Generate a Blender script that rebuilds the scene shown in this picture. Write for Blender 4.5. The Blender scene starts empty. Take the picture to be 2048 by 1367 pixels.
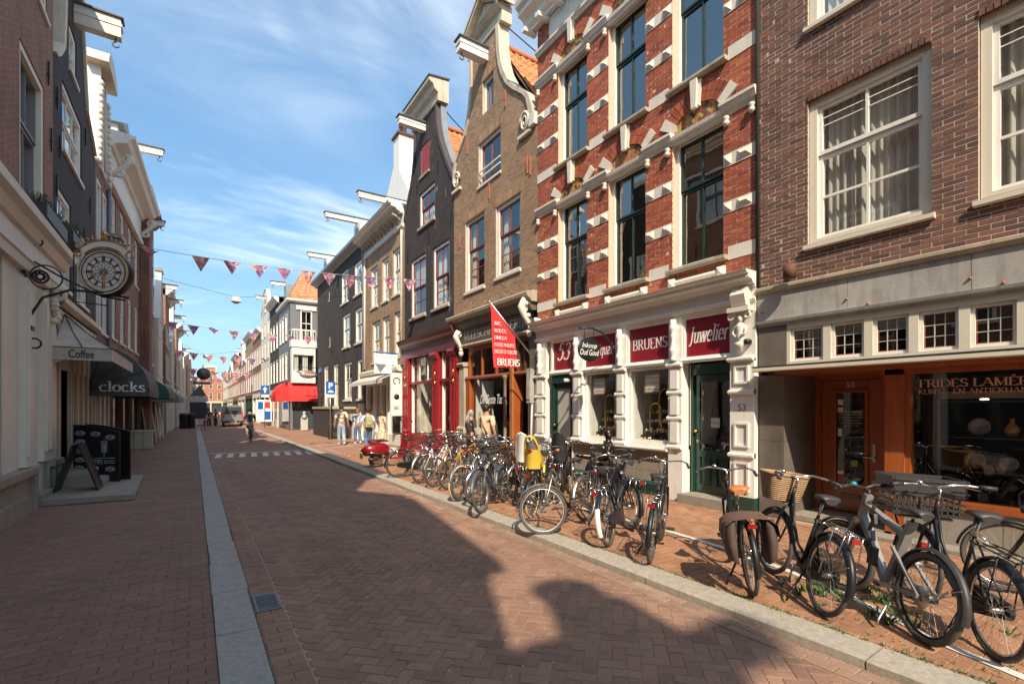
import bpy, bmesh, math, random
import numpy as np
from mathutils import Vector, Matrix
rnd = random.Random(7)
S = bpy.context.scene
C = S.collection
R = math.radians
PI = math.pi
# ------------------------------------------------------------------ camera, light, exposure
EYE = 1.88
YAW = math.atan(636 / 967.0)
cd = bpy.data.cameras.new('camera')
cam = bpy.data.objects.new('camera', cd)
C.objects.link(cam)
cam.location = (0, 0, EYE)
cam.rotation_euler = (PI / 2, 0, -YAW)
cd.sensor_width = 36
cd.lens = 967 / 2048 * 36
cd.shift_y = 130.5 / 2048
cd.clip_start = .05
cd.clip_end = 2000
S.camera = cam
SUN = Vector((.46, 1.02, -1.0))          # the way sunlight travels
sl = bpy.data.lights.new('sun', 'SUN')
sl.energy = 3.05
sl.angle = R(.53)
sl.color = (1, .86, .68)
sun = bpy.data.objects.new('sun', sl)
C.objects.link(sun)
sun.rotation_euler = SUN.to_track_quat('-Z', 'Y').to_euler()
W = bpy.data.worlds.new('World')
S.world = W
W.use_nodes = True
S.view_settings.view_transform = 'Standard'
S.view_settings.look = 'None'
S.view_settings.exposure = 1.2
S.view_settings.gamma = 1
S.view_settings.use_curve_mapping = False
class NT:
 """small helper round a node tree"""
 def __init__(s, tree):
  s.t = tree
  tree.nodes.clear()
 def n(s, typ, props=None, **ins):
  d = s.t.nodes.new(typ)
  for k, v in (props or {}).items():
   setattr(d, k, v)
  for k, v in ins.items():
   key = int(k[1:]) if k[0] == '_' and k[1:].isdigit() else k.replace('_', ' ')
   if isinstance(v, bpy.types.NodeSocket):
    s.t.links.new(v, d.inputs[key])
   else:
    d.inputs[key].default_value = v
  return d
 def math(s, op, a, b=0.0, c=None):
  d = s.n('ShaderNodeMath', {'operation': op}, _0=a, _1=b)
  if c is not None:
   d.inputs[2].default_value = c
  return d.outputs[0]
 def vmath(s, op, a, b=(0, 0, 0)):
  return s.n('ShaderNodeVectorMath', {'operation': op}, _0=a, _1=b).outputs[0]
 def mix(s, f, a, b, mode='MIX'):
  d = s.t.nodes.new('ShaderNodeMix')
  d.data_type = 'RGBA'
  d.blend_type = mode
  for i, v in ((0, f), (6, a), (7, b)):
   if isinstance(v, bpy.types.NodeSocket):
    s.t.links.new(v, d.inputs[i])
   else:
    d.inputs[i].default_value = v if i == 0 else (tuple(v) + (1,))[:4]
  return d.outputs[2]
 def ramp(s, f, a, b, ca=0.0, cb=1.0):
  d = s.n('ShaderNodeMapRange', {'clamp': True}, _0=f, _1=a, _2=b, _3=ca, _4=cb)
  return d.outputs[0]
 def noise(s, vec, scale, detail=4, rough=.55, dist=0.0):
  return s.n('ShaderNodeTexNoise', None, Vector=vec, Scale=scale, Detail=detail, Roughness=rough, Distortion=dist).outputs[0]
# sky: clear blue with cirrus
w = NT(W.node_tree)
tc = w.n('ShaderNodeTexCoord')
sky = w.n('ShaderNodeTexSky', {'sky_type': 'NISHITA', 'sun_disc': False, 'sun_elevation': math.atan2(1, math.hypot(.46, 1.02)),
          'sun_rotation': math.atan2(-.46, -1.02), 'altitude': 0, 'air_density': 1.0, 'dust_density': .6, 'ozone_density': 2.0})
sp = w.n('ShaderNodeSeparateXYZ', None, Vector=tc.outputs['Generated'])
zz = w.math('MAXIMUM', w.math('ADD', sp.outputs[2], .12), .05)
cx, cy = w.math('DIVIDE', sp.outputs[0], zz), w.math('DIVIDE', sp.outputs[1], zz)
pv = w.n('ShaderNodeCombineXYZ', None, X=w.math('MULTIPLY_ADD', cx, .55, 3.1), Y=w.math('MULTIPLY', cy, .42), Z=2.3).outputs[0]
big = w.ramp(w.noise(pv, .62, 3, .5), .47, .69)
pf = w.n('ShaderNodeCombineXYZ', None, X=w.math('ADD', w.math('MULTIPLY', cx, .8), w.math('MULTIPLY', cy, .45)),
   Y=w.math('SUBTRACT', w.math('MULTIPLY', cy, 2.2), w.math('MULTIPLY', cx, .3)), Z=.4).outputs[0]
fib = w.ramp(w.noise(pf, 1.1, 8, .62, .9), .38, .72)
pl_ = w.n('ShaderNodeCombineXYZ', None, X=w.math('MULTIPLY', cx, .5), Y=w.math('MULTIPLY_ADD', cy, .95, 1.7), Z=5.1).outputs[0]
low = w.math('MULTIPLY', w.ramp(w.noise(pl_, .8, 5, .6, .6), .43, .58), w.ramp(sp.outputs[2], .10, .26))
cov = w.math('MULTIPLY', w.math('MAXIMUM', big, low), w.math('MULTIPLY_ADD', fib, .65, .10))
tint = w.mix(1.0, sky.outputs[0], (.68, .80, .77), 'MULTIPLY')
tint = w.mix(1.0, tint, w.n('ShaderNodeCombineColor', None, Red=w.ramp(sp.outputs[2], 0, .55, .32, 1.0), Green=w.ramp(sp.outputs[2], 0, .55, .37, 1.0), Blue=w.ramp(sp.outputs[2], 0, .55, .42, 1.0)).outputs[0], 'MULTIPLY')
skyc = w.mix(cov, tint, (5.2, 5.3, 5.3))
hz = w.ramp(sp.outputs[2], 0.0, .45, .10, 0.0)
skyc = w.mix(hz, skyc, (3.4, 4.2, 4.8))
bg = w.n('ShaderNodeBackground', None, Color=skyc, Strength=.15)
w.n('ShaderNodeOutputWorld', None, Surface=bg.outputs[0])
# ------------------------------------------------------------------ materials
MATS = {}
def newmat(name):
 m = bpy.data.materials.new(name)
 m.use_nodes = True
 MATS[name] = m
 t = NT(m.node_tree)
 return m, t
def finish(t, col, rough=.6, metal=0.0, bump=None, bstr=.3, bdist=.01, coat=0.0, spec=.5, emit=None, estr=0.0, sheen=0.0):
 b = t.n('ShaderNodeBsdfPrincipled')
 for k, v in (('Base Color', col), ('Roughness', rough), ('Metallic', metal), ('Coat Weight', coat), ('Specular IOR Level', spec), ('Sheen Weight', sheen)):
  if isinstance(v, bpy.types.NodeSocket):
   t.t.links.new(v, b.inputs[k])
  else:
   b.inputs[k].default_value = (tuple(v) + (1,))[:4] if k == 'Base Color' else v
 if coat:
  b.inputs['Coat Roughness'].default_value = .08
 if bump is not None:
  bn = t.n('ShaderNodeBump', None, Strength=bstr, Distance=bdist, Height=bump)
  t.t.links.new(bn.outputs[0], b.inputs['Normal'])
 if emit is not None:
  b.inputs['Emission Color'].default_value = tuple(emit) + (1,)
  b.inputs['Emission Strength'].default_value = estr
 t.n('ShaderNodeOutputMaterial', None, Surface=b.outputs[0])
def P(name, col, rough=.6, metal=0.0, var=.12, scale=3.0, bump=.0, grime=.0, **kw):
 """paint, stone, metal: one colour with cloudy and fine variation, streaks of grime if asked"""
 if name in MATS:
  return MATS[name]
 m, t = newmat(name)
 g = t.n('ShaderNodeNewGeometry').outputs['Position']
 n1 = t.noise(g, scale, 5)
 n2 = t.noise(g, scale * 14, 3)
 v = t.math('ADD', t.math('MULTIPLY', n1, .65), t.math('MULTIPLY', n2, .35))
 c = t.mix(t.ramp(v, .3, .7), [x * (1 - var) for x in col], [min(1, x * (1 + var)) for x in col])
 if grime:
  gs = t.vmath('MULTIPLY', g, (6, 6, .7))
  gn = t.ramp(t.noise(gs, 1.6, 6, .65), .50, .74)
  c = t.mix(t.math('MULTIPLY', gn, grime), c, [x * .32 + .015 for x in col])
 finish(t, c, rough, metal, v if bump else None, bump, .01, **kw)
 return m
def brickmat(name, c1, c2, mortar, bw=.215, bh=.062, j=.010, rough=.85, bump=.5, var=.35, dirt=.25, paint=None):
 """facade brick laid out in metres on any upright wall; far facades use it alone"""
 m, t = newmat(name)
 ge = t.n('ShaderNodeNewGeometry')
 sp_ = t.n('ShaderNodeSeparateXYZ', None, Vector=ge.outputs['Position'])
 sn = t.n('ShaderNodeSeparateXYZ', None, Vector=ge.outputs['True Normal'])
 u = t.math('ADD', t.math('MULTIPLY', sp_.outputs[0], t.math('ABSOLUTE', sn.outputs[1])), t.math('MULTIPLY', sp_.outputs[1], t.math('ABSOLUTE', sn.outputs[0])))
 uv = t.n('ShaderNodeCombineXYZ', None, X=u, Y=sp_.outputs[2]).outputs[0]
 br = t.n('ShaderNodeTexBrick', {'offset': .5}, Vector=uv, Color1=tuple(c1) + (1,), Color2=tuple(c2) + (1,), Mortar=tuple(mortar) + (1,), Scale=1.0,
    Mortar_Size=j * .5, Mortar_Smooth=.2, Bias=0.0, Brick_Width=bw, Row_Height=bh)
 n1 = t.noise(ge.outputs['Position'], .9, 6, .6)
 n2 = t.noise(ge.outputs['Position'], 30, 3)
 n3 = t.noise(ge.outputs['Position'], 7.0, 4)
 k = t.math('ADD', t.ramp(n1, .25, .75, 1 - dirt, 1 + dirt * .5), t.math('MULTIPLY', t.math('SUBTRACT', n2, .5), var))
 k = t.math('ADD', k, t.math('MULTIPLY', t.math('SUBTRACT', n3, .5), var))
 k = t.math('MULTIPLY', k, t.ramp(t.noise(t.vmath('MULTIPLY', ge.outputs['Position'], (5, 5, .5)), 1.0, 5, .6), .35, .75, 1.12, .72))
 c = t.mix(1.0, br.outputs[0], t.n('ShaderNodeCombineColor', None, Red=k, Green=k, Blue=k).outputs[0], 'MULTIPLY')
 if paint:
  f = t.ramp(t.noise(t.vmath('MULTIPLY', ge.outputs['Position'], (1, 1, .45)), 2.2, 8, .72), .60, .68)
  c = t.mix(t.math('MULTIPLY', f, .75), c, paint)
 h = t.math('ADD', t.math('MULTIPLY', t.math('SUBTRACT', 1.0, br.outputs[1]), .7), t.math('MULTIPLY', n2, .3))
 finish(t, c, rough, 0, h, bump, .012)
 return m
def pieces(name, cols, rough=.85, var=.16, scale=40, bump=.4, wear=None, mean=1.0, tracks=0.0):
 """bricks, pavers, tiles: every piece its own tone, from the object and from the island"""
 m, t = newmat(name)
 ge = t.n('ShaderNodeNewGeometry')
 oi = t.n('ShaderNodeObjectInfo')
 f = t.math('FRACT', t.math('ADD', ge.outputs['Random Per Island'], oi.outputs['Random']))
 cr = t.n('ShaderNodeValToRGB', None, Fac=f)
 el = cr.color_ramp.elements
 while len(el) < len(cols):
  el.new(.5)
 for i, c_ in enumerate(cols):
  el[i].position = i / (len(cols) - 1)
  el[i].color = tuple(x * mean for x in c_) + (1,)
 n2 = t.noise(ge.outputs['Position'], scale, 4, .6)
 n1 = t.noise(ge.outputs['Position'], 1.1, 5, .6)
 n0 = t.noise(ge.outputs['Position'], .33, 6, .65)
 k = t.math('ADD', t.ramp(n2, .25, .75, 1 - var, 1 + var), t.math('MULTIPLY', t.math('SUBTRACT', n1, .5), .55))
 k = t.math('ADD', k, t.math('MULTIPLY', t.math('SUBTRACT', n0, .5), .5))
 if tracks:
  k = t.math('ADD', k, t.math('MULTIPLY', t.math('SUBTRACT', t.noise(t.vmath('MULTIPLY', ge.outputs['Position'], (1.7, .05, 1)), 1.0, 4, .6), .5), tracks))
  k = t.math('MULTIPLY', k, t.ramp(t.noise(ge.outputs['Position'], 2.3, 7, .72, .8), .56, .72, 1.0, .70))
 c = t.mix(1.0, cr.outputs[0], t.n('ShaderNodeCombineColor', None, Red=k, Green=k, Blue=k).outputs[0], 'MULTIPLY')
 if wear:
  fw = t.ramp(t.noise(ge.outputs['Position'], 5, 7, .7), .60, .74)
  c = t.mix(t.math('MULTIPLY', fw, .5), c, wear)
 finish(t, c, rough, 0, n2, bump, .004)
 return m
def glassmat(name, tint=(.93, .96, .95), refl=.10, wav=.0, gc=(1, .97, .90)):
 m, t = newmat(name)
 ge = t.n('ShaderNodeNewGeometry')
 c_ = t.math('ABSOLUTE', t.n('ShaderNodeVectorMath', {'operation': 'DOT_PRODUCT'}, _0=ge.outputs['Incoming'], _1=ge.outputs['Normal']).outputs['Value'])
 f = t.math('MINIMUM', t.math('MULTIPLY_ADD', t.math('POWER', t.math('SUBTRACT', 1.0, c_), 5.0), .9, refl), 1.0)
 gl = t.n('ShaderNodeBsdfGlossy', None, Color=gc + (1,), Roughness=.0)
 if wav:
  g = t.n('ShaderNodeNewGeometry').outputs['Position']
  bn = t.n('ShaderNodeBump', None, Strength=wav, Distance=.02, Height=t.noise(g, 1.8, 2))
  t.t.links.new(bn.outputs[0], gl.inputs['Normal'])
 tr = t.n('ShaderNodeBsdfTransparent', None, Color=tuple(tint) + (1,))
 mx = t.n('ShaderNodeMixShader', None, _0=f, _1=tr.outputs[0], _2=gl.outputs[0])
 t.n('ShaderNodeOutputMaterial', None, Surface=mx.outputs[0])
 return m
def bunting_mat(name):
 m, t = newmat(name)
 g = t.n('ShaderNodeTexCoord').outputs['Object']
 vo = t.n('ShaderNodeTexVoronoi', {'feature': 'F1', 'distance': 'MANHATTAN'}, Vector=g, Scale=9.0, Randomness=.75)
 oi = t.n('ShaderNodeObjectInfo')
 f = t.math('FRACT', t.math('ADD', t.n('ShaderNodeSeparateColor', None, Color=vo.outputs['Color']).outputs[0], t.math('MULTIPLY', oi.outputs['Random'], .35)))
 cr = t.n('ShaderNodeValToRGB', {}, Fac=f)
 cr.color_ramp.interpolation = 'CONSTANT'
 el = cr.color_ramp.elements
 cols = [(.26, .13, .34), (.70, .16, .22), (.82, .46, .22), (.55, .18, .34), (.84, .68, .44), (.20, .26, .46), (.78, .36, .42), (.66, .22, .30)]
 while len(el) < len(cols):
  el.new(.5)
 for i, c_ in enumerate(cols):
  el[i].position = i / len(cols)
  el[i].color = c_ + (1,)
 b = t.n('ShaderNodeBsdfDiffuse', None, Color=cr.outputs[0])
 tr = t.n('ShaderNodeBsdfTranslucent', None, Color=cr.outputs[0])
 mx = t.n('ShaderNodeMixShader', None, _0=.42, _1=b.outputs[0], _2=tr.outputs[0])
 t.n('ShaderNodeOutputMaterial', None, Surface=mx.outputs[0])
 return m
def wood(name, c1, c2, axis=2, rough=.35, coat=.3):
 m, t = newmat(name)
 g = t.n('ShaderNodeNewGeometry').outputs['Position']
 sc = [22, 22, 22]
 sc[axis] = 1.6
 n = t.noise(t.vmath('MULTIPLY', g, tuple(sc)), 1.0, 5, .6, .6)
 c = t.mix(t.ramp(n, .3, .7), c1, c2)
 finish(t, c, rough, 0, n, .12, .004, coat=coat)
 return m
def curtain_mat(name, col):
 m, t = newmat(name)
 g = t.n('ShaderNodeNewGeometry').outputs['Position']
 n = t.noise(t.vmath('MULTIPLY', g, (14, 14, .4)), 1.0, 4, .6)
 c = t.mix(t.ramp(n, .25, .75), [x * .75 for x in col], col)
 finish(t, c, .9, spec=.1)
 return m
# masonry and paint
M_mortar = P('mortar', (.46, .39, .31), .95, var=.2, scale=9, bump=.2)
M_mortar_red = P('red_mortar', (.60, .44, .32), .95, var=.15, scale=9, bump=.2)
M_b55 = pieces('purple_brown_brick', [(.125, .060, .042), (.185, .082, .056), (.10, .052, .042), (.215, .100, .064), (.16, .075, .055), (.085, .048, .042)], var=.3)
M_b53 = pieces('orange_red_brick', [(.31, .070, .033), (.38, .095, .042), (.27, .062, .031), (.43, .115, .05), (.33, .075, .036), (.22, .058, .034)], var=.22)
M_btan = pieces('tan_brick', [(.27, .165, .092), (.34, .215, .125), (.23, .14, .085), (.38, .24, .14), (.30, .185, .105)], var=.25)
M_black = brickmat('painted_black_brick', (.042, .031, .028), (.056, .041, .036), (.030, .023, .021), var=.5, paint=(.30, .25, .19))
M_black2 = brickmat('charcoal_painted_brick', (.050, .043, .040), (.066, .056, .052), (.038, .033, .031), var=.5)
M_tan = brickmat('ochre_brick', (.30, .185, .10), (.38, .25, .145), (.40, .33, .25))
M_red_l = brickmat('brown_red_brick', (.19, .075, .046), (.26, .105, .062), (.46, .36, .27), bw=.21, bh=.058)
M_red_l2 = brickmat('dark_red_brick', (.17, .066, .045), (.23, .09, .06), (.38, .28, .21), bw=.21, bh=.058)
M_dk_l = brickmat('dark_brown_painted_brick', (.040, .029, .026), (.052, .038, .033), (.030, .023, .021), var=.5)
M_orange_far = brickmat('far_orange_brick', (.40, .15, .08), (.48, .20, .11), (.45, .32, .24))
M_cream_wall = P('cream_render', (.62, .55, .43), .8, grime=.3)
M_white = P('white_paint', (.76, .73, .66), .5, var=.06, grime=.22, bump=.05)
M_white_s = P('white_stone', (.66, .61, .52), .7, var=.08, grime=.18, bump=.15)
M_cream = P('cream_paint', (.66, .60, .48), .42, var=.05, grime=.10)
M_creamL = P('off_white_paint', (.66, .61, .52), .45, var=.06, grime=.12)
M_grey_paint = P('grey_paint', (.17, .17, .175), .5, var=.08)
M_aged = P('aged_cream_stone', (.52, .46, .36), .75, var=.15, grime=.65, bump=.2)
M_glass53 = None
M_stone = P('weathered_sandstone', (.40, .34, .25), .85, var=.22, grime=.5, bump=.3)
M_conc = P('grey_concrete', (.36, .34, .31), .85, var=.22, grime=.55, bump=.25)
M_dkstone = P('dark_bluestone', (.135, .115, .092), .62, var=.25, grime=.4, bump=.2)
M_plinth = P('grey_plinth_stone', (.27, .235, .19), .8, var=.2, grime=.4, bump=.25)
M_kerb = P('granite_kerb', (.36, .32, .26), .85, var=.24, scale=30, grime=.4, bump=.5)
M_band = P('pale_concrete_band', (.33, .31, .28), .85, var=.24, scale=34, grime=.4, bump=.4)
M_green = P('dark_green_paint', (.012, .045, .034), .28, var=.15, coat=.4)
M_sash_g = P('green_black_sash', (.020, .040, .032), .3, var=.1)
M_sash_br = P('russet_sash', (.22, .055, .026), .4, var=.15)
M_sash_rd = P('wine_red_sash', (.19, .026, .028), .4, var=.1)
M_redshop = P('carmine_paint', (.25, .018, .022), .3, var=.12, coat=.3)
M_redpanel = P('claret_sign_panel', (.23, .010, .022), .35, var=.1)
M_flag = P('red_flag_cloth', (.62, .030, .034), .8, var=.08)
M_awnred = P('red_awning_cloth', (.80, .035, .030), .8, var=.06)
M_black_m = P('black_metal', (.018, .018, .019), .4, .3, var=.2)
M_blackp = P('black_plastic', (.032, .030, .029), .5, var=.15)
M_rubber = P('tyre_rubber', (.075, .068, .060), .8, var=.25)
M_tan_tyre = P('cream_tyre', (.52, .40, .24), .75, var=.12)
M_chrome = P('polished_steel', (.62, .60, .57), .22, 1.0, var=.08)
M_alu = P('dull_aluminium', (.48, .46, .43), .42, 1.0, var=.12)
M_steel_dk = P('dark_steel', (.10, .10, .10), .4, .8, var=.2)
M_gold = P('gilt', (.70, .42, .12), .35, 1.0, var=.2)
M_brass = P('brass', (.60, .38, .14), .3, 1.0, var=.15)
M_bronze = P('dark_bronze', (.060, .042, .030), .35, .9, var=.4, scale=14)
M_rust = P('rusted_iron', (.14, .055, .035), .75, .2, var=.3, scale=12)
M_anchor = P('orange_wall_anchor', (.42, .13, .06), .7, var=.2)
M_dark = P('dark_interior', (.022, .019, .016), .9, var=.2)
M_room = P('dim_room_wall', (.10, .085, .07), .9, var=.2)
M_floor_in = P('shop_floor', (.08, .06, .045), .6)
M_wood = wood('varnished_orange_wood', (.26, .064, .017), (.38, .105, .028))
M_wood2 = wood('golden_brown_wood', (.30, .11, .035), (.42, .17, .055))
M_wood_dk = wood('old_dark_wood', (.075, .042, .026), (.12, .07, .043))
M_tile_o = pieces('orange_roof_tile', [(.50, .17, .055), (.60, .24, .09), (.44, .14, .05), (.56, .21, .08)], .8, wear=(.22, .13, .08))
M_tile_g = pieces('grey_roof_tile', [(.13, .11, .095), (.18, .155, .13), (.10, .085, .075), (.20, .16, .13)], .85)
M_zinc = P('zinc_sheet', (.27, .285, .295), .5, .4, var=.15, grime=.2)
M_lead = P('lead_flashing', (.085, .085, .088), .6, .2, var=.3, grime=.3)
M_glass = glassmat('window_glass', refl=.20, wav=.03)
M_glass53 = glassmat('reflecting_glass', refl=.34, wav=.05, gc=(1, .93, .82))
M_glass_s = glassmat('shop_glass', refl=.12, wav=.02)
M_glass_far = P('far_window_glass', (.055, .065, .075), .06, 0, var=.3, scale=.8)
M_frost = P('frosted_glass', (.42, .41, .36), .35, var=.1)
M_curt = curtain_mat('sheer_curtain', (.66, .62, .55))
M_curtw = curtain_mat('white_curtain', (.68, .66, .62))
M_blind = P('pale_blind', (.60, .56, .48), .9, var=.05)
M_paper = P('white_paper', (.78, .76, .72), .9, var=.03)
M_text_w = P('white_lettering', (.80, .78, .74), .6, var=.02)
M_text_g = P('pale_gold_lettering', (.72, .60, .44), .5, var=.05)
M_text_k = P('black_lettering', (.018, .016, .016), .6, var=.02)
M_blue_s = P('blue_sign_paint', (.012, .11, .42), .35, var=.04)
M_leaf = pieces('small_leaf', [(.05, .10, .02), (.08, .15, .03), (.04, .08, .02), (.10, .17, .05)], .6)
M_flower = pieces('flower', [(.55, .2, .25), (.7, .6, .5), (.5, .1, .3), (.65, .5, .1)], .7)
M_bunt = bunting_mat('bunting_print')
M_lampw = P('lamp_housing', (.46, .44, .40), .5, var=.1)
# ------------------------------------------------------------------ scene tree
LOC = {}
def thing(name, label, cat, loc=(0, 0, 0), rot=None, group=None):
 """Empty at the base of a thing; its parts are children. With rot the parts are modelled in local space."""
 o = bpy.data.objects.new(name, None)
 C.objects.link(o)
 o.empty_display_size = .1
 o.location = loc
 if rot is not None:
  o.rotation_euler = rot
  LOC[o.name] = Vector((0, 0, 0))
 else:
  LOC[o.name] = Vector(loc)
 o['label'] = label
 o['category'] = cat
 if group:
  o['group'] = group
 return o
def tag(o, label=None, cat=None, group=None, kind=None):
 for k, v in (('label', label), ('category', cat), ('group', group), ('kind', kind)):
  if v:
   o[k] = v
 return o
class Fr:
 """a facade: u runs along it, d out of it, z up"""
 def __init__(s, o, u, n):
  s.o, s.u, s.n = Vector((o[0], o[1], 0)), Vector((u[0], u[1], 0)).normalized(), Vector((n[0], n[1], 0)).normalized()
  s.flip = s.u.cross(Vector((0, 0, 1))).dot(s.n) < 0
 def p(s, u, d, z):
  return s.o + s.u * u + s.n * d + Vector((0, 0, z))
RX = 7.9
FR_R = Fr((RX, 0), (0, 1), (-1, 0))
FR_L = Fr((-2.6, 0), (0, 1), (1, 0))
class MB:
 def __init__(s):
  s.v, s.f, s.sm, s.mi = [], [], [], []
  s.cur = 0
 def add(s, vs, fs, smooth=False):
  b = len(s.v)
  s.v.extend(Vector(q) for q in vs)
  for f in fs:
   s.f.append(tuple(b + i for i in f))
   s.sm.append(smooth)
   s.mi.append(s.cur)
  return s
 def hexa(s, c):
  return s.add(c, [(0, 3, 2, 1), (4, 5, 6, 7), (0, 1, 5, 4), (1, 2, 6, 5), (2, 3, 7, 6), (3, 0, 4, 7)])
 def box(s, x0, x1, y0, y1, z0, z1):
  return s.hexa([(x0, y0, z0), (x1, y0, z0), (x1, y1, z0), (x0, y1, z0), (x0, y0, z1), (x1, y0, z1), (x1, y1, z1), (x0, y1, z1)])
 def fbox(s, fr, u0, u1, d0, d1, z0, z1):
  p = fr.p
  c = [p(u0, d0, z0), p(u1, d0, z0), p(u1, d1, z0), p(u0, d1, z0), p(u0, d0, z1), p(u1, d0, z1), p(u1, d1, z1), p(u0, d1, z1)]
  if (c[1] - c[0]).cross(c[3] - c[0]).z < 0:
   c = [c[3], c[2], c[1], c[0], c[7], c[6], c[5], c[4]]
  return s.hexa(c)
 def bar(s, a, b, w, h, up=(0, 0, 1)):
  """square bar between two points"""
  a, b = Vector(a), Vector(b)
  t = (b - a).normalized()
  x = t.cross(Vector(up))
  if x.length < 1e-4:
   x = t.cross(Vector((1, 0, 0)))
  x.normalize()
  y = x.cross(t)
  x, y = x * w / 2, y * h / 2
  return s.hexa([a - x - y, a + x - y, a + x + y, a - x + y, b - x - y, b + x - y, b + x + y, b - x + y])
 def prism(s, fr, pts, d0, d1):
  """outline in (u, z), from depth d0 to d1"""
  n = len(pts)
  vs = [fr.p(u, d0, z) for u, z in pts] + [fr.p(u, d1, z) for u, z in pts]
  fs = [tuple(range(n)), tuple(range(2 * n - 1, n - 1, -1))] + [(i, i + n, (i + 1) % n + n, (i + 1) % n) for i in range(n)]
  return s.add(vs, fs)
 def mould(s, fr, prof, u0, u1):
  """profile in (d, z), run along the facade from u0 to u1"""
  n = len(prof)
  vs = [fr.p(u0, d, z) for d, z in prof] + [fr.p(u1, d, z) for d, z in prof]
  fs = [tuple(range(n)), tuple(range(2 * n - 1, n - 1, -1))] + [(i, i + n, (i + 1) % n + n, (i + 1) % n) for i in range(n)]
  return s.add(vs, fs)
 def poly(s, pts):
  return s.add(pts, [tuple(range(len(pts)))])
 def tube(s, pts, r, n=6, cap=True, closed=False):
  pts = [Vector(q) for q in pts]
  m = len(pts)
  rs = r if isinstance(r, (list, tuple)) else [r] * m
  vs = []
  ref = None
  for i, q in enumerate(pts):
   a = pts[(i - 1) % m] if (closed or i > 0) else q
   b = pts[(i + 1) % m] if (closed or i < m - 1) else q
   t = (b - a)
   t = t.normalized() if t.length > 1e-9 else Vector((0, 0, 1))
   if ref is None:
    ref = t.cross(Vector((0, 0, 1)))
    if ref.length < .05:
     ref = t.cross(Vector((1, 0, 0)))
   x = (ref - t * ref.dot(t))
   x = x.normalized() if x.length > 1e-6 else t.orthogonal().normalized()
   ref = x
   y = t.cross(x)
   for k in range(n):
    an = 2 * PI * k / n
    vs.append(q + (x * math.cos(an) + y * math.sin(an)) * rs[i])
  fs = []
  for i in range(m if closed else m - 1):
   j = (i + 1) % m
   for k in range(n):
    k2 = (k + 1) % n
    fs.append((i * n + k, i * n + k2, j * n + k2, j * n + k))
  s.add(vs, fs, True)
  if cap and not closed:
   b = len(s.v) - m * n
   for ring, rev in ((0, True), (m - 1, False)):
    f = [b + ring * n + k for k in range(n)]
    s.f.append(tuple(reversed(f)) if rev else tuple(f))
    s.sm.append(False)
    s.mi.append(s.cur)
  return s
 def lathe(s, c, prof, n=12, mat=None, a0=0.0, a1=2 * PI):
  """profile in (radius, height) turned about z through c, or about the frame in mat"""
  mat = mat or Matrix.Identity(3)
  full = abs(a1 - a0 - 2 * PI) < 1e-6
  k = n if full else n + 1
  vs = []
  for r_, h in prof:
   for i in range(k):
    an = a0 + (a1 - a0) * i / n
    vs.append(Vector(c) + mat @ Vector((r_ * math.cos(an), r_ * math.sin(an), h)))
  fs = []
  for j in range(len(prof) - 1):
   for i in range(n):
    i2 = (i + 1) % k
    fs.append((j * k + i, j * k + i2, (j + 1) * k + i2, (j + 1) * k + i))
  return s.add(vs, fs, True)
 def ball(s, c, r, n=10, m=6, mat=None):
  r = r if isinstance(r, (tuple, list)) else (r, r, r)
  mat = mat or Matrix.Identity(3)
  sc = mat @ Matrix.Diagonal(Vector(r))
  return s.lathe(c, [(math.sin(PI * j / m) + 1e-5, -math.cos(PI * j / m)) for j in range(m + 1)], n, sc)
 def ring(s, c, Rr, r, mat=None, n=24, k=6, a0=0.0, a1=2 * PI):
  mat = mat or Matrix.Identity(3)
  full = abs(a1 - a0 - 2 * PI) < 1e-6
  q = n if full else n + 1
  pts = [Vector(c) + mat @ Vector((Rr * math.cos(a0 + (a1 - a0) * i / n), Rr * math.sin(a0 + (a1 - a0) * i / n), 0)) for i in range(q)]
  return s.tube(pts, r, k, True, full)
 def xf(s, M):
  s.v = [M @ q for q in s.v]
  return s
 def join(s, o):
  b = len(s.v)
  s.v += o.v
  s.f += [tuple(b + i for i in f) for f in o.f]
  s.sm += o.sm
  s.mi += o.mi
  return s
 def mesh(s, name, mats, L=Vector((0, 0, 0))):
  me = bpy.data.meshes.new(name)
  me.from_pydata([q - L for q in s.v], [], s.f)
  for m_ in (mats if isinstance(mats, (list, tuple)) else [mats]):
   me.materials.append(m_)
  me.polygons.foreach_set('use_smooth', s.sm)
  if s.cur:
   me.polygons.foreach_set('material_index', s.mi)
  me.update()
  return me
 def build(s, name, mats, parent=None, kind=None, label=None, loc=None):
  """one mesh object; as a child it is expressed in the space of its thing"""
  L = LOC[parent.name] if parent else Vector(loc or (0, 0, 0))
  o = bpy.data.objects.new(name, s.mesh(name, mats, L))
  C.objects.link(o)
  if parent:
   o.parent = parent
  else:
   o.location = L
  LOC[o.name] = L
  if kind:
   o['kind'] = kind
  if label:
   o['label'] = label
  return o
def child(name, me, parent, loc=(0, 0, 0), rotz=0.0, scale=None, rot=None):
 o = bpy.data.objects.new(name, me)
 C.objects.link(o)
 o.parent = parent
 o.location = Vector(loc) - LOC[parent.name]
 if rot:
  o.rotation_euler = rot
 elif rotz:
  o.rotation_euler = (0, 0, rotz)
 if scale:
  o.scale = scale
 return o
def copy_tree(o, parent=None):
 c = o.copy()
 C.objects.link(c)
 c.parent = parent
 LOC[c.name] = LOC.get(o.name, Vector((0, 0, 0)))
 for ch in list(o.children):
  copy_tree(ch, c)
 return c
cam_r, cam_f = Vector((math.cos(YAW), -math.sin(YAW), 0)), Vector((math.sin(YAW), math.cos(YAW), 0))
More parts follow.
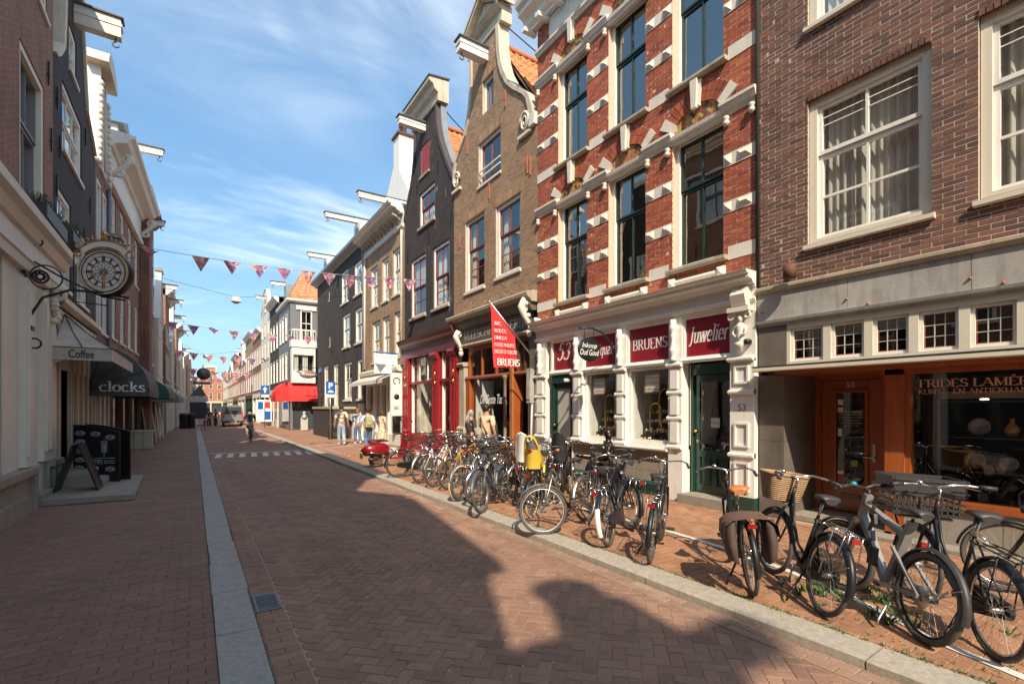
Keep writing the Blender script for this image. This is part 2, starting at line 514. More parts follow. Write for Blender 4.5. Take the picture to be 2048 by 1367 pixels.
def seen(q):
 """size weight of a piece at q: bigger where it shows larger, 0 outside the picture"""
 d = Vector(q) - Vector((0, 0, EYE))
 zc = d.dot(cam_f)
 if zc < .3:
  return 0
 x, y = d.dot(cam_r) / zc * 967 + 1024, 814 - d.z / zc * 967
 return 1 / zc if -10 < x < 2058 and -10 < y < 1377 else 0
# ------------------------------------------------------------------ lettering
_font_cache = {}
def text_polys(body, size=1.0, shear=0.0, bold=0.0):
 key = (body, shear, bold)
 if key not in _font_cache:
  cu = bpy.data.curves.new('lettering', 'FONT')
  cu.body = body
  cu.size = 1.0
  cu.shear = shear
  cu.offset = bold
  cu.resolution_u = 3
  cu.fill_mode = 'FRONT'
  o = bpy.data.objects.new('lettering', cu)
  me = o.to_mesh()
  _font_cache[key] = ([tuple(q.co[:2]) for q in me.vertices], [tuple(p_.vertices) for p_ in me.polygons])
  o.to_mesh_clear()
  bpy.data.objects.remove(o)
  bpy.data.curves.remove(cu)
 v, f = _font_cache[key]
 return [(a * size, b * size) for a, b in v], f
def arc(cx_, cy_, rx, ry, a0, a1, n=9):
 return [(cx_ + rx * math.cos(R(a0 + (a1 - a0) * i / n)), cy_ + ry * math.sin(R(a0 + (a1 - a0) * i / n))) for i in range(n + 1)]
GL = {  # advance, strokes (polylines on a cap height of 1)
 'A': (.86, [[(.06, 0), (.42, 1)], [(.42, 1), (.80, 0)], [(.2, .36), (.64, .36)]]),
 'B': (.74, [[(.14, 0), (.14, 1)], [(.14, 1), (.36, 1)] + arc(.36, .76, .24, .24, 90, -90) + [(.14, .52)], [(.14, .52), (.38, .52)] + arc(.38, .26, .28, .26, 90, -90) + [(.14, 0)]]),
 'C': (.80, [arc(.44, .5, .38, .5, 42, 318, 16)]),
 'D': (.84, [[(.14, 0), (.14, 1)], [(.14, 1), (.34, 1)] + arc(.34, .5, .42, .5, 90, -90, 14) + [(.14, 0)]]),
 'E': (.68, [[(.14, 0), (.14, 1)], [(.14, 1), (.58, 1), (.58, .86)], [(.14, .52), (.48, .52)], [(.14, 0), (.60, 0), (.60, .16)]]),
 'F': (.64, [[(.14, 0), (.14, 1)], [(.14, 1), (.58, 1), (.58, .84)], [(.14, .52), (.48, .52)]]),
 'G': (.86, [arc(.44, .5, .38, .5, 42, 330, 16) + [(.77, .42)], [(.77, .06), (.77, .42)]]),
 'H': (.86, [[(.14, 0), (.14, 1)], [(.70, 0), (.70, 1)], [(.14, .52), (.70, .52)]]),
 'I': (.34, [[(.17, 0), (.17, 1)]]),
 'J': (.46, [[(.28, 1), (.28, .1)] + arc(.12, .1, .16, .26, 0, -120, 6)]),
 'K': (.80, [[(.14, 0), (.14, 1)], [(.16, .44), (.66, 1)], [(.32, .6), (.74, 0)]]),
 'L': (.66, [[(.14, 0), (.14, 1)], [(.14, 0), (.58, 0), (.58, .18)]]),
 'M': (1.0, [[(.14, 0), (.14, 1)], [(.14, 1), (.49, .1)], [(.49, .1), (.84, 1)], [(.84, 0), (.84, 1)]]),
 'N': (.86, [[(.14, 0), (.14, 1)], [(.14, 1), (.72, 0)], [(.72, 0), (.72, 1)]]),
 'O': (.88, [arc(.44, .5, .38, .5, 0, 360, 20)]),
 'P': (.68, [[(.14, 0), (.14, 1)], [(.14, 1), (.34, 1)] + arc(.34, .74, .26, .26, 90, -90) + [(.14, .48)]]),
 'Q': (.88, [arc(.44, .5, .38, .5, 0, 360, 20), [(.46, .1), (.8, -.14)]]),
 'R': (.78, [[(.14, 0), (.14, 1)], [(.14, 1), (.34, 1)] + arc(.34, .75, .25, .25, 90, -90) + [(.14, .5)], [(.36, .5), (.72, 0)]]),
 'S': (.64, [arc(.33, .75, .22, .25, 20, 270, 10) + arc(.33, .25, .25, .25, 90, -160, 10)]),
 'T': (.74, [[(.37, 0), (.37, 1)], [(.06, .84), (.06, 1), (.68, 1), (.68, .84)]]),
 'U': (.84, [[(.14, 1), (.14, .3)] + arc(.42, .3, .28, .3, 180, 360, 10) + [(.70, 1)]]),
 'V': (.82, [[(.04, 1), (.42, 0)], [(.42, 0), (.78, 1)]]),
 'W': (1.14, [[(.04, 1), (.32, 0)], [(.32, 0), (.57, 1)], [(.57, 1), (.82, 0)], [(.82, 0), (1.1, 1)]]),
 'X': (.8, [[(.06, 1), (.72, 0)], [(.70, 1), (.08, 0)]]),
 'a': (.52, [arc(.24, .44, .16, .2, 150, 0, 7) + [(.40, .04)], arc(.22, .18, .16, .18, 50, 360, 12)]),
 'c': (.52, [arc(.28, .32, .22, .32, 42, 318, 14)]),
 'e': (.54, [[(.08, .34), (.48, .34)] + arc(.28, .33, .21, .32, 0, 318, 14)]),
 'i': (.30, [[(.15, 0), (.15, .64)], arc(.15, .88, .03, .03, 0, 360, 8)]),
 'k': (.60, [[(.14, 0), (.14, 1)], [(.16, .28), (.48, .64)], [(.26, .38), (.56, 0)]]),
 'l': (.30, [[(.15, 0), (.15, 1)]]),
 'n': (.62, [[(.14, 0), (.14, .64)], [(.14, .46)] + arc(.31, .44, .17, .2, 160, 0, 7) + [(.48, 0)]]),
 'o': (.58, [arc(.29, .32, .23, .32, 0, 360, 18)]),
 'q': (.60, [arc(.28, .32, .21, .32, 0, 360, 16), [(.49, -.3), (.49, .64)]]),
 'r': (.42, [[(.14, 0), (.14, .64)], [(.14, .42)] + arc(.32, .42, .18, .22, 170, 60, 6)]),
 's': (.46, [arc(.23, .48, .14, .16, 20, 270, 8) + arc(.23, .16, .16, .16, 90, -160, 8)]),
 't': (.38, [[(.18, .88), (.18, .14)] + arc(.29, .14, .11, .14, 180, 290, 6), [(.04, .64), (.34, .64)]]),
 'u': (.62, [[(.13, .64), (.13, .2)] + arc(.29, .2, .16, .2, 180, 350, 7), [(.48, 0), (.48, .64)]]),
 'w': (.82, [[(.04, .64), (.22, 0)], [(.22, 0), (.40, .64)], [(.40, .64), (.58, 0)], [(.58, 0), (.76, .64)]]),
 '3': (.56, [arc(.26, .76, .2, .24, 150, -90, 9) + arc(.26, .27, .24, .26, 90, -150, 9)]),
 '5': (.58, [[(.48, 1), (.14, 1), (.11, .56)] + arc(.26, .32, .24, .32, 120, -150, 11)]),
 '-': (.4, [[(.06, .34), (.32, .34)]]),
 ' ': (.36, []),
}
def serif_polys(body, size=1.0, thick=.15, thin=.055, shear=0.0, serif=True, track=0.0):
 """letters drawn with a broad nib: heavy uprights, light level strokes, bracketed feet"""
 v, f = [], []
 x0 = 0.0
 def quad(a, b, c, d):
  i = len(v)
  v.extend([a, b, c, d])
  f.append((i, i + 1, i + 2, i + 3))
 acc = {'É': 'E'}
 for ch in body:
  base = acc.get(ch, ch)
  adv, strokes = GL.get(base, GL['o'])
  strokes = list(strokes)
  if ch != base:
   strokes.append([(.28, 1.12), (.46, 1.28)])
  for k, st in enumerate(strokes):
   m = len(st)
   hw = []
   for i in range(m):
    a, b = st[max(0, i - 1)], st[min(m - 1, i + 1)]
    dx, dy = b[0] - a[0], b[1] - a[1]
    L = math.hypot(dx, dy) or 1
    w_ = thin + (thick - thin) * abs(dy) / L
    if base in 'AVWXMN' and m == 2 and dx * dy > 0 and abs(dx) > .05:
     w_ = thin * 1.1
    hw.append((-dy / L * w_ / 2, dx / L * w_ / 2))
   for i in range(m - 1):
    (ax, ay), (bx, by) = st[i], st[i + 1]
    (nx, ny), (mx, my) = hw[i], hw[i + 1]
    quad((x0 + ax + nx, ay + ny), (x0 + ax - nx, ay - ny), (x0 + bx - mx, by - my), (x0 + bx + mx, by + my))
   if serif and m >= 2:
    for (ex, ey), (qx, qy) in ((st[0], st[1]), (st[-1], st[-2])):
     if abs(ey - qy) > .5 * abs(ex - qx) and (abs(ey) < .01 or abs(ey - 1) < .01 or (abs(ey - .64) < .01 and ch.islower())) and abs(ey - qy) > .1:
      s_ = thin * .45
      c_ = s_ if ey < .3 else -s_
      q = thick * .5 + .085
      if ch.islower() and ey > .3:
       quad((x0 + ex - q, ey + c_ - s_), (x0 + ex, ey + c_ - s_), (x0 + ex, ey + c_ + s_), (x0 + ex - q, ey + c_ + s_))
      else:
       quad((x0 + ex - q, ey + c_ - s_), (x0 + ex + q, ey + c_ - s_), (x0 + ex + q, ey + c_ + s_), (x0 + ex - q, ey + c_ + s_))
  x0 += adv + track
 return [((a + b * shear) * size, b * size) for a, b in v], f
def put_text(mb, polys, org, right, up=(0, 0, 1), align='L', width=None, lift=0.0):
 """lay letter polygons at org; right and up span the sign; width squeezes to fit"""
 v, f = polys
 if not v:
  return mb
 xs = [a for a, _ in v]
 x0, x1 = min(xs), max(xs)
 k = width / (x1 - x0) if width else 1.0
 off = {'L': -x0, 'C': -(x0 + x1) / 2, 'R': -x1}[align]
 r_, u_ = Vector(right).normalized(), Vector(up).normalized()
 nn = r_.cross(u_)
 o = Vector(org)
 own = len(v) == 4 * len(f)               # stroke letters overlap: each stroke lies a hair above the last
 mb.add([o + r_ * ((a + off) * k) + u_ * b + nn * (lift + (.0002 * ((i // 4) % 12) if own else 0)) for i, (a, b) in enumerate(v)], f)
 return mb
RR = (0, -1, 0)      # reading direction on the right hand row
RL = (0, 1, 0)       # and on the left hand row
# ------------------------------------------------------------------ ground
M_pave_road = pieces('road_clinker', [(.245, .138, .090), (.272, .156, .103), (.222, .122, .081), (.29, .170, .114), (.255, .145, .096), (.20, .116, .082)], .8, var=.22, wear=(.33, .23, .16), tracks=.6)
M_pave_left = pieces('left_clinker', [(.20, .112, .076), (.215, .122, .083), (.19, .104, .071), (.225, .127, .086)], .8, var=.16, tracks=.4)  # even, darker clinker of the left pavement
M_pave_right = pieces('sidewalk_clinker', [(.29, .142, .076), (.33, .172, .094), (.255, .122, .066), (.36, .195, .108), (.25, .125, .072)], .8, var=.26, wear=(.42, .32, .21), tracks=.5)
M_pave_edge = pieces('gutter_clinker', [(.25, .155, .105), (.30, .19, .13), (.215, .13, .088), (.34, .23, .16)], .85, var=.22)
M_joint = P('joint_sand', (.40, .28, .19), .95, var=.25, scale=18, bump=.3)
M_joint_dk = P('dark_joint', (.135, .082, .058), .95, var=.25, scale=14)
M_joint_rd = P('road_joint', (.36, .25, .18), .95, var=.3, scale=14)
def paver_far(name, c1, c2, mortar, rot):
 m, t = newmat(name)
 g = t.n('ShaderNodeNewGeometry').outputs['Position']
 v = t.n('ShaderNodeMapping', None, Vector=g, Rotation=(0, 0, rot)).outputs[0]
 br = t.n('ShaderNodeTexBrick', {'offset': .5}, Vector=v, Color1=tuple(c1) + (1,), Color2=tuple(c2) + (1,), Mortar=tuple(mortar) + (1,), Scale=1.0, Mortar_Size=.004,
    Mortar_Smooth=.2, Brick_Width=.21, Row_Height=.105)
 n1 = t.noise(g, .8, 6, .6)
 k = t.ramp(n1, .25, .75, .78, 1.18)
 c = t.mix(1.0, br.outputs[0], t.n('ShaderNodeCombineColor', None, Red=k, Green=k, Blue=k).outputs[0], 'MULTIPLY')
 finish(t, c, .85, 0, br.outputs[1], .15, .006)
 return m
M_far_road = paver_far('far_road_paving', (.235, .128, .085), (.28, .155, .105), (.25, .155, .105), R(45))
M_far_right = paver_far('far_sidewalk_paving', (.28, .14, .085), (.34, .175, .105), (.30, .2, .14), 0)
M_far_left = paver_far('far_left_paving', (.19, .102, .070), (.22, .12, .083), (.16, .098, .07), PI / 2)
ground = MB()
ground.box(-400, 400, -120, 700, -.6, -.05)
tag(ground.build('ground', P('earth', (.16, .11, .085), .95)), kind='structure')
def flat(name, x0, x1, y0, y1, z, m):
 b = MB()
 b.box(x0, x1, y0, y1, -.045, z)
 return tag(b.build(name, m), kind='structure')
NEAR = 19.0
road = flat('road', .47, 4.02, -22, NEAR, -.007, M_joint_rd)
road_far = flat('road', .47, 4.02, NEAR, 170, 0, M_far_road)
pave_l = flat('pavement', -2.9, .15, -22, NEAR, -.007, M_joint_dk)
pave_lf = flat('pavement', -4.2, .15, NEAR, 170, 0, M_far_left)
side_r = flat('sidewalk', 4.32, 9.2, -22, NEAR, .073, M_joint)
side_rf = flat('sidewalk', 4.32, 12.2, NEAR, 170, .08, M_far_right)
def clip_poly(p, x0, x1, y0, y1):
 for ax, lim, sg in ((0, x0, 1), (0, x1, -1), (1, y0, 1), (1, y1, -1)):
  out = []
  for i in range(len(p)):
   a, b = p[i], p[(i + 1) % len(p)]
   da, db = sg * (a[ax] - lim), sg * (b[ax] - lim)
   if da >= 0:
    out.append(a)
   if (da > 0 > db) or (da < 0 < db):
    k = da / (da - db)
    out.append((a[0] + (b[0] - a[0]) * k, a[1] + (b[1] - a[1]) * k))
  p = out
  if len(p) < 3:
   return []
 return p
def area(p):
 return abs(sum(p[i][0] * p[(i + 1) % len(p)][1] - p[(i + 1) % len(p)][0] * p[i][1] for i in range(len(p)))) / 2
def paver_mesh(mb, p, z, drop=.03, ch=.006):
 """one stone: top pulled in a little, rounded shoulder, sides down into the joint"""
 n = len(p)
 cx_, cy_ = sum(q[0] for q in p) / n, sum(q[1] for q in p) / n
 r_ = max(.02, min(math.hypot(q[0] - cx_, q[1] - cy_) for q in p))
 k = 1 - ch / r_ * 1.2
 tx, ty = rnd.gauss(0, .012), rnd.gauss(0, .012)
 h = rnd.gauss(0, .0012)
 zt = lambda x, y: z + h + (x - cx_) * tx + (y - cy_) * ty
 top = [(cx_ + (x - cx_) * k, cy_ + (y - cy_) * k) for x, y in p]
 v = [(x, y, zt(x, y)) for x, y in top] + [(x, y, zt(x, y) - .004) for x, y in p] + [(x, y, z - drop) for x, y in p]
 f = [tuple(range(n))] + [(i + n, (i + 1) % n + n, (i + 1) % n, i) for i in range(n)] + [(i + 2 * n, (i + 1) % n + 2 * n, (i + 1) % n + n, i + n) for i in range(n)]
 return mb.add(v, f)
def lay(parent, polys, z, m, limit=300):
 """the stones that show largest become parts of the paving, the others one joined part"""
 ps = []
 for p in polys:
  if area(p) < .0008:
   continue
  if sum(p[i][0] * p[(i + 1) % len(p)][1] - p[(i + 1) % len(p)][0] * p[i][1] for i in range(len(p))) < 0:
   p = p[::-1]
  c_ = (sum(q[0] for q in p) / len(p), sum(q[1] for q in p) / len(p), z)
  ps.append((seen(c_) * (1 if area(p) > .012 else .4), c_, p))
 ps.sort(key=lambda q: -q[0])
 lib = {}
 rest = MB()
 for i, (s_, c_, p) in enumerate(ps):
  if i < limit and s_ > 0:
   key = tuple((round(x - c_[0], 3), round(y - c_[1], 3)) for x, y in p)
   lst = lib.setdefault(key, [])
   if len(lst) < 6:
    b = MB()
    paver_mesh(b, [(x - c_[0], y - c_[1]) for x, y in p], 0)
    lst.append(b.mesh('paving_brick', m))
    me = lst[-1]
   else:
    me = rnd.choice(lst)
   child('brick', me, parent, c_)
  else:
   paver_mesh(rest, p, z)
 rest.build('brick_paving', m, parent, kind='stuff')
def rect(cx_, cy_, lx, ly, a=0.0):
 ca, sa = math.cos(a), math.sin(a)
 return [(cx_ + ca * x - sa * y, cy_ + sa * x + ca * y) for x, y in ((-lx / 2, -ly / 2), (lx / 2, -ly / 2), (lx / 2, ly / 2), (-lx / 2, ly / 2))]
def herring(x0, x1, y0, y1, wd, a, gap=.005, ox=0.0):
 out = []
 ca, sa = math.cos(a), math.sin(a)
 cs = [(x, y) for x in (x0, x1) for y in (y0, y1)]
 us = [(x * ca + y * sa) / wd for x, y in cs]
 vs = [(-x * sa + y * ca) / wd for x, y in cs]
 for r_ in range(int(min(vs)) - 2, int(max(vs)) + 3):
  for c_ in range(int(min(us)) - 2, int(max(us)) + 3):
   k = (c_ - r_) % 4
   if k == 0:
    u, v, lx, ly = c_ + 1, r_ + .5, 2, 1
   elif k == 2:
    u, v, lx, ly = c_ + .5, r_, 1, 2
   else:
    continue
   px_, py_ = (u * ca - v * sa) * wd, (u * sa + v * ca) * wd
   if not (x0 - .2 < px_ < x1 + .2 and y0 - .2 < py_ < y1 + .2):
    continue
   p = clip_poly(rect(px_, py_, lx * wd - gap, ly * wd - gap, a), x0, x1, y0, y1)
   if p:
    out.append(p)
 return out
def bond(x0, x1, y0, y1, lx, ly, gap=.005, along='x'):
 out = []
 if along == 'x':
  j = 0
  y = y0
  while y < y1 - .01:
   x = x0 - (lx / 2 if j % 2 else 0)
   while x < x1:
    p = clip_poly(rect(x + lx / 2, y + ly / 2, lx - gap, ly - gap), x0, x1, y0, y1)
    if p:
     out.append(p)
    x += lx
   y += ly
   j += 1
 else:
  out = [[(b, a) for a, b in p] for p in bond(y0, y1, x0, x1, lx, ly, gap, 'x')]
 return out
Y0 = 1.2
lay(road, herring(.712, 3.78, Y0, NEAR, .105, R(45)), 0, M_pave_road)
gut = bond(.475, .70, Y0, NEAR, .225, .105)
lay(road, gut, .002, M_pave_road, 60)
lay(road, bond(3.79, 4.015, Y0, NEAR, .21, .105, along='y'), .002, M_pave_edge, 90)
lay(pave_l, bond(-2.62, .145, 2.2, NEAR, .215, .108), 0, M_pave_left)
lay(side_r, herring(4.325, 7.9, .2, NEAR, .105, R(0)), .08, M_pave_right)
# pale flush band on the left, kerb on the right, stone by stone
band = tag(MB().box(.152, .468, -22, 2.5, -.04, .012).build('kerb', M_band), kind='structure')
ks = MB()
for i in range(64):
 y = 2.5 + i * 1.06
 b = MB()
 dx = rnd.gauss(0, .002)
 b.add([(.15 + dx, y + .006, -.04), (.47 + dx, y + .006, -.04), (.47 + dx, y + 1.052, -.04), (.15 + dx, y + 1.052, -.04),
     (.153 + dx, y + .007, .014), (.46 + dx, y + .007, .009), (.46 + dx, y + 1.053, .009), (.153 + dx, y + 1.053, .014)],
    [(0, 3, 2, 1), (4, 5, 6, 7), (0, 1, 5, 4), (1, 2, 6, 5), (2, 3, 7, 6), (3, 0, 4, 7)])
 b.v = [q + Vector((rnd.gauss(0, .004), rnd.gauss(0, .002), rnd.gauss(0, .0015))) for q in b.v]
 b.build('kerbstone', M_band, band)
kerb = tag(MB().box(4.03, 4.31, -22, .49, -.04, .085).build('kerb', M_kerb), kind='structure')
for i in range(70):
 y = .49 + i * 1.01
 b = MB()
 dx, dz = rnd.gauss(0, .003), rnd.gauss(0, .002)
 x0, x1 = 4.02 + dx, 4.318 + dx
 b.add([(x0, y + .004, -.04), (x1, y + .004, -.04), (x1, y + 1.006, -.04), (x0, y + 1.006, -.04),
     (x0, y + .004, .068 + dz), (x0, y + 1.006, .068 + dz), (x0 + .02, y + .010, .087 + dz), (x1, y + .010, .089 + dz), (x1, y + 1.0, .089 + dz), (x0 + .02, y + 1.0, .087 + dz)],
    [(0, 3, 2, 1), (0, 4, 5, 3), (4, 6, 9, 5), (6, 7, 8, 9), (0, 1, 7, 6, 4), (3, 5, 9, 8, 2), (1, 2, 8, 7)])
 b.v = [q + Vector((rnd.gauss(0, .003), rnd.gauss(0, .002), rnd.gauss(0, .002))) for q in b.v]
 b.build('kerbstone', M_kerb, kerb)
MB().box(.15, .47, 70, 170, -.045, .012).build('kerbstone', M_band, band)
MB().box(4.02, 4.318, 71.2, 170, -.045, .088).build('kerbstone', M_kerb, kerb)
# white boundary line of the bicycle bay, crossing marks, parking dots
M_line = P('worn_road_paint', (.62, .60, .55), .8, var=.12, scale=9, grime=.3)
ml = MB()
pts = [(4.55, .6), (4.75, 1.25), (5.28, 2.2), (5.62, 3.3), (5.76, 4.6), (5.78, 7), (5.78, 13)]
for i in range(len(pts) - 1):
 (ax, ay), (bx, by) = pts[i], pts[i + 1]
 ml.poly([(ax - .045, ay, .0868), (ax + .045, ay, .0868), (bx + .045, by, .0868), (bx - .045, by, .0868)])
for i in range(17):
 for k, x in enumerate((4.75, 5.9)):
  y = 18.2 + i * .34
  if rnd.random() > .15:
   ml.poly([(x, y, .0845), (x + .1, y, .0845), (x + .1, y + .12, .0845), (x, y + .12, .0845)])
ml.poly([(5.1, 22.2, .0845), (7.2, 24.4, .0845), (7.2, 24.5, .0845), (5.1, 22.3, .0845)])
ml.poly([(4.4, 24.2, .0845), (6.1, 24.2, .0845), (6.1, 24.3, .0845), (4.4, 24.3, .0845)])
tag(ml.build('line_marking', M_line), kind='structure')
cr = MB()
for i in range(9):
 x = .62 + i * .40
 cr.poly([(x, 21.0 - .05 * i, .004), (x + .2, 21.0 - .05 * i, .004), (x + .34, 22.6 - .05 * i, .004), (x + .14, 22.6 - .05 * i, .004)])
cr.poly([(.5, 23.0, .004), (3.9, 22.5, .004), (3.9, 22.7, .004), (.5, 23.2, .004)])
tag(cr.build('crossing_marking', M_line), kind='structure')
for yy in (31.5, 33.6):
 tag(MB().poly([(.6, yy, .004), (3.9, yy - .3, .004), (3.9, yy - .2, .004), (.6, yy + .1, .004)]).build('line_marking', M_line), kind='structure')
# drain grate in the gutter
dg = thing('drain_grate', 'iron drain grate with slots in the gutter beside the pale band', 'drain', (.58, 5.18, 0))
b = MB()
b.box(.49, .69, 4.98, 5.40, -.03, .004)
b.build('pit', M_dark, dg)
b = MB()
for x0, x1, y0, y1 in ((.478, .50, 4.96, 5.42), (.672, .695, 4.96, 5.42), (.50, .672, 4.96, 4.985), (.50, .672, 5.395, 5.42)):
 b.box(x0, x1, y0, y1, -.02, .011)
b.build('frame', M_steel_dk, dg)
for i in range(8):
 MB().box(.50, .672, 5.0 + i * .052, 5.026 + i * .052, -.02, .010).build('bar', M_steel_dk, dg)
# gum and specks trodden on the road, weeds in the joints
lt = MB()
for _ in range(160):
 x, y = rnd.uniform(.8, 3.6), rnd.uniform(2.6, 10) ** 1.0
 r_ = rnd.uniform(.006, .02)
 lt.lathe((x, y, .0015), [(r_, 0), (r_ * .8, .0022), (1e-4, .0026)], 7)
for _ in range(26):
 x, y = rnd.uniform(-2.2, .1), rnd.uniform(3.5, 9)
 r_ = rnd.uniform(.006, .014)
 lt.lathe((x, y, .0015), [(r_, 0), (r_ * .8, .0022), (1e-4, .0026)], 7)
tag(lt.build('litter', P('trodden_gum', (.34, .28, .24), .8)), kind='stuff')
wd = MB()
def tuft(x, y, z, h, n):
 for _ in range(n):
  a, l = rnd.uniform(0, 2 * PI), h * rnd.uniform(.5, 1)
  dx, dy = math.cos(a), math.sin(a)
  t_ = rnd.uniform(.3, .9)
  wdt = .004 + .06 * h * rnd.random()
  bx, by = x + rnd.gauss(0, .02), y + rnd.gauss(0, .02)
  wd.add([(bx - dy * wdt, by + dx * wdt, z), (bx + dy * wdt, by - dx * wdt, z), (bx + dx * l * t_ * .6 + dy * wdt, by + dy * l * t_ * .6 - dx * wdt, z + l * .7),
    (bx + dx * l * t_, by + dy * l * t_, z + l * rnd.uniform(.7, 1))], [(0, 1, 2, 3)])
for _ in range(420):
 tuft(4.325 + abs(rnd.gauss(0, .012)), rnd.uniform(.4, 9), .083, .022, 4)
for _ in range(34):
 tuft(rnd.gauss(5.15, .2), rnd.gauss(1.9, .35), .08, rnd.uniform(.03, .16), 9)
for _ in range(40):
 tuft(rnd.uniform(4.4, 5.1), rnd.uniform(.7, 2.2), .082, .025, 4)
tag(wd.build('weeds', M_leaf), kind='stuff')
# ------------------------------------------------------------------ facade kit
def outline_at(ol, z):
 if z <= ol[0][0]:
  return ol[0][1], ol[0][2]
 for (za, a0, a1), (zb, b0, b1) in zip(ol, ol[1:]):
  if za <= z <= zb:
   k = (z - za) / (zb - za) if zb > za else 0
   return a0 + (b0 - a0) * k, a1 + (b1 - a1) * k
 return ol[-1][1], ol[-1][2]
def cut(iv, a, b):
 out = []
 for p, q in iv:
  if b <= p or a >= q:
   out.append((p, q))
  else:
   if a > p:
    out.append((p, a))
   if b < q:
    out.append((b, q))
 return out
def wall(bld, fr, ol, openings, T, m, bricks=None, name='wall'):
 """wall slab with real openings; bricks = dict(mat, l, h, j, limit) lays every brick proud of the mortar.
 openings: (u0, u1, z0, z1), or a function of z giving (u0, u1) or None with .zs"""
 zs = {q[0] for q in ol}
 for o in openings:
  if callable(o):
   zs.update(o.zs)
  else:
   zs.update(o[2:4])
 lo, hi = ol[0][0], ol[-1][0]
 zs = sorted(z for z in zs if lo <= z <= hi)
 def ivs(z):
  a, b = outline_at(ol, z)
  iv = [(a, b)] if b - a > .01 else []
  for o in openings:
   if callable(o):
    q = o(z)
    if q:
     iv = cut(iv, *q)
   elif o[2] < z < o[3]:
    iv = cut(iv, o[0], o[1])
  return iv
 mb = MB()
 for za, zb in zip(zs, zs[1:]):
  if zb - za < 1e-5:
   continue
  e = (zb - za) * 1e-3
  A, B = ivs(za + e), ivs(zb - e)
  if len(A) != len(B):
   A = B = ivs((za + zb) / 2)
  for (a0, a1), (b0, b1) in zip(A, B):
   mb.prism(fr, [(a0, za), (a1, za), (b1, zb), (b0, zb)], 0, -T)
 w_ = mb.build(name, m, bld)
 if bricks:
  l, h, j = bricks['l'], bricks['h'], bricks['j']
  items = []
  k = 0
  z = lo
  while z + h <= hi + .02:
   zc = z + h / 2
   off = 0 if k % 2 else l / 2
   for a, b in ivs(zc):
    x = math.floor((a - off) / l) * l + off
    while x < b:
     p, q = max(x + j / 2, a), min(x + l - j / 2, b)
     if q - p > .02:
      items.append((p, q, z + j / 2, z + h - j / 2))
     x += l
   z += h
   k += 1
  sc = sorted(range(len(items)), key=lambda i: -seen(fr.p((items[i][0] + items[i][1]) / 2, 0, items[i][2])) * min(1, (items[i][1] - items[i][0]) / l + .3))
  lim = bricks.get('limit', 300)
  unit = MB().box(-.5, .5, -.5, .5, -.5, .5).mesh('brick', bricks['mat'])
  vs, fs = [], []
  for n_, i in enumerate(sc):
   p, q, za, zb = items[i]
   d = rnd.uniform(.0012, .0045)
   if n_ < lim:
    o = child('brick', unit, bld, fr.p((p + q) / 2, d / 2 - .01, (za + zb) / 2), rot=(rnd.gauss(0, .004), 0, rnd.gauss(0, .006)))
    o.scale = (d + .02, q - p, zb - za) if abs(fr.n.x) > .5 else (q - p, d + .02, zb - za)
   else:
    c0 = [fr.p(p, 0, za), fr.p(q, 0, za), fr.p(q, 0, zb), fr.p(p, 0, zb)]
    dd = fr.n * d
    b_ = len(vs)
    vs.extend(c0)
    tl = rnd.gauss(0, .0012)
    vs.extend([c0[0] + dd + fr.n * tl, c0[1] + dd - fr.n * tl, c0[2] + dd - fr.n * tl, c0[3] + dd + fr.n * tl])
    fs.extend([(b_ + 4, b_ + 5, b_ + 6, b_ + 7), (b_, b_ + 1, b_ + 5, b_ + 4), (b_ + 1, b_ + 2, b_ + 6, b_ + 5), (b_ + 2, b_ + 3, b_ + 7, b_ + 6), (b_ + 3, b_, b_ + 4, b_ + 7)])
  mb = MB()
  mb.v, mb.f, mb.sm, mb.mi = vs, fs, [False] * len(fs), [0] * len(fs)
  mb.build('brickwork', bricks['mat'], bld, kind='stuff')
 return w_
def curtain(win, fr, u0, u1, z0, z1, d, m, waves=9, amp=.035):
 n = int(waves * 8)
 b = MB()
 vs = []
 ph = rnd.random() * 6
 for i in range(n + 1):
  u = u0 + (u1 - u0) * i / n
  w_ = math.sin(i / n * waves * 2 * PI + ph) * amp + math.sin(i / n * waves * 5.1 + ph * 2) * amp * .4
  vs += [fr.p(u, d + w_, z0), fr.p(u, d + w_ * .8, z1)]
 b.add(vs, [(2 * i, 2 * i + 2, 2 * i + 3, 2 * i + 1) for i in range(n)], True)
 return b.build('curtain', m, win)
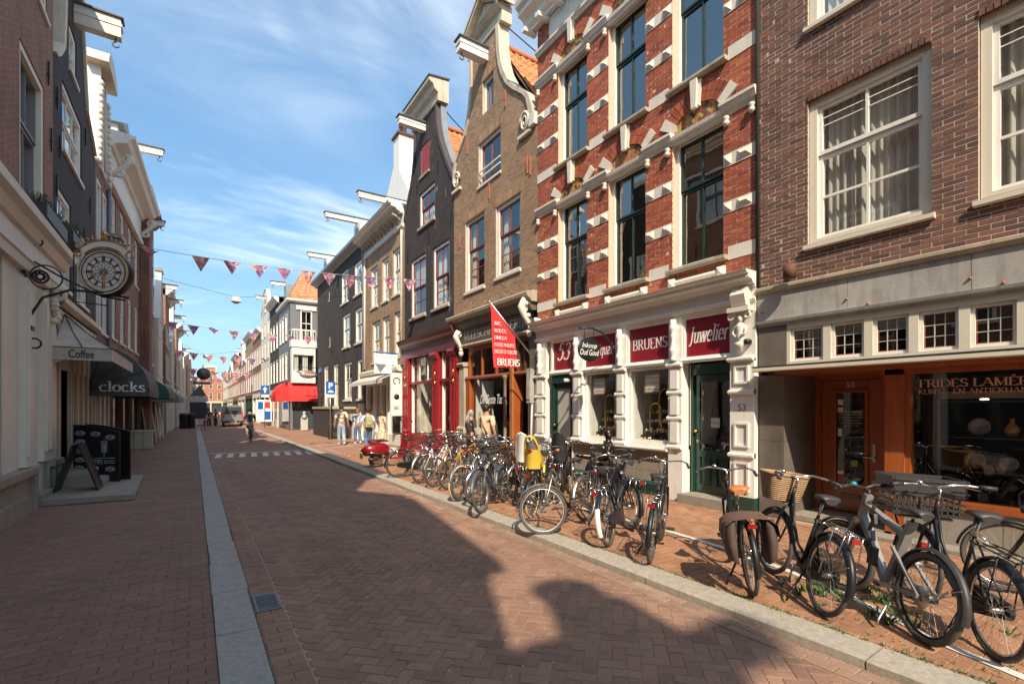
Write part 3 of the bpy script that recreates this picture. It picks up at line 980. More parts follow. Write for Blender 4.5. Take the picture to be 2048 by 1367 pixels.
def window(bld, fr, u0, u1, z0, z1, rec=.08, fw=.07, dp=.10, mf=None, ms=None, cols=2, split=.55, low_rows=1, top_rows=1, sill=None, cur=None, glass=None, bar=.026, sash=.05, label=None, each=True, single=False, blind=0.0):
 """box frame, sashes, glazing bars, panes, sill and curtain of one window"""
 mf, ms, glass = mf or M_white, ms or mf or M_white, glass or M_glass
 b = MB()
 a0, a1 = -rec - dp, -rec
 b.fbox(fr, u0, u0 + fw, a0, a1, z0, z1)
 b.fbox(fr, u1 - fw, u1, a0, a1, z0, z1)
 b.fbox(fr, u0 + fw, u1 - fw, a0, a1, z1 - fw, z1)
 b.fbox(fr, u0 + fw, u1 - fw, a0, a1, z0, z0 + fw * .8)
 wn = b.build('window', mf, bld, label=label)
 iu0, iu1, iz0, iz1 = u0 + fw, u1 - fw, z0 + fw * .8, z1 - fw
 zt = iz0 + (iz1 - iz0) * split
 s = MB()
 d0, d1 = -rec - dp * .85, -rec - dp * .30
 halves = [(iz0, iz1, d0, d1, low_rows)] if single else [(iz0, zt - .012, d0 - .02, d1 - .03, low_rows), (zt, iz1, d0, d1, top_rows)]
 for za, zb, e0, e1, rows in halves:
  s.fbox(fr, iu0, iu0 + sash, e0, e1, za, zb)
  s.fbox(fr, iu1 - sash, iu1, e0, e1, za, zb)
  s.fbox(fr, iu0 + sash, iu1 - sash, e0, e1, zb - sash, zb)
  s.fbox(fr, iu0 + sash, iu1 - sash, e0, e1, za, za + sash)
  pu0, pu1, pz0, pz1 = iu0 + sash, iu1 - sash, za + sash, zb - sash
  dm = (e0 + e1) / 2
  for c_ in range(1, cols):
   x = pu0 + (pu1 - pu0) * c_ / cols
   s.fbox(fr, x - bar / 2, x + bar / 2, dm - .012, e1 - .003, pz0, pz1)
  for r_ in range(1, rows):
   z = pz0 + (pz1 - pz0) * r_ / rows
   s.fbox(fr, pu0, pu1, dm - .013, e1 - .005, z - bar / 2, z + bar / 2)
  if each:
   for c_ in range(cols):
    for r_ in range(rows):
     pa, pb = pu0 + (pu1 - pu0) * c_ / cols, pu0 + (pu1 - pu0) * (c_ + 1) / cols
     qa, qb = pz0 + (pz1 - pz0) * r_ / rows, pz0 + (pz1 - pz0) * (r_ + 1) / rows
     t1, t2 = rnd.gauss(0, .003), rnd.gauss(0, .003)
     MB().poly(orient(fr, [fr.p(pa, dm + t1, qa), fr.p(pb, dm - t1, qa), fr.p(pb, dm - t1 + t2, qb), fr.p(pa, dm + t1 + t2, qb)])).build('pane', glass, wn)
  else:
   MB().poly(orient(fr, [fr.p(pu0, dm, pz0), fr.p(pu1, dm, pz0), fr.p(pu1, dm, pz1), fr.p(pu0, dm, pz1)])).build('pane', glass, wn)
 s.build('sash', ms, wn)
 if sill:
  m_, pr, h = sill
  MB().mould(fr, [(-rec - .02, z0 - h), (pr - .01, z0 - h), (pr, z0 - h + .012), (pr, z0 - .018), (-rec - .02, z0 - .002)], u0 - .05, u1 + .05).build('sill', m_, wn)
 if cur == 'full':
  curtain(wn, fr, iu0, iu1, iz0, iz1, -rec - dp - .10, M_curt, waves=(iu1 - iu0) * 9)
 elif cur == 'sides':
  w_ = (iu1 - iu0) * rnd.uniform(.2, .32)
  curtain(wn, fr, iu0, iu0 + w_, iz0, iz1, -rec - dp - .10, M_curtw, waves=4)
  curtain(wn, fr, iu1 - w_, iu1, iz0, iz1, -rec - dp - .10, M_curtw, waves=4)
 elif cur == 'half':
  curtain(wn, fr, iu0, iu1, iz0, zt, -rec - dp - .10, M_curtw, waves=7)
 elif cur == 'one':
  curtain(wn, fr, iu0 + (iu1 - iu0) * .45, iu1, iz0, iz1, -rec - dp - .10, M_curtw, waves=5)
 if blind:
  MB().fbox(fr, iu0, iu1, -rec - dp - .06, -rec - dp - .05, iz1 - (iz1 - iz0) * blind, iz1).build('blind', M_blind, wn)
 return wn
def orient(fr, q):
 """face a pane out of the facade"""
 n = (q[1] - q[0]).cross(q[2] - q[0])
 return q if n.dot(fr.n) > 0 else q[::-1]
def room(bld, fr, u0, u1, z0, z1, depth=1.6, floors=(), m=None):
 b = MB()
 b.fbox(fr, u0, u1, -depth - .1, -depth, z0, z1)
 b.fbox(fr, u0 - .0, u0 + .08, -depth, -.30, z0, z1)
 b.fbox(fr, u1 - .08, u1, -depth, -.30, z0, z1)
 for z in floors:
  b.fbox(fr, u0 + .08, u1 - .08, -depth, -.30, z, z + .18)
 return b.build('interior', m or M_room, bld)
def shell(bld, fr, u0, u1, z0, z1, depth, m, name='side_wall', d0=-.25):
 """the two party walls and the back of a house"""
 b = MB()
 b.fbox(fr, u0 + .003, u0 + .12, -depth, d0, z0, z1)
 b.fbox(fr, u1 - .12, u1 - .003, -depth, d0, z0, z1)
 b.fbox(fr, u0 + .12, u1 - .12, -depth, -depth + .15, z0, z1)
 return b.build(name, m, bld)
def roof_tiles(bld, fr, u_eave, z_eave, u_ridge, z_ridge, d_front, d_back, m, parts=True, tw=.24, tl=.33, limit=300):
 """pantiles on a slope that rises from the eave to the ridge; the ridge runs away from the street"""
 run, rise = u_ridge - u_eave, z_ridge - z_eave
 L = math.hypot(run, rise)
 su, sz = run / L, rise / L
 nu, nz = (-sz, su) if run > 0 else (sz, -su)
 if nz < 0:
  nu, nz = -nu, -nz
 nx = int((d_front - d_back) / tw)
 ny = max(1, int(L / tl))
 items = []
 for iy in range(ny):
  for ix in range(nx):
   items.append((ix, iy))
 under = MB()
 e = .03
 q = [fr.p(u_eave - nu * e, d_front, z_eave - nz * e), fr.p(u_ridge - nu * e, d_front, z_ridge - nz * e), fr.p(u_ridge - nu * e, d_back, z_ridge - nz * e), fr.p(u_eave - nu * e, d_back, z_eave - nz * e)]
 under.add(q + [a - Vector((0, 0, .08)) for a in q], [(0, 1, 2, 3), (7, 6, 5, 4), (0, 4, 5, 1), (1, 5, 6, 2), (2, 6, 7, 3), (3, 7, 4, 0)])
 rf = under.build('roof', M_wood_dk, bld)
 prof = [(0, .012), (.10, .040), (.24, .055), (.40, .038), (.55, .008), (.78, -.002), (1.0, .012)]
 def tile(mb, ix, iy, jit):
  s0, s1 = iy * tl - .04, (iy + 1) * tl + .02
  vs = []
  for s_, lift in ((s0, .03), (s1, .004)):
   for k, h in prof:
    d = d_front - (ix + k) * tw
    uu = u_eave + su * s_ + nu * (h + lift + jit)
    z_ = z_eave + sz * s_ + nz * (h + lift + jit)
    vs.append(fr.p(uu, d, z_))
  n_ = len(prof)
  vs += [v_ - Vector((0, 0, .022)) for v_ in vs[:n_]]
  mb.add(vs, [(i, i + 1, n_ + i + 1, n_ + i) for i in range(n_ - 1)] + [(i + 2 * n_, i + 1 + 2 * n_, i + 1, i) for i in range(n_ - 1)])
 if parts:
  items.sort(key=lambda q_: -seen(fr.p(u_eave + su * q_[1] * tl, d_front - q_[0] * tw, z_eave + sz * q_[1] * tl)))
 base = MB()
 tile(base, 0, 0, 0)
 me = base.mesh('roof_tile', m, Vector((0, 0, 0)))
 rest = MB()
 p0 = fr.p(u_eave, d_front, z_eave)
 for k, (ix, iy) in enumerate(items):
  jit = rnd.gauss(0, .004)
  if parts and k < limit:
   off = fr.p(u_eave + su * iy * tl + nu * jit, d_front - ix * tw, z_eave + sz * iy * tl + nz * jit) - p0
   child('roof_tile', me, rf, off)
  else:
   tile(rest, ix, iy, jit)
 if rest.v:
  rest.build('tiling', m, rf, kind='stuff')
 return rf
CORN = [(0, 0), (.10, 0), (.10, .05), (.16, .08), (.20, .16), (.30, .19), (.30, .27), (.36, .30), (.38, .36), (0, .36)]
def cornice(bld, fr, u0, u1, z, h=.36, d=.38, m=None, name='cornice', d0=0.0):
 b = MB()
 b.mould(fr, [(d0 + a / .38 * d, z + c_ / .36 * h) for a, c_ in CORN], u0, u1)
 return b.build(name, m or M_white, bld)
def hoist(bld, fr, u, z, out, m=None, w_=.16, h=.22, back=.25, hook=True, cover=True):
 """hoisting beam with a little lead roof and a hook"""
 b = MB()
 b.fbox(fr, u - w_ / 2, u + w_ / 2, -back, out, z, z + h)
 b.fbox(fr, u - w_ / 2 - .02, u + w_ / 2 + .02, -back, out + .03, z + h * .55, z + h * .72)
 o = b.build('hoist_beam', m or M_white, bld)
 if cover:
  MB().mould(fr, [(-back, z + h + .002), (out + .06, z + h + .002), (out + .06, z + h + .03), (-back, z + h + .07)], u - w_ / 2 - .06, u + w_ / 2 + .06).build('cap', M_lead, o)
 if hook:
  q = fr.p(u, out - .12, z)
  B_ = MB()
  B_.tube([q, q - Vector((0, 0, .10))], .018)
  ax = Matrix((fr.n, (0, 0, 1), fr.u)).transposed()
  B_.ring(q - Vector((0, 0, .17)), .07, .018, ax, 12, 6, R(90), R(360))
  B_.build('hook', M_steel_dk, o)
 return o
def anchor(bld, fr, u, z, m=None, h=.5):
 b = MB()
 b.fbox(fr, u - .012, u + .012, .012, .045, z, z + h)
 b.fbox(fr, u - .022, u + .022, .0, .05, z + h * .40, z + h * .48)
 return b.build('wall_anchor', m or M_anchor, bld)
# ------------------------------------------------------------------ right row, number 55: brown brick house with antique shop
fr = FR_R
h55 = thing('brick_house', 'purple brown brick house with cream windows above the antique shop', 'house', (RX, 1.5, .08))
ops = [(2.22, 3.72, 4.37, 6.57), (.30, 1.78, 4.37, 6.57), (-1.6, -.15, 4.37, 6.57), (2.22, 3.72, 7.72, 9.7), (.30, 1.78, 7.72, 9.7)]
wall(h55, fr, [(3.86, -2.6, 4.488), (11.4, -2.6, 4.488)], ops, .22, M_mortar, dict(mat=M_b55, l=.222, h=.0655, j=.013, limit=300))
shell(h55, fr, -2.6, 4.488, .08, 11.4, 6, M_red_l2)
MB().fbox(fr, -2.6, 4.488, -6, 0, 11.402, 11.7).build('roof', M_lead, h55)
room(h55, fr, -2.4, 4.3, 3.9, 11.3, 2.2, (6.9, 10.3))
sold = MB().box(-.5, .5, -.5, .5, -.5, .5).mesh('soldier_brick', M_b55)
for (a, b_, z0, z1) in ops[:2]:
 n = int((b_ - a) / .066)
 for i in range(n):
  o = child('soldier_brick', sold, h55, fr.p(a + (i + .5) * (b_ - a) / n, .004, z1 + .052), rot=(0, rnd.gauss(0, .01), rnd.gauss(0, .01)))
  o.scale = (.03, .054, .098)
for i, (a, b_, z0, z1) in enumerate(ops):
 wn = window(h55, fr, a + .01, b_ - .01, z0, z1 - .005, rec=.05, fw=.10, dp=.12, mf=M_cream, ms=M_white, cols=2, split=.63, low_rows=2, top_rows=1, sill=(M_cream, .07, .085), cur='full', bar=.034, sash=.055)
 for z in (z1 - .42, z1 - .30):
  MB().fbox(fr, a + .17, b_ - .17, -.118, -.106, z, z + .012).build('glazing_bar', M_white, wn)
# stone lintel band in slabs, mouldings over and under it
for a, b_ in ((3.163, 4.488), (1.833, 3.157), (.503, 1.827), (-.83, .497), (-2.6, -.836)):
 MB().fbox(fr, a, b_, -.1, .05, 3.292, 3.74).build('stone_slab', M_conc, h55)
MB().mould(fr, [(-.1, 3.742), (.07, 3.742), (.11, 3.79), (.11, 3.83), (.03, 3.858), (-.1, 3.858)], -2.6, 4.488).build('upper_moulding', M_stone, h55)
MB().mould(fr, [(-.1, 3.20), (.04, 3.20), (.05, 3.235), (.09, 3.25), (.10, 3.29), (-.1, 3.29)], -2.6, 4.488).build('lower_moulding', M_conc, h55)
for u_ in (4.40, 3.165, 2.9, 1.84, 1.55):
 q = fr.p(u_, .055, 3.44 if u_ not in (2.9, 1.55) else 3.325)
 MB().ball(q, (.03, .018, .018), 8, 4).build('iron_bolt', M_anchor, h55)
# small leaded lights
MB().fbox(fr, 4.03, 4.485, -.3, .02, 2.535, 3.198).build('stone_block', M_dkstone, h55)
cl = MB()
xs = [4.03, 3.445, 2.915, 2.405, 1.905, 1.40, .9, .4, -.1, -.6, -1.1]
cl.fbox(fr, -2.6, 4.028, -.2, .015, 2.535, 2.60)
cl.fbox(fr, -2.6, 4.028, -.2, .015, 3.12, 3.198)
for x in xs:
 cl.fbox(fr, x - .052, x + (.052 if x < 4 else -.002), -.2, .012, 2.602, 3.118)
cl.build('window_strip', M_cream, h55)
for a, b_ in zip(xs[1:], xs):
 u0, u1 = a + .055, b_ - .055
 b = MB()
 for r_ in ((u0, u0 + .035, 2.605, 3.115), (u1 - .035, u1, 2.605, 3.115), (u0 + .035, u1 - .035, 3.08, 3.115), (u0 + .035, u1 - .035, 2.605, 2.645)):
  b.fbox(fr, r_[0], r_[1], -.10, -.02, r_[2], r_[3])
 wn = b.build('leaded_window', M_white, h55)
 lead, border = MB(), MB()
 g0, g1, k0, k1 = u0 + .036, u1 - .036, 2.646, 3.079
 for k in range(1, 3):
  x = g0 + (g1 - g0) * (k / 3)
  lead.fbox(fr, x - .005, x + .005, -.066, -.052, k0, k1)
  z = k0 + (k1 - k0) * (k / 3)
  lead.fbox(fr, g0, g1, -.065, -.053, z - .005, z + .005)
 for (p, q, z0, z1) in ((g0, g0 + .014, k0, k1), (g1 - .014, g1, k0, k1), (g0, g1, k0, k0 + .014), (g0, g1, k1 - .014, k1)):
  border.fbox(fr, p, q, -.064, -.054, z0, z1)
 lead.build('leading', M_lampw, wn)
 border.build('coloured_border', M_sash_br, wn)
 MB().poly(orient(fr, [fr.p(g0, -.06, k0), fr.p(g1, -.06, k0), fr.p(g1, -.06, k1), fr.p(g0, -.06, k1)])).build('pane', M_glass, wn)
# canopy board
b = MB()
b.mould(fr, [(-.2, 2.50), (.36, 2.44), (.40, 2.455), (.40, 2.50), (.37, 2.515), (-.2, 2.532)], -2.6, 4.38)
b.build('canopy', M_cream, h55)
MB().fbox(fr, -2.6, 4.385, -.2, .405, 2.516, 2.53).build('canopy_lead', M_lead, h55)
MB().fbox(fr, -2.6, 4.06, -1.2, .34, 2.40, 2.437).build('soffit', M_wood, h55)
MB().tube([fr.p(4.497, .03, 11.3), fr.p(4.497, .03, 3.88)], .032, 8).build('drainpipe_or_shade', M_dark, h55)  # dark strip added for the shadow line between the two houses, no real pipe
# stone pier and deep doorway
b = MB()
b.fbox(fr, 4.08, 4.485, -.25, .0, .08, 1.33)
b.build('pier', M_dkstone, h55)
MB().fbox(fr, 4.083, 4.485, -.25, -.003, 1.334, 2.40).build('pier', M_dkstone, h55)
for z0, z1 in ((.08, .72), (.724, 1.55), (1.554, 2.40)):
 MB().fbox(fr, 4.08, 4.3, -.62, -.252, z0, z1).build('stone_slab', M_dkstone, h55)
 MB().fbox(fr, 4.08, 4.3, -1.08, -.624, z0, z1).build('stone_slab', M_dkstone, h55)
MB().fbox(fr, 2.7, 4.08, -1.2, -.15, .085, .16).build('threshold', M_plinth, h55)
DD = -1.05
b = MB()
b.fbox(fr, 3.98, 4.075, DD - .08, DD + .04, .16, 2.40)
b.fbox(fr, 3.06, 3.12, DD - .08, DD + .04, .16, 2.40)
b.fbox(fr, 3.12, 3.98, DD - .08, DD + .04, 2.33, 2.40)
b.build('door_frame', M_wood, h55)
MB().fbox(fr, 3.985, 3.997, DD + .041, DD + .05, .2, 2.32).build('door_strip', M_brass, h55)
b = MB()
for q in ((3.12, 3.31, .18, 2.32), (3.79, 3.975, .18, 2.32), (3.312, 3.788, 2.14, 2.32), (3.312, 3.788, .18, .62)):
 b.fbox(fr, q[0], q[1], DD - .05, DD + .005, q[2], q[3])
dr = b.build('door', M_wood, h55)
b = MB()
for q in ((3.30, 3.345, .60, 2.16), (3.755, 3.80, .60, 2.16), (3.345, 3.755, 2.115, 2.16), (3.345, 3.755, .60, .645)):
 b.fbox(fr, q[0], q[1], DD + .006, DD + .035, q[2], q[3])
b.build('moulding', M_wood, dr)
MB().poly(orient(fr, [fr.p(3.345, DD, .645), fr.p(3.755, DD, .645), fr.p(3.755, DD, 2.115), fr.p(3.345, DD, 2.115)])).build('pane', M_glass_s, dr)
b = MB()
b.fbox(fr, 3.20, 3.245, DD + .006, DD + .02, 1.02, 1.30)
b.fbox(fr, 3.20, 3.36, DD + .05, DD + .07, 1.075, 1.095)
b.fbox(fr, 3.21, 3.23, DD + .02, DD + .06, 1.07, 1.10)
b.build('handle', M_chrome, dr)
b = MB().fbox(fr, 3.42, 3.68, DD + .006, DD + .03, .40, .47)
b.build('letter_slot', M_steel_dk, dr)
MB().lathe(fr.p(3.215, DD + .006, .70), [(.03, 0), (.03, .01), (.001, .012)], 10, Matrix((fr.u, (0, 0, 1), fr.n)).transposed()).build('lock', M_paper, dr)
t_ = MB()
put_text(t_, text_polys('55', .135), fr.p(3.55, DD + .008, 2.20), RR, align='C')
t_.build('house_number', M_text_g, dr)
t_ = MB()
put_text(t_, serif_polys('FRIDES LAMERIS', .034), fr.p(3.55, DD + .006, 1.79), RR, align='C', width=.34)
for i, tx in enumerate(('KUNST- EN ANTIEKHANDEL', 'AL MEER DAN TACHTIG JAAR', 'GESPECIALISEERD IN', 'GLAS, KERAMIEK EN TEGELS', 'OPEN DI-ZA 11-17')):
 put_text(t_, text_polys(tx, .026), fr.p(3.55, DD + .006, 1.75 - i * .045), RR, align='C')
t_.build('lettering', M_text_w, dr)
for u_, z, w_, h, m_ in ((3.70, 1.92, .08, .09, M_paper), (3.70, 1.80, .08, .08, M_paper), (3.71, 1.40, .06, .13, M_paper), (3.70, .70, .09, .06, P('red_sticker', (.5, .05, .05))), (3.70, .78, .09, .05, M_paper), (3.5, .92, .09, .10, P('green_sticker', (.25, .42, .06)))):
 MB().fbox(fr, u_ - w_ / 2, u_ + w_ / 2, DD + .003, DD + .005, z, z + h).build('sticker', m_, dr)
# shop window
b = MB()
b.hexa([fr.p(u_, d_, z_) for z_ in (.1, 2.398) for u_, d_ in ((3.0, -1.15), (2.72, -.33), (2.77, -.33), (3.055, -1.15))])
b.fbox(fr, 2.56, 2.78, -.32, -.15, .10, 2.398)
b.fbox(fr, -2.6, 2.80, -.32, -.15, 2.33, 2.398)
b.fbox(fr, -2.6, 2.80, -.34, -.10, .60, .68)
b.fbox(fr, 2.50, 2.56, -.30, -.18, .682, 2.328)
b.fbox(fr, .2, .28, -.32, -.18, .682, 2.328)
b.build('shop_window', M_wood, h55)
for a, b_ in ((.28, 2.50), (-2.5, .2)):
 MB().poly(orient(fr, [fr.p(a, -.24, .68), fr.p(b_, -.24, .68), fr.p(b_, -.24, 2.33), fr.p(a, -.24, 2.33)])).build('shop_pane', M_glass_s, h55)
for a, b_ in ((1.603, 2.775), (.203, 1.597), (-1.2, .197), (-2.6, -1.206)):
 MB().fbox(fr, a, b_, -.4, -.16, .08, .598).build('plinth_stone', M_plinth, h55)
MB().fbox(fr, -2.6, 3.0, -.158, .18, .082, .13).build('step', M_plinth, h55)
b = MB()
b.fbox(fr, -2.5, 4.3, -4.0, -3.9, .1, 3.8)
b.fbox(fr, -2.5, 4.3, -3.9, -.7, 2.45, 2.52)
b.fbox(fr, -2.5, 2.9, -3.9, -.45, .1, .2)
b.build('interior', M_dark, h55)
t_ = MB()
put_text(t_, serif_polys('FRIDES LAMÉRIS', .098, .16, .05), fr.p(2.42, -.225, 2.145), RR, width=1.16)
put_text(t_, serif_polys('KUNST- EN ANTIEKHANDEL', .062, .12, .05), fr.p(2.43, -.225, 2.055), RR, width=1.20)
t_.build('window_lettering', P('copper_lettering', (.70, .42, .28), .4, var=.04), h55)
# what stands inside: shelf unit, plates, vases
sh = thing('display_cabinet', 'dim glass cabinet with shelves behind the antique shop pane', 'cabinet', fr.p(1.6, -1.3, .2))
b = MB()
for z in (.98, 1.45, 1.95):
 b.fbox(fr, .3, 2.45, -1.5, -1.05, z, z + .02)
b.build('shelf', M_wood_dk, sh)
b = MB()
for u_ in (.3, 1.35, 2.42):
 b.fbox(fr, u_, u_ + .03, -1.06, -1.03, .2, 2.1)
b.fbox(fr, .3, 2.45, -1.06, -1.03, 2.0, 2.1)
b.build('frame', P('cabinet_frame', (.30, .27, .22), .4), sh)
M_porc = P('blue_white_porcelain', (.42, .46, .52), .15, var=.55, scale=24)
M_porc2 = P('ochre_glaze', (.45, .30, .14), .15, var=.4, scale=20)
dn = Matrix((fr.u, (0, 0, 1), fr.n)).transposed()
words = ['large', 'small', 'broad', 'pale', 'dark', 'oval', 'shallow', 'gilded']
for k, (u_, z, r_) in enumerate(((2.1, 1.00, .12), (1.76, 1.00, .10), (1.05, 1.00, .13), (.62, 1.00, .11), (2.05, 1.47, .12), (.95, 1.47, .09), (.55, 1.47, .11), (1.42, 1.0, .07))):
 q = fr.p(u_, -1.28, z + r_ + .02)
 o = tag(MB().lathe(q, [(.001, 0), (r_ * .6, .004), (r_ * .72, .02), (r_, .035), (r_, .045), (r_ * .7, .03), (.001, .012)], 18, dn).build('plate', M_porc if k % 3 else M_porc2, loc=q),
  '%s decorated plate standing on the %s cabinet shelf in the antique shop' % (words[k], 'upper' if z > 1.2 else 'lower'), 'plate', 'plates in the antique shop window')
for k, (u_, z, r_, h) in enumerate(((1.72, 1.47, .085, .24), (1.40, 1.47, .09, .30), (1.15, 1.47, .06, .18), (.80, 1.0, .07, .2))):
 q = fr.p(u_, -1.2, z + .02)
 tag(MB().lathe(q, [(.001, 0), (r_ * .5, 0), (r_ * .95, h * .25), (r_, h * .42), (r_ * .5, h * .68), (r_ * .28, h * .78), (r_ * .45, h), (.001, h)], 14).build('vase', (M_porc2, M_porc, M_frost, M_porc)[k], loc=q),
  ['round ochre glazed vase beside the painted plate', 'tall blue and white vase in the middle of the shelf', 'little frosted glass vase near the cabinet post', 'small blue vase on the lower shelf'][k], 'vase', 'vases in the antique shop window')
for k, u_ in enumerate((2.0, 1.5, .8)):
 q = fr.p(u_, -1.25, 1.985)
 tag(MB().lathe(q, [(.04, .0), (.045, .012), (.001, .014)], 10).build('spotlight', [MATS.get('lit_spot') or P('lit_spot', (.9, .6, .3), .5, emit=(1, .62, .28), estr=14)][0], loc=q),
  ['lit warm spotlight above the painted plate', 'lit warm spotlight above the tall vase', 'lit warm spotlight near the right cabinet post'][k], 'spotlight', 'spotlights in the antique shop cabinet')
lp = thing('wall_lamp', 'rusty cylinder spotlight on a short pipe above the stone band', 'lamp', fr.p(4.0, 0, 3.9))
b = MB()
b.tube([fr.p(4.0, .03, 3.93), fr.p(4.0, .16, 3.97), fr.p(3.9, .22, 3.95)], .016)
b.fbox(fr, 3.97, 4.03, .012, .03, 3.88, 3.98)
b.build('arm', M_steel_dk, lp)
b = MB().lathe(fr.p(3.86, .26, 3.86), [(.001, 0), (.095, 0), (.095, .2), (.085, .205), (.001, .2)], 14)
b.build('shade', M_rust, lp)
# ------------------------------------------------------------------ number 53: striped jeweller
h53 = thing('jeweller_house', 'orange red brick house with white stone bands above the white jeweller shopfront', 'house', (RX, 7.6, .08))
U0, U1 = 4.505, 10.725
WC = [(9.275, .548), (7.46, .542), (5.69, .552)]
def arch_open(uc, hw, z0, zs_, rise, th):
 def f(z):
  if z0 < z < zs_:
   return uc - hw, uc + hw
  if zs_ <= z < zs_ + rise + th:
   k = 1 - ((z - zs_) / (rise + th)) ** 2
   q = (hw + th * .85) * math.sqrt(max(0, k))
   return uc - q, uc + q
  return None
 f.zs = [z0, zs_] + [zs_ + (rise + th) * math.sin(R(90 * i / 10)) for i in range(1, 11)]
 return f
LV = ((4.58, 7.14), (8.10, 10.66))
ops = [arch_open(uc, hw, z0, zs_, .43, .34) for z0, zs_ in LV for uc, hw in WC]
wall(h53, fr, [(4.14, U0, U1), (12.2, U0, U1)], ops, .13, M_mortar_red, dict(mat=M_b53, l=.222, h=.0645, j=.009, limit=300))
shell(h53, fr, U0, U1, .08, 12.2, 7, M_red_l, d0=-.14)
MB().fbox(fr, U0, U1, -7, -.01, 12.21, 12.7).build('roof', M_lead, h53)
room(h53, fr, U0 + .15, U1 - .15, 4.2, 12.1, 2.0, (7.65, 11.2))
M_tymp = pieces('tympanum_brick', [(.42, .27, .06), (.46, .31, .08), (.36, .10, .05), (.06, .045, .05), (.40, .24, .05), (.34, .09, .05)], .8)
for li, (z0, zs_) in enumerate(LV):
 for uc, hw in WC:
  window(h53, fr, uc - hw + .004, uc + hw - .004, z0 + .02, zs_ - .05, rec=.115, fw=.075, dp=.14, mf=M_white, ms=M_sash_g, cols=2, split=.62, sill=None, bar=.028, sash=.042,
      cur=None, glass=M_glass53, blind=0)
  ar = MB()
  N = 20
  for i in range(N):
   if abs(i - (N - 1) / 2) < 1.2 or i in (2, 3, 16, 17):
    continue
   for ring in range(2):
    t0, t1 = PI * (i + .06) / N, PI * (i + .94) / N
    r0, r1 = ring * .5 + .01, ring * .5 + .49
    pt = lambda t, k: (uc + (hw + .34 * .85 * k) * math.cos(t), zs_ + (.43 + .34 * k) * math.sin(t))
    ar.prism(fr, [pt(t0, r0), pt(t1, r0), pt(t1, r1), pt(t0, r1)], .01 + rnd.uniform(0, .004), -.10)
  ar.build('arch', M_b53, h53, kind='stuff')
  pt = lambda t, k: (uc + (hw + .34 * .85 * k) * math.cos(t), zs_ + (.43 + .34 * k) * math.sin(t))
  MB().prism(fr, [pt(PI * .10, .0), pt(PI * .20, 0), pt(PI * .205, 1.12), pt(PI * .125, 1.22)], .035, -.1).build('springer_stone', M_white_s, h53)
  MB().prism(fr, [pt(PI * .80, 0), pt(PI * .90, .0), pt(PI * .875, 1.22), pt(PI * .795, 1.12)], .035, -.1).build('springer_stone', M_white_s, h53)
  kb = MB()
  kb.prism(fr, [(uc - .085, zs_ + .37), (uc + .085, zs_ + .37), (uc + .125, zs_ + .84), (uc - .125, zs_ + .84)], .05, -.1)
  kb.prism(fr, [(uc - .05, zs_ + .33), (uc + .05, zs_ + .33), (uc + .075, zs_ + .86), (uc - .075, zs_ + .86)], .11, .05)
  kb.build('keystone', M_white_s, h53)
  ty = MB()
  ty.prism(fr, [(uc + (hw + .05) * math.cos(PI * i / 16), zs_ + .02 + .45 * math.sin(PI * i / 16)) for i in range(17)], -.032, -.12)
  ty.build('tympanum', M_mortar_red, h53)
  ty = MB()
  for p in herring(uc - hw, uc + hw, zs_ + .05, zs_ + .47, .066, R(45), .008):
   mx_, mz = sum(q[0] for q in p) / len(p), sum(q[1] for q in p) / len(p)
   if ((mx_ - uc) / hw) ** 2 + ((mz - zs_) / .43) ** 2 < .95:
    ty.prism(fr, p, -.026, -.031)
  ty.build('tympanum_brick', M_tymp, h53, kind='stuff')
  MB().mould(fr, [(-.1, zs_ - .10), (.015, zs_ - .10), (.02, zs_ - .05), (.07, zs_ - .03), (.085, zs_ + .03), (-.1, zs_ + .045)], uc - hw + .001, uc + hw - .001).build('lintel', M_white, h53)
  # sill, bar and end blocks
  MB().mould(fr, [(-.25, z0 - .085), (.10, z0 - .085), (.115, z0 - .06), (.115, z0 - .01), (-.25, z0 + .018)], uc - hw - .09, uc + hw + .09).build('sill', M_stone, h53)
  if li == 0:
   b = MB()
   b.mould(fr, [(.012, z0 - .32), (.05, z0 - .32), (.075, z0 - .28), (.05, z0 - .23), (.012, z0 - .23)], uc - hw + .06, uc + hw - .06)
   o = b.build('sill_bar', M_white_s, h53)
   for sg in (-1, 1):
    c_ = uc + sg * (hw - .02)
    b = MB().fbox(fr, c_ - .075, c_ + .075, .012, .075, z0 - .36, z0 - .19)
    b.add([fr.p(c_ - .075, .0752, z0 - .36), fr.p(c_ + .075, .0752, z0 - .36), fr.p(c_ + .075, .0752, z0 - .19), fr.p(c_ - .075, .0752, z0 - .19), fr.p(c_, .125, z0 - .275)], [(0, 1, 4), (1, 2, 4), (2, 3, 4), (3, 0, 4)])
    b.build('block', M_white_s, o)
PIERS = [(U0, 5.135), (6.245, 6.915), (8.005, 8.725), (9.826, U1)]
def gem(fr, lst, ua, ub, za, zb, d0, d1):
 mb = MB()
 lst.append(mb)
 k = min(ub - ua, zb - za) / 2
 mb.add([fr.p(ua, d0, za), fr.p(ub, d0, za), fr.p(ub, d0, zb), fr.p(ua, d0, zb), fr.p(ua + k, d1, (za + zb) / 2), fr.p(ub - k, d1, (za + zb) / 2)],
     [(0, 1, 5, 4), (1, 2, 5), (2, 3, 4, 5), (3, 0, 4)])
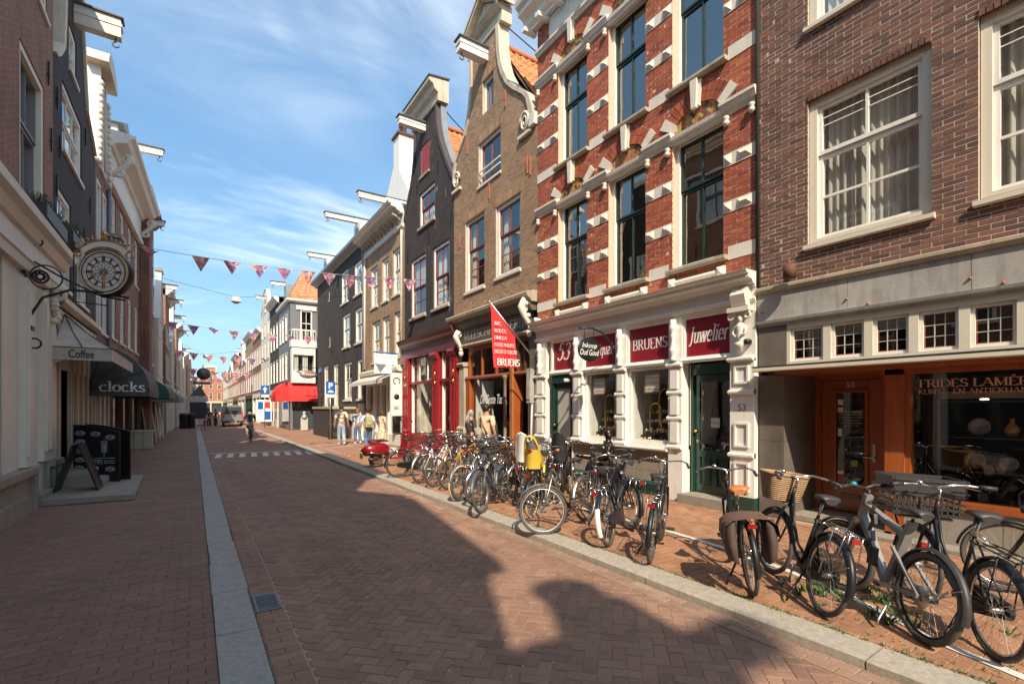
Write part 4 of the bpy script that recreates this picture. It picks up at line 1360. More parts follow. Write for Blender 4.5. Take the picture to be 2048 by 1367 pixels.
for k, (a, b_) in enumerate(PIERS):
 for z0, zs_ in LV:
  for dz, hh, g_ in ((-.10, .235, 0), (.735, .205, 1), (1.555, .225, 1)):
   za, zb = z0 + dz, z0 + dz + hh
   if dz < 0:
    a2, b2 = a + (.09 if k else 0), b_ - (.09 if k < 3 else 0)
   else:
    a2, b2 = a, b_
   sb = MB().fbox(fr, a2, b2, -.125, .014, za, zb).build('stone_band', M_white_s, h53)
   if g_:
    w_ = (b2 - a2)
    gm = []
    if k == 0:
     gem(fr, gm, b2 - .16, b2 - .01, za + .02, zb - .02, .0145, .075)
     gem(fr, gm, a2 + .10, b2 - .26, za + .03, zb - .02, .0145, .065)
    else:
     gem(fr, gm, a2 + .02, a2 + w_ * .34, za + .02, zb - .02, .0145, .075)
     gem(fr, gm, b2 - w_ * .34, b2 - .02, za + .02, zb - .02, .0145, .075)
    for g3 in gm:
     g3.build('diamond_stone', M_white_s, sb)
  # capital with moulding and knobs
  cp = MB()
  z = z0 + 2.42
  cp.mould(fr, [(-.1, z), (.02, z + .04), (.03, z + .08), (.07, z + .11), (.10, z + .19), (.12, z + .21), (.12, z + .26), (-.1, z + .275)], a - .03 if k else a, b_ + .03 if k < 3 else b_)
  o = cp.build('capital', M_white_s, h53)
  for u_ in (a + .08, b_ - .08):
   MB().lathe(fr.p(u_, .05, z - .10), [(.001, -.07), (.05, -.04), (.06, .0), (.035, .04), (.06, .06), (.05, .10)], 10).build('knob', M_white_s, o)
MB().mould(fr, [(.0, 11.44), (.05, 11.44), (.07, 11.49), (.11, 11.52), (.11, 11.58), (.0, 11.60)], U0, U1).build('string_moulding', M_white_s, h53)
b = MB()
b.fbox(fr, U0, U1 - .55, .012, .03, 11.62, 12.19)
fz = b.build('frieze', M_white, h53)
for i in range(9):
 a = U0 + .1 + i * .62
 b = MB()
 for q in ((a, a + .03, 11.68, 12.1), (a + .42, a + .45, 11.68, 12.1), (a + .03, a + .42, 12.07, 12.1), (a + .03, a + .42, 11.68, 11.71)):
  b.fbox(fr, q[0], q[1], .031, .05, q[2], q[3])
 b.build('panel', M_white, fz)
cn = cornice(h53, fr, U0 - .02, U1 + .25, 12.21, .62, .62, M_white)
for i in range(11):
 a = U0 + .05 + i * .62
 MB().fbox(fr, a, a + .14, .0, .42, 12.10, 12.205).build('bracket', M_white, cn)
# shopfront
FZ = [(10.28, 10.72), (8.83, 9.18), (7.42, 7.71), (5.98, 6.29)]
BAYS = [(9.2, 10.05), (7.76, 8.80), (6.31, 7.38), (5.0, 5.94)]
cornice(h53, fr, U0 + .0, U1 + .0, 3.90, .25, .36, M_white, 'shop_cornice')
b = MB()
b.fbox(fr, U0, U1, -.15, .06, 3.62, 3.898)
b.mould(fr, [(.06, 3.66), (.09, 3.66), (.11, 3.70), (.09, 3.74), (.06, 3.74)], U0, U1)
b.build('shop_fascia', M_white, h53)
pan_t = [('53', .42, 1, .16, None), ('Antiquair', .26, 1, .16, .92), ('BRUENS', .26, 0, .15, .92), ('Juwelier', .30, 1, .16, .84)]
for (a, b_), (tx, sz, it, th, wdt) in zip(BAYS, pan_t):
 q = MB()
 for r_ in ((a - .06, a, 2.72, 3.62), (b_, b_ + .06, 2.72, 3.62), (a, b_, 3.56, 3.62), (a, b_, 2.74, 2.84)):
  q.fbox(fr, r_[0], r_[1], -.15, .03, r_[2], r_[3])
 q.mould(fr, [(.03, 2.72), (.07, 2.72), (.09, 2.77), (.06, 2.82), (.03, 2.83)], a - .06, b_ + .06)
 q.build('transom', M_white, h53)
 pn = MB().fbox(fr, a, b_, -.1, -.03, 2.84, 3.56).build('sign_panel', M_redpanel, h53)
 t_ = MB()
 ital = tx != 'BRUENS'
 put_text(t_, serif_polys(tx, sz if ital else .215, th, .05, .28 if it else 0, True, .02), fr.p((a + b_) / 2, -.0285, 3.10), RR, align='C', width=wdt)
 t_.build('lettering', M_text_w, pn)
def colonette(a, b_, wide=False):
 """white pilaster with a stepped panel, turned spindle above and ledges"""
 q = MB()
 q.fbox(fr, a, b_, -.15, .07, 1.06, 2.70)
 q.fbox(fr, a, b_, -.15, .05, 2.70, 3.62)
 for z, e in ((1.06, .06), (1.62, .03), (2.12, .03), (2.66, .07)):
  q.mould(fr, [(.05, z), (.075 + e * .3, z), (.075 + e, z + .03), (.075 + e, z + .06), (.05, z + .10)], a - .02, b_ + .02)
 o = q.build('pilaster', M_white, h53)
 m_, w_ = (a + b_) / 2, b_ - a
 for z0, z1 in ((1.20, 1.60), (1.74, 2.10), (2.24, 2.62)):
  MB().fbox(fr, m_ - w_ * .27, m_ + w_ * .27, .071, .105, z0, z1).build('raised_panel', M_white, o)
 MB().lathe(fr.p(m_, .11, 2.78), [(.001, 0), (.07, .01), (.05, .05), (.045, .1), (.075, .18), (.08, .22), (.05, .3), (.045, .42), (.065, .5), (.05, .55), (.075, .6), (.085, .66), (.06, .72), (.06, .80), (.001, .81)], 12).build('spindle', M_white, o)
 return o
for a, b_ in FZ:
 colonette(a, b_)
# right end: broad pilaster with a carved figure and the number
q = MB()
q.fbox(fr, U0 + .01, 4.95, -.15, .10, .36, 2.70)
q.fbox(fr, U0 + .01, 4.95, -.15, .06, 2.70, 3.62)
for z, e in ((1.02, .05), (2.10, .05), (2.66, .08)):
 q.mould(fr, [(.05, z), (.10 + e * .3, z), (.10 + e, z + .03), (.10 + e, z + .06), (.05, z + .10)], U0 + .01, 4.97)
rp = q.build('pilaster', M_white, h53)
for z0, z1 in ((1.20, 1.62), (2.28, 2.60), (.45, .95)):
 b = MB()
 for r_ in ((4.60, 4.635, z0, z1), (4.83, 4.865, z0, z1), (4.635, 4.83, z0, z0 + .035), (4.635, 4.83, z1 - .035, z1)):
  b.fbox(fr, r_[0], r_[1], .101, .13, r_[2], r_[3])
 b.build('panel', M_white, rp)
t_ = MB()
put_text(t_, text_polys('53', .17), fr.p(4.73, .104, 1.82), RR, align='C')
t_.build('house_number', P('number_grey', (.16, .15, .13), .5), rp)
f_ = MB()
c_ = fr.p(4.73, .14, 2.92)
f_.lathe(c_, [(.001, -.12), (.06, -.06), (.10, 0), (.11, .05), (.06, .07)], 10)
f_.lathe(c_ + Vector((0, 0, .07)), [(.05, 0), (.075, .08), (.06, .16), (.085, .24), (.08, .28), (.03, .33)], 10)
f_.ball(c_ + Vector((-.01, 0, .46)), (.05, .045, .06))
for sg in (-1, 1):
 f_.tube([c_ + Vector((0, sg * .08, .34)), c_ + Vector((-.04, sg * .12, .22)), c_ + Vector((-.08, sg * .05, .16))], [.025, .022, .018])
f_.build('carved_figure', M_white_s, rp)
f_ = MB()
f_.fbox(fr, 4.55, 4.94, .0, .22, 3.50, 3.58)
for sg in (-1, 1):
 ax = Matrix((fr.u, (0, 0, 1), fr.n)).transposed()
 f_.ring(fr.p(4.745 + sg * .15, .16, 3.43), .05, .022, ax, 12)
f_.mould(fr, [(.06, 3.6), (.2, 3.6), (.26, 3.78), (.16, 3.9), (.06, 3.9)], 4.6, 4.86)
f_.build('capital', M_white_s, rp)
# show windows
for a, b_ in BAYS[1:3]:
 q = MB()
 for r_ in ((a - .045, a + .03, 1.14, 2.72), (b_ - .03, b_ + .045, 1.14, 2.72), (a + .03, b_ - .03, 2.66, 2.72), (a + .03, b_ - .03, 1.14, 1.20)):
  q.fbox(fr, r_[0], r_[1], -.14, -.02, r_[2], r_[3])
 wn = q.build('shop_window', M_white, h53)
 MB().poly(orient(fr, [fr.p(a + .03, -.08, 1.20), fr.p(b_ - .03, -.08, 1.20), fr.p(b_ - .03, -.08, 2.66), fr.p(a + .03, -.08, 2.66)])).build('pane', M_glass_s, wn)
MB().mould(fr, [(-.15, 1.0), (.12, 1.0), (.16, 1.03), (.16, 1.055), (-.15, 1.058)], 6.28, 9.2).build('window_ledge', M_white, h53)
MB().fbox(fr, 6.28, 9.2, -.15, .02, 1.06, 1.138).build('window_ledge', M_white, h53)
for r_ in range(3):
 z0 = .36 + r_ * .215
 u_ = 6.29
 k = 0
 while u_ < 9.19:
  w_ = min(.62 if (k + r_) % 2 else .48, 9.19 - u_)
  MB().fbox(fr, u_ + .003, u_ + w_ - .003, -.15, .03 + rnd.uniform(0, .004), z0 + .003, z0 + .212).build('plinth_stone', M_plinth, h53)
  u_ += w_
  k += 1
MB().fbox(fr, 6.285, 9.195, -.15, .012, .36, 1.0).build('plinth', M_plinth, h53)
MB().mould(fr, [(-.15, .08), (.07, .08), (.07, .31), (.035, .355), (-.15, .356)], 6.285, 9.195).build('base', M_green, h53)
MB().fbox(fr, 5.955, 6.285, -.15, .075, .08, 1.058).build('pilaster_base', M_white, h53)
MB().fbox(fr, 9.195, 9.23, -.15, .05, .08, 1.06).build('pilaster_base', M_white, h53)
MB().fbox(fr, 10.1, U1, -.15, .06, .08, 1.06).build('pilaster_base', M_white, h53)
MB().fbox(fr, U0, 4.98, -.15, .12, .08, .358).build('pilaster_base', M_green, h53)
def shop_door(a, b_, z0, glassm, z1=2.70, dd=0.0):
 q = MB()
 for r_ in ((a, a + .05, z0, z1), (b_ - .05, b_, z0, z1), (a + .05, b_ - .05, 2.50, z1)):
  q.fbox(fr, r_[0], r_[1], -.30 + dd, -.16 + dd, r_[2], r_[3])
 q.build('door_frame', M_green, h53)
 q = MB()
 x0, x1 = a + .055, b_ - .055
 for r_ in ((x0, x0 + .1, z0 + .01, 2.49), (x1 - .1, x1, z0 + .01, 2.49), (x0 + .1, x1 - .1, 2.36, 2.49), (x0 + .1, x1 - .1, z0 + .01, z0 + .16), (x0 + .1, x1 - .1, .94, 1.06)):
  q.fbox(fr, r_[0], r_[1], -.28 + dd, -.22 + dd, r_[2], r_[3])
 m_ = (x0 + x1) / 2
 q.fbox(fr, m_ - .05, m_ + .05, -.28 + dd, -.22 + dd, z0 + .16, .94)
 dr = q.build('door', M_green, h53)
 for p0, p1 in ((x0 + .1, m_ - .05), (m_ + .05, x1 - .1)):
  q = MB()
  q.fbox(fr, p0, p1, -.28 + dd, -.255 + dd, z0 + .16, .94)
  q.fbox(fr, p0 + .05, p1 - .05, -.255 + dd, -.232 + dd, z0 + .22, .88)
  q.build('door_panel', M_green, dr)
 MB().poly(orient(fr, [*[fr.p(u_, dd - .25, z_) for u_, z_ in ((x0 + .1, 1.06), (x1 - .1, 1.06), (x1 - .1, 2.36), (x0 + .1, 2.36))]])).build('pane', glassm, dr)
 q = MB()
 q.ball(fr.p(x1 - .05, dd - .17, 1.42), .035)
 q.tube([fr.p(x1 - .05, dd - .22, 1.42), fr.p(x1 - .05, dd - .17, 1.42)], .015)
 q.ball(fr.p(x1 - .05, dd - .215, 1.22), (.01, .03, .035))
 q.build('knob', M_brass, dr)
 return dr
d53 = shop_door(5.0, 5.94, .25, M_glass_s)
shop_door(9.22, 10.06, .17, M_frost, dd=.19)
MB().fbox(fr, 4.98, 5.96, -.3, .22, .082, .245).build('step', M_plinth, h53)
MB().fbox(fr, 9.2, 10.08, -.3, .12, .082, .165).build('step', M_plinth, h53)
b = MB()
b.fbox(fr, U0 + .13, U1 - .13, -2.6, -2.5, .1, 3.8)
b.fbox(fr, 6.28, 9.2, -1.1, -.2, .9, 1.12)
b.fbox(fr, 6.0, 6.06, -1.2, -.35, .1, 3.6)
b.fbox(fr, 9.12, 9.18, -1.2, -.35, .1, 3.6)
b.fbox(fr, 6.3, 9.2, -1.12, -1.05, 1.12, 3.6)
for u_ in (8.80, 7.385, 5.95, 10.04):
 MB().fbox(fr, u_ - .02, u_ + .01, -.95, -.16, 1.14, 2.7).build('window_reveal', M_white, h53)
b.fbox(fr, 7.55, 7.6, -1.0, -.35, 1.1, 3.6)
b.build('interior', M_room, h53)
# things in the show windows
for k, (uc, lab) in enumerate(((8.42, 'first'), (6.78, 'second'))):
 s_ = thing('price_sign', ['framed gold price sign in the show window beside the oval sign', 'framed gold price sign in the show window left of the dark green door'][k], 'sign', fr.p(uc, -.12, 2.1), group='price signs in the jeweller windows')
 w_, h_ = .42, .36
 if k:
  uc = 6.84
 q = MB()
 for r_ in ((uc - w_ / 2, uc - w_ / 2 + .025, 2.18, 2.58), (uc + w_ / 2 - .025, uc + w_ / 2, 2.18, 2.58), (uc - w_ / 2 + .025, uc + w_ / 2 - .025, 2.555, 2.58), (uc - w_ / 2 + .025, uc + w_ / 2 - .025, 2.18, 2.205)):
  q.fbox(fr, r_[0], r_[1], -.125, -.10, r_[2], r_[3])
 q.build('frame', M_wood2, s_)
 MB().fbox(fr, uc - w_ / 2 + .02, uc + w_ / 2 - .02, -.122, -.112, 2.2, 2.56).build('sheet', M_paper, s_)
 q = MB()
 for tx, z, sz in (('INKOOP OUD GOUD', 2.48, .055), ('14 KARAATS', 2.37, .062), ('€ 48,50 P/ Gram', 2.24, .060)):
  put_text(q, text_polys(tx, sz), fr.p(uc, -.1105, z), RR, align='C', width=.33)
 q.build('lettering', M_text_k, s_)
for k, (uc, z1, r_) in enumerate(((8.25, 2.02, .16), (6.95, 1.82, .15), (6.72, 2.1, .17))):
 q = MB()
 ax = Matrix((fr.u, (0, 0, 1), fr.n)).transposed()
 pts = [fr.p(uc - r_, -.3 - .05 * k, 1.13)] + [fr.p(uc + r_ * math.cos(PI - PI * i / 10), -.3 - .05 * k, z1 + r_ * math.sin(PI * i / 10)) for i in range(11)] + [fr.p(uc + r_, -.3 - .05 * k, 1.13)]
 q.tube(pts, .014)
 q.tube([pts[0], pts[-1]], .014)
 tag(q.build('display_arch', M_brass, loc=fr.p(uc, -.3, 1.13)), ['tall brass display arch in the show window next to the green frosted door', 'low brass display arch in the right show window', 'taller brass display arch behind the low one in the right show window'][k], 'display stand', 'brass display arches')
q = MB()
for a, b_ in BAYS[1:3]:
 for lvl in range(4):
  z, d = 1.16 + lvl * .20, -.20 - lvl * .10
  q.fbox(fr, a + .15, b_ - .1, d - .1, d, z - .012, z)
q_ = tag(q.build('display_step', P('velvet_step', (.20, .16, .11), .9)), 'stepped velvet display tiers in the jeweller show windows', 'display')
jw = [MB(), MB()]
for a, b_ in BAYS[1:3]:
 for _ in range(260):
  lvl = rnd.randrange(4)
  p = fr.p(rnd.uniform(a + .18, b_ - .14), -.25 - lvl * .10 + rnd.uniform(-.04, .04), 1.16 + lvl * .20)
  s_ = rnd.uniform(.010, .030)
  j_ = jw[rnd.random() < .5]
  t_ = rnd.random()
  if t_ < .4:
   j_.ball(p + Vector((0, 0, s_)), s_, 6, 4)
  elif t_ < .7:
   j_.ring(p + Vector((0, 0, s_)), s_, s_ * .3, dn, 8, 4)
  else:
   j_.lathe(p, [(.001, 0), (s_, 0), (s_ * .4, s_ * 1.2), (s_ * .9, s_ * 2.6), (.001, s_ * 2.8)], 7)
tag(jw[0].build('jewellery', M_gold), 'gold jewellery and trinkets laid out in the jeweller windows', 'jewellery', kind='stuff')
tag(jw[1].build('silverware', M_chrome), 'silver jewellery and cups laid out in the jeweller windows', 'jewellery', kind='stuff')
s_ = thing('open_sign', 'small pale card hanging on two cords inside the jeweller door', 'sign', fr.p(5.46, -.24, 1.5))
MB().fbox(fr, 5.37, 5.55, -.246, -.236, 1.50, 1.68).build('card', M_frost, s_)
q = MB()
q.tube([fr.p(5.38, -.24, 1.68), fr.p(5.46, -.24, 2.2), fr.p(5.54, -.24, 1.68)], .005, 5)
q.build('cord', M_rust, s_)
q = MB()
put_text(q, text_polys('OPEN', .06), fr.p(5.46, -.234, 1.57), RR, align='C')
q.build('lettering', P('teal_lettering', (.03, .16, .15)), s_)
# gauges, camera, intercom
for k, (u_, z, nm, lab) in enumerate(((9.33, 2.55, 'security_camera', 'white dome camera above the frosted green door'), (4.60, 2.98, 'security_camera', 'dark bullet camera beside the carved figure'), (10.60, 4.26, 'security_camera', 'white box camera on the brick above the shop cornice'))):
 o = thing(nm, lab, 'camera', fr.p(u_, .1, z))
 MB().fbox(fr, u_ - .03, u_ + .03, .012, .10, z - .03, z + .03).build('bracket', M_white, o)
 MB().lathe(fr.p(u_, .10, z), [(.001, -.03), (.045, -.02), (.05, .06), (.045, .10), (.001, .11)], 10, dn).build('housing', M_black_m if k == 1 else M_white, o)
# oval sign on a curved bracket
s_ = thing('oval_shop_sign', 'black oval shop sign on a curved iron bracket before the jeweller', 'sign', fr.p(8.83, .12, 3.2))
q = MB()
S0 = [fr.p(7.72, .10, 3.02), fr.p(7.72, .22, 3.30), fr.p(7.72, .45, 3.50), fr.p(7.72, .75, 3.57), fr.p(7.72, 1.10, 3.55)]
q.tube(S0, .02)
q.ball(S0[-1], .03)
cc = Vector((7.05, 7.72, 3.11))
q.tube([cc + Vector((-.13, 0, .44)), cc + Vector((-.13, 0, .24))], .008, 5)
q.tube([cc + Vector((.13, 0, .45)), cc + Vector((.13, 0, .24))], .008, 5)
q.build('bracket', M_black_m, s_)
rt, nn = Vector((1, 0, 0)), Vector((0, -1, 0))
ax = Matrix((rt, Vector((0, 0, 1)), nn)).transposed()
MB().lathe(cc, [(.001, -.018), (.31, -.018), (.33, 0), (.31, .018), (.001, .018)], 28, ax @ Matrix.Diagonal((1, .77, 1))).build('board', M_black_m, s_)
q = MB()
put_text(q, text_polys('Inkoop', .15, .25), cc + nn * .0195 + Vector((0, 0, .04)), rt, align='C')
put_text(q, text_polys('Oud Goud', .18, .3), cc + nn * .0195 + Vector((0, 0, -.12)), rt, align='C', width=.54)
q.build('lettering', M_text_w, s_)
# flag on a slanting pole
fg = thing('shop_flag', 'red pennant with white lettering on a slanting pole at the jeweller shopfront', 'flag', (7.85, 10.6, 3.0))
p0, p1 = Vector((7.84, 10.6, 3.04)), Vector((6.29, 10.6, 4.56))
q = MB().tube([p0, p1], .022, 8)
q.ball(p1, .035)
q.build('pole', M_alu, fg)
MB().lathe(p0, [(.001, -.02), (.05, 0), (.05, .12), (.001, .13)], 8).build('socket', M_steel_dk, fg)
q = MB()
n_ = 14
rows = []
for i in range(n_ + 1):
 k = i / n_
 zL = 4.50 - 1.60 * k
 xL = 6.32 + .10 * k
 xR = min(6.33 + (4.52 - zL) * 1.02, 7.08 + .10 * max(0, k - .45))
 row = []
 for j in range(9):
  t_ = j / 8
  row.append(Vector((xL + (xR - xL) * t_, 10.6 + .05 * math.sin(t_ * 7 + k * 3) * k * min(1, (xR - xL) * 2), zL + .02 * t_)))
 rows.append(row)
q.add([p for r_ in rows for p in r_], [(i * 9 + j, i * 9 + j + 1, (i + 1) * 9 + j + 1, (i + 1) * 9 + j) for i in range(n_) for j in range(8)], True)
q.build('cloth', M_flag, fg)
q = MB()
for tx, z, sz, w_ in (('IWC', 3.98, .085, .20), ('ROLEX', 3.80, .085, .36), ('OMEGA', 3.62, .085, .38), ('PATEK PHILIPPE', 3.44, .085, .62), ('JAEGER LE COULTRE', 3.27, .085, .70)):
 put_text(q, serif_polys(tx, sz, .14, .06), (6.39, 10.53, z), (1, 0, 0), width=w_)
put_text(q, serif_polys('BRUENS', .17, .17, .06), (6.47, 10.525, 2.96), (1, 0, 0), width=.70)
q.build('lettering', M_text_w, fg)
# ------------------------------------------------------------------ brown gable house with the bag shop
hbr = thing('gabled_house', 'tan brick house with white scrolled gable beside the striped jeweller', 'house', (RX, 13.3, .08))
OL = [(4.86, 10.735, 15.845), (9.65, 10.735, 15.845), (10.0, 10.95, 15.84), (10.45, 11.08, 15.80), (10.67, 11.16, 15.72), (10.87, 11.34, 15.5), (11.0, 11.5, 15.36), (11.3, 11.86, 15.02), (11.65, 12.2, 14.83),
   (12.1, 12.48, 14.66), (12.5, 12.64, 14.58), (13.0, 12.74, 14.54), (13.75, 12.78, 14.55)]
ops = [(13.64, 14.96, 5.84, 8.30), (11.56, 12.93, 5.90, 8.12), (12.64, 14.03, 9.16, 10.58), (13.07, 13.77, 11.44, 12.52)]
wall(hbr, fr, OL, ops, .25, M_mortar, dict(mat=M_btan, l=.20, h=.062, j=.009, limit=300))
for (a, b_, z0, z1) in ops:
 b = MB()
 n = max(6, int((b_ - a) / .075))
 for i in range(n + 4):
  u_ = a - .13 + (i + .5) * (b_ - a + .26) / (n + 4)
  k = (u_ - (a + b_) / 2) * .10
  b.prism(fr, [(u_ - .03, z1 + .01), (u_ + .03, z1 + .01), (u_ + .03 + k, z1 + .27), (u_ - .03 + k, z1 + .27)], .012, -.03)
 b.build('arch', M_btan, hbr, kind='stuff')
window(hbr, fr, 13.65, 14.95, 5.86, 8.29, rec=.06, fw=.10, mf=M_white, ms=M_sash_br, cols=2, split=.58, low_rows=2, sill=(M_white_s, .06, .11), cur='sides')
window(hbr, fr, 11.57, 12.92, 5.92, 8.11, rec=.06, fw=.10, mf=M_white, ms=M_sash_br, cols=2, split=.58, low_rows=2, sill=(M_white_s, .06, .11), cur='sides')
w_ = window(hbr, fr, 12.65, 14.02, 9.18, 10.57, rec=.06, fw=.09, mf=M_white, ms=M_sash_br, cols=2, single=True, sill=(M_white_s, .05, .10), cur=None)
b = MB()
for z in (9.42, 9.62):
 b.fbox(fr, 12.66, 14.0, -.02, .02, z, z + .035)
b.build('rail', M_white, w_)
window(hbr, fr, 13.08, 13.76, 11.46, 12.51, rec=.08, fw=.07, mf=M_white, ms=M_grey_paint, cols=3, single=True, cur='full')
room(hbr, fr, 11.0, 15.6, 4.9, 9.0, 1.8, (8.75,))
room(hbr, fr, 12.2, 14.5, 9.0, 11.1, 1.2)
room(hbr, fr, 12.98, 13.86, 11.2, 12.7, .9)
shell(hbr, fr, 10.75, 15.83, .08, 9.6, 8, M_red_l2, d0=-.26)
for (u_, z) in ((14.78, 10.62), (12.35, 10.98), (11.2, 8.5), (13.3, 8.55), (15.35, 7.55), (11.05, 8.4)):
 anchor(hbr, fr, u_, z, h=.5)
# gable coping: white, swept, with volutes
pr = [q for q in OL if q[0] >= 9.99]
for side in (1, 2):
 cp = MB()
 for (qa, qb) in zip(pr, pr[1:]):
  a, b_ = qa[side], qb[side]
  s_ = -1 if side == 1 else 1
  w1 = .07 if side == 1 else .04
  cp.prism(fr, [(a - s_ * .10, qa[0]), (a + s_ * w1, qa[0]), (b_ + s_ * w1, qb[0]), (b_ - s_ * .10, qb[0])], .06, -.34)
 cp.build('gable_coping', M_aged, hbr)
MB().fbox(fr, 10.745, 11.0, -.3, .12, 9.68, 10.02).build('gable_stone', M_white_s, hbr)
for u_, sg in ((11.28, 1), (15.55, -1)):
 v_ = MB()
 pts = []
 for i in range(26):
  an, r_ = i * .52, .24 * (1 - i / 30)
  pts.append(fr.p(u_ + sg * r_ * math.cos(an), .06, 9.98 + r_ * math.sin(an) * 1.25))
 v_.tube(pts, [.045 * (1 - i / 40) for i in range(26)], 6)
 v_.fbox(fr, u_ - .30, u_ + .30, -.02, .10, 9.58, 9.66)
 v_.build('volute', M_white_s, hbr)
# pediment on the neck
pd = MB()
pd.mould(fr, [(-.35, 13.74), (.04, 13.74), (.05, 13.80), (.02, 13.82), (.02, 14.08), (.12, 14.12), (.20, 14.20), (.24, 14.24), (-.35, 14.26)], 12.55, 14.72)
pd.prism(fr, [(12.5, 14.26), (14.78, 14.26), (13.64, 14.98)], .02, -.3)
for ua, za, ub, zb in ((12.38, 14.24, 13.64, 15.02), (13.64, 15.02, 14.9, 14.24)):
 pd.prism(fr, [(ua, za), (ub, zb), (ub, zb + .11), (ua, za + .11)], .22, -.35)
 pd.prism(fr, [(ua, za + .111), (ub, zb + .111), (ub, zb + .15), (ua, za + .15)], .26, -.35)
pd.build('pediment', M_aged, hbr)
hoist(hbr, fr, 13.55, 13.02, 1.0, M_white, .30, .36)
# tiled roof behind
roof_tiles(hbr, fr, 10.85, 10.15, 13.3, 13.55, -.40, -5.0, M_tile_o, True, .25, .34, 220)
roof_tiles(hbr, fr, 15.75, 10.15, 13.3, 13.55, -.40, -5.0, M_tile_o, False, .25, .34)
b = MB().tube([fr.p(13.3, -.4, 13.62), fr.p(13.3, -5, 13.62)], .10, 8)
b.build('ridge', M_tile_o, hbr)
MB().tube([fr.p(12.8, -.15, 13.9), fr.p(12.95, -1.9, 13.55)], .02).build('stay_rod', M_steel_dk, hbr)
MB().add([fr.p(10.74, -.3, 9.75), fr.p(10.74, -4, 9.75), fr.p(11.2, -4, 10.75), fr.p(11.25, -.3, 10.75)], [(0, 1, 2, 3)]).build('flashing', M_lead, hbr)
# shopfront: stone cornice, sign board, wood, cast columns
MB().mould(fr, [(-.1, 4.80), (.18, 4.80), (.22, 4.86), (.34, 4.94), (.36, 5.02), (.34, 5.06), (-.1, 5.14)], 10.76, 15.82).build('shop_cornice', M_stone, hbr)
MB().mould(fr, [(-.1, 4.58), (.10, 4.58), (.13, 4.64), (.20, 4.72), (.22, 4.797), (-.1, 4.797)], 10.85, 15.75).build('upper_moulding', M_dkstone, hbr)
sb = MB().fbox(fr, 11.05, 15.3, -.1, .06, 4.05, 4.577).build('name_board', P('board_dark', (.085, .072, .06), .6, grime=.3), hbr)
t_ = MB()
put_text(t_, serif_polys('VLEESCHHOUWERIJ', .26, .15, .06), fr.p(13.15, .063, 4.19), RR, align='C', width=3.7)
t_.build('lettering', P('stone_lettering', (.42, .36, .27), .7), sb)
MB().mould(fr, [(-.1, 3.95), (.10, 3.95), (.14, 3.99), (.12, 4.045), (-.1, 4.047)], 11.05, 15.3).build('lower_moulding', M_stone, hbr)
def carved(u, z, m, sc=1.0):
 """carved console: scroll, leaf bunch, drop"""
 b = MB()
 ax = Matrix((fr.n, (0, 0, 1), fr.u)).transposed()
 b.tube([fr.p(u, .06, z - .5 * sc), fr.p(u, .12, z - .3 * sc), fr.p(u, .26 * sc, z - .1 * sc), fr.p(u, .34 * sc, z + .1 * sc), fr.p(u, .26 * sc, z + .26 * sc), fr.p(u, .12, z + .24 * sc)], [.05, .07, .09, .11, .10, .06], 8)
 for k in range(5):
  b.ball(fr.p(u + rnd.uniform(-.08, .08), .12 + .03 * k, z - .42 * sc + .15 * k * sc), (.07, .08, .07), 7, 5)
 b.ball(fr.p(u, .10, z - .55 * sc), (.09, .10, .12), 8, 5)
 b.ring(fr.p(u, .20 * sc, z + .18 * sc), .09 * sc, .04, ax, 10)
 return b.build('console', m, hbr)
carved(15.1, 4.25, M_white_s, .9)
carved(10.98, 4.55, M_white_s, 1.1)
b = MB()
b.fbox(fr, 14.9, 15.36, -.1, .12, .08, 1.1)
b.fbox(fr, 14.95, 15.31, -.1, .07, 1.1, 3.3)
b.mould(fr, [(-.1, 3.3), (.12, 3.3), (.16, 3.38), (.10, 3.44), (-.1, 3.44)], 14.9, 15.36)
b.mould(fr, [(-.1, 1.1), (.14, 1.1), (.14, 1.16), (.08, 1.22), (-.1, 1.22)], 14.9, 15.36)
b.build('stone_pilaster', M_stone, hbr)
b = MB()
b.fbox(fr, 10.76, 11.02, -.1, .06, .08, 4.0)
b.build('stone_pilaster', M_dkstone, hbr)
MB().fbox(fr, 15.40, 15.84, -.1, .0, .08, 4.8).build('brick_pier', M_tan, hbr)
b = MB()
b.fbox(fr, 10.80, 10.98, .062, .2, 2.0, 2.95)
b.fbox(fr, 10.82, 10.96, .2, .22, 2.1, 2.6)
b.build('meter_box', M_conc, hbr)
MB().tube([fr.p(10.85, .1, 2.0), fr.p(10.88, .11, 1.2), fr.p(10.85, .1, .1)], .035).build('pipe', M_lampw, hbr)
MB().fbox(fr, 11.02, 14.9, -.16, -.02, 3.90, 3.948).build('lintel', M_wood, hbr)
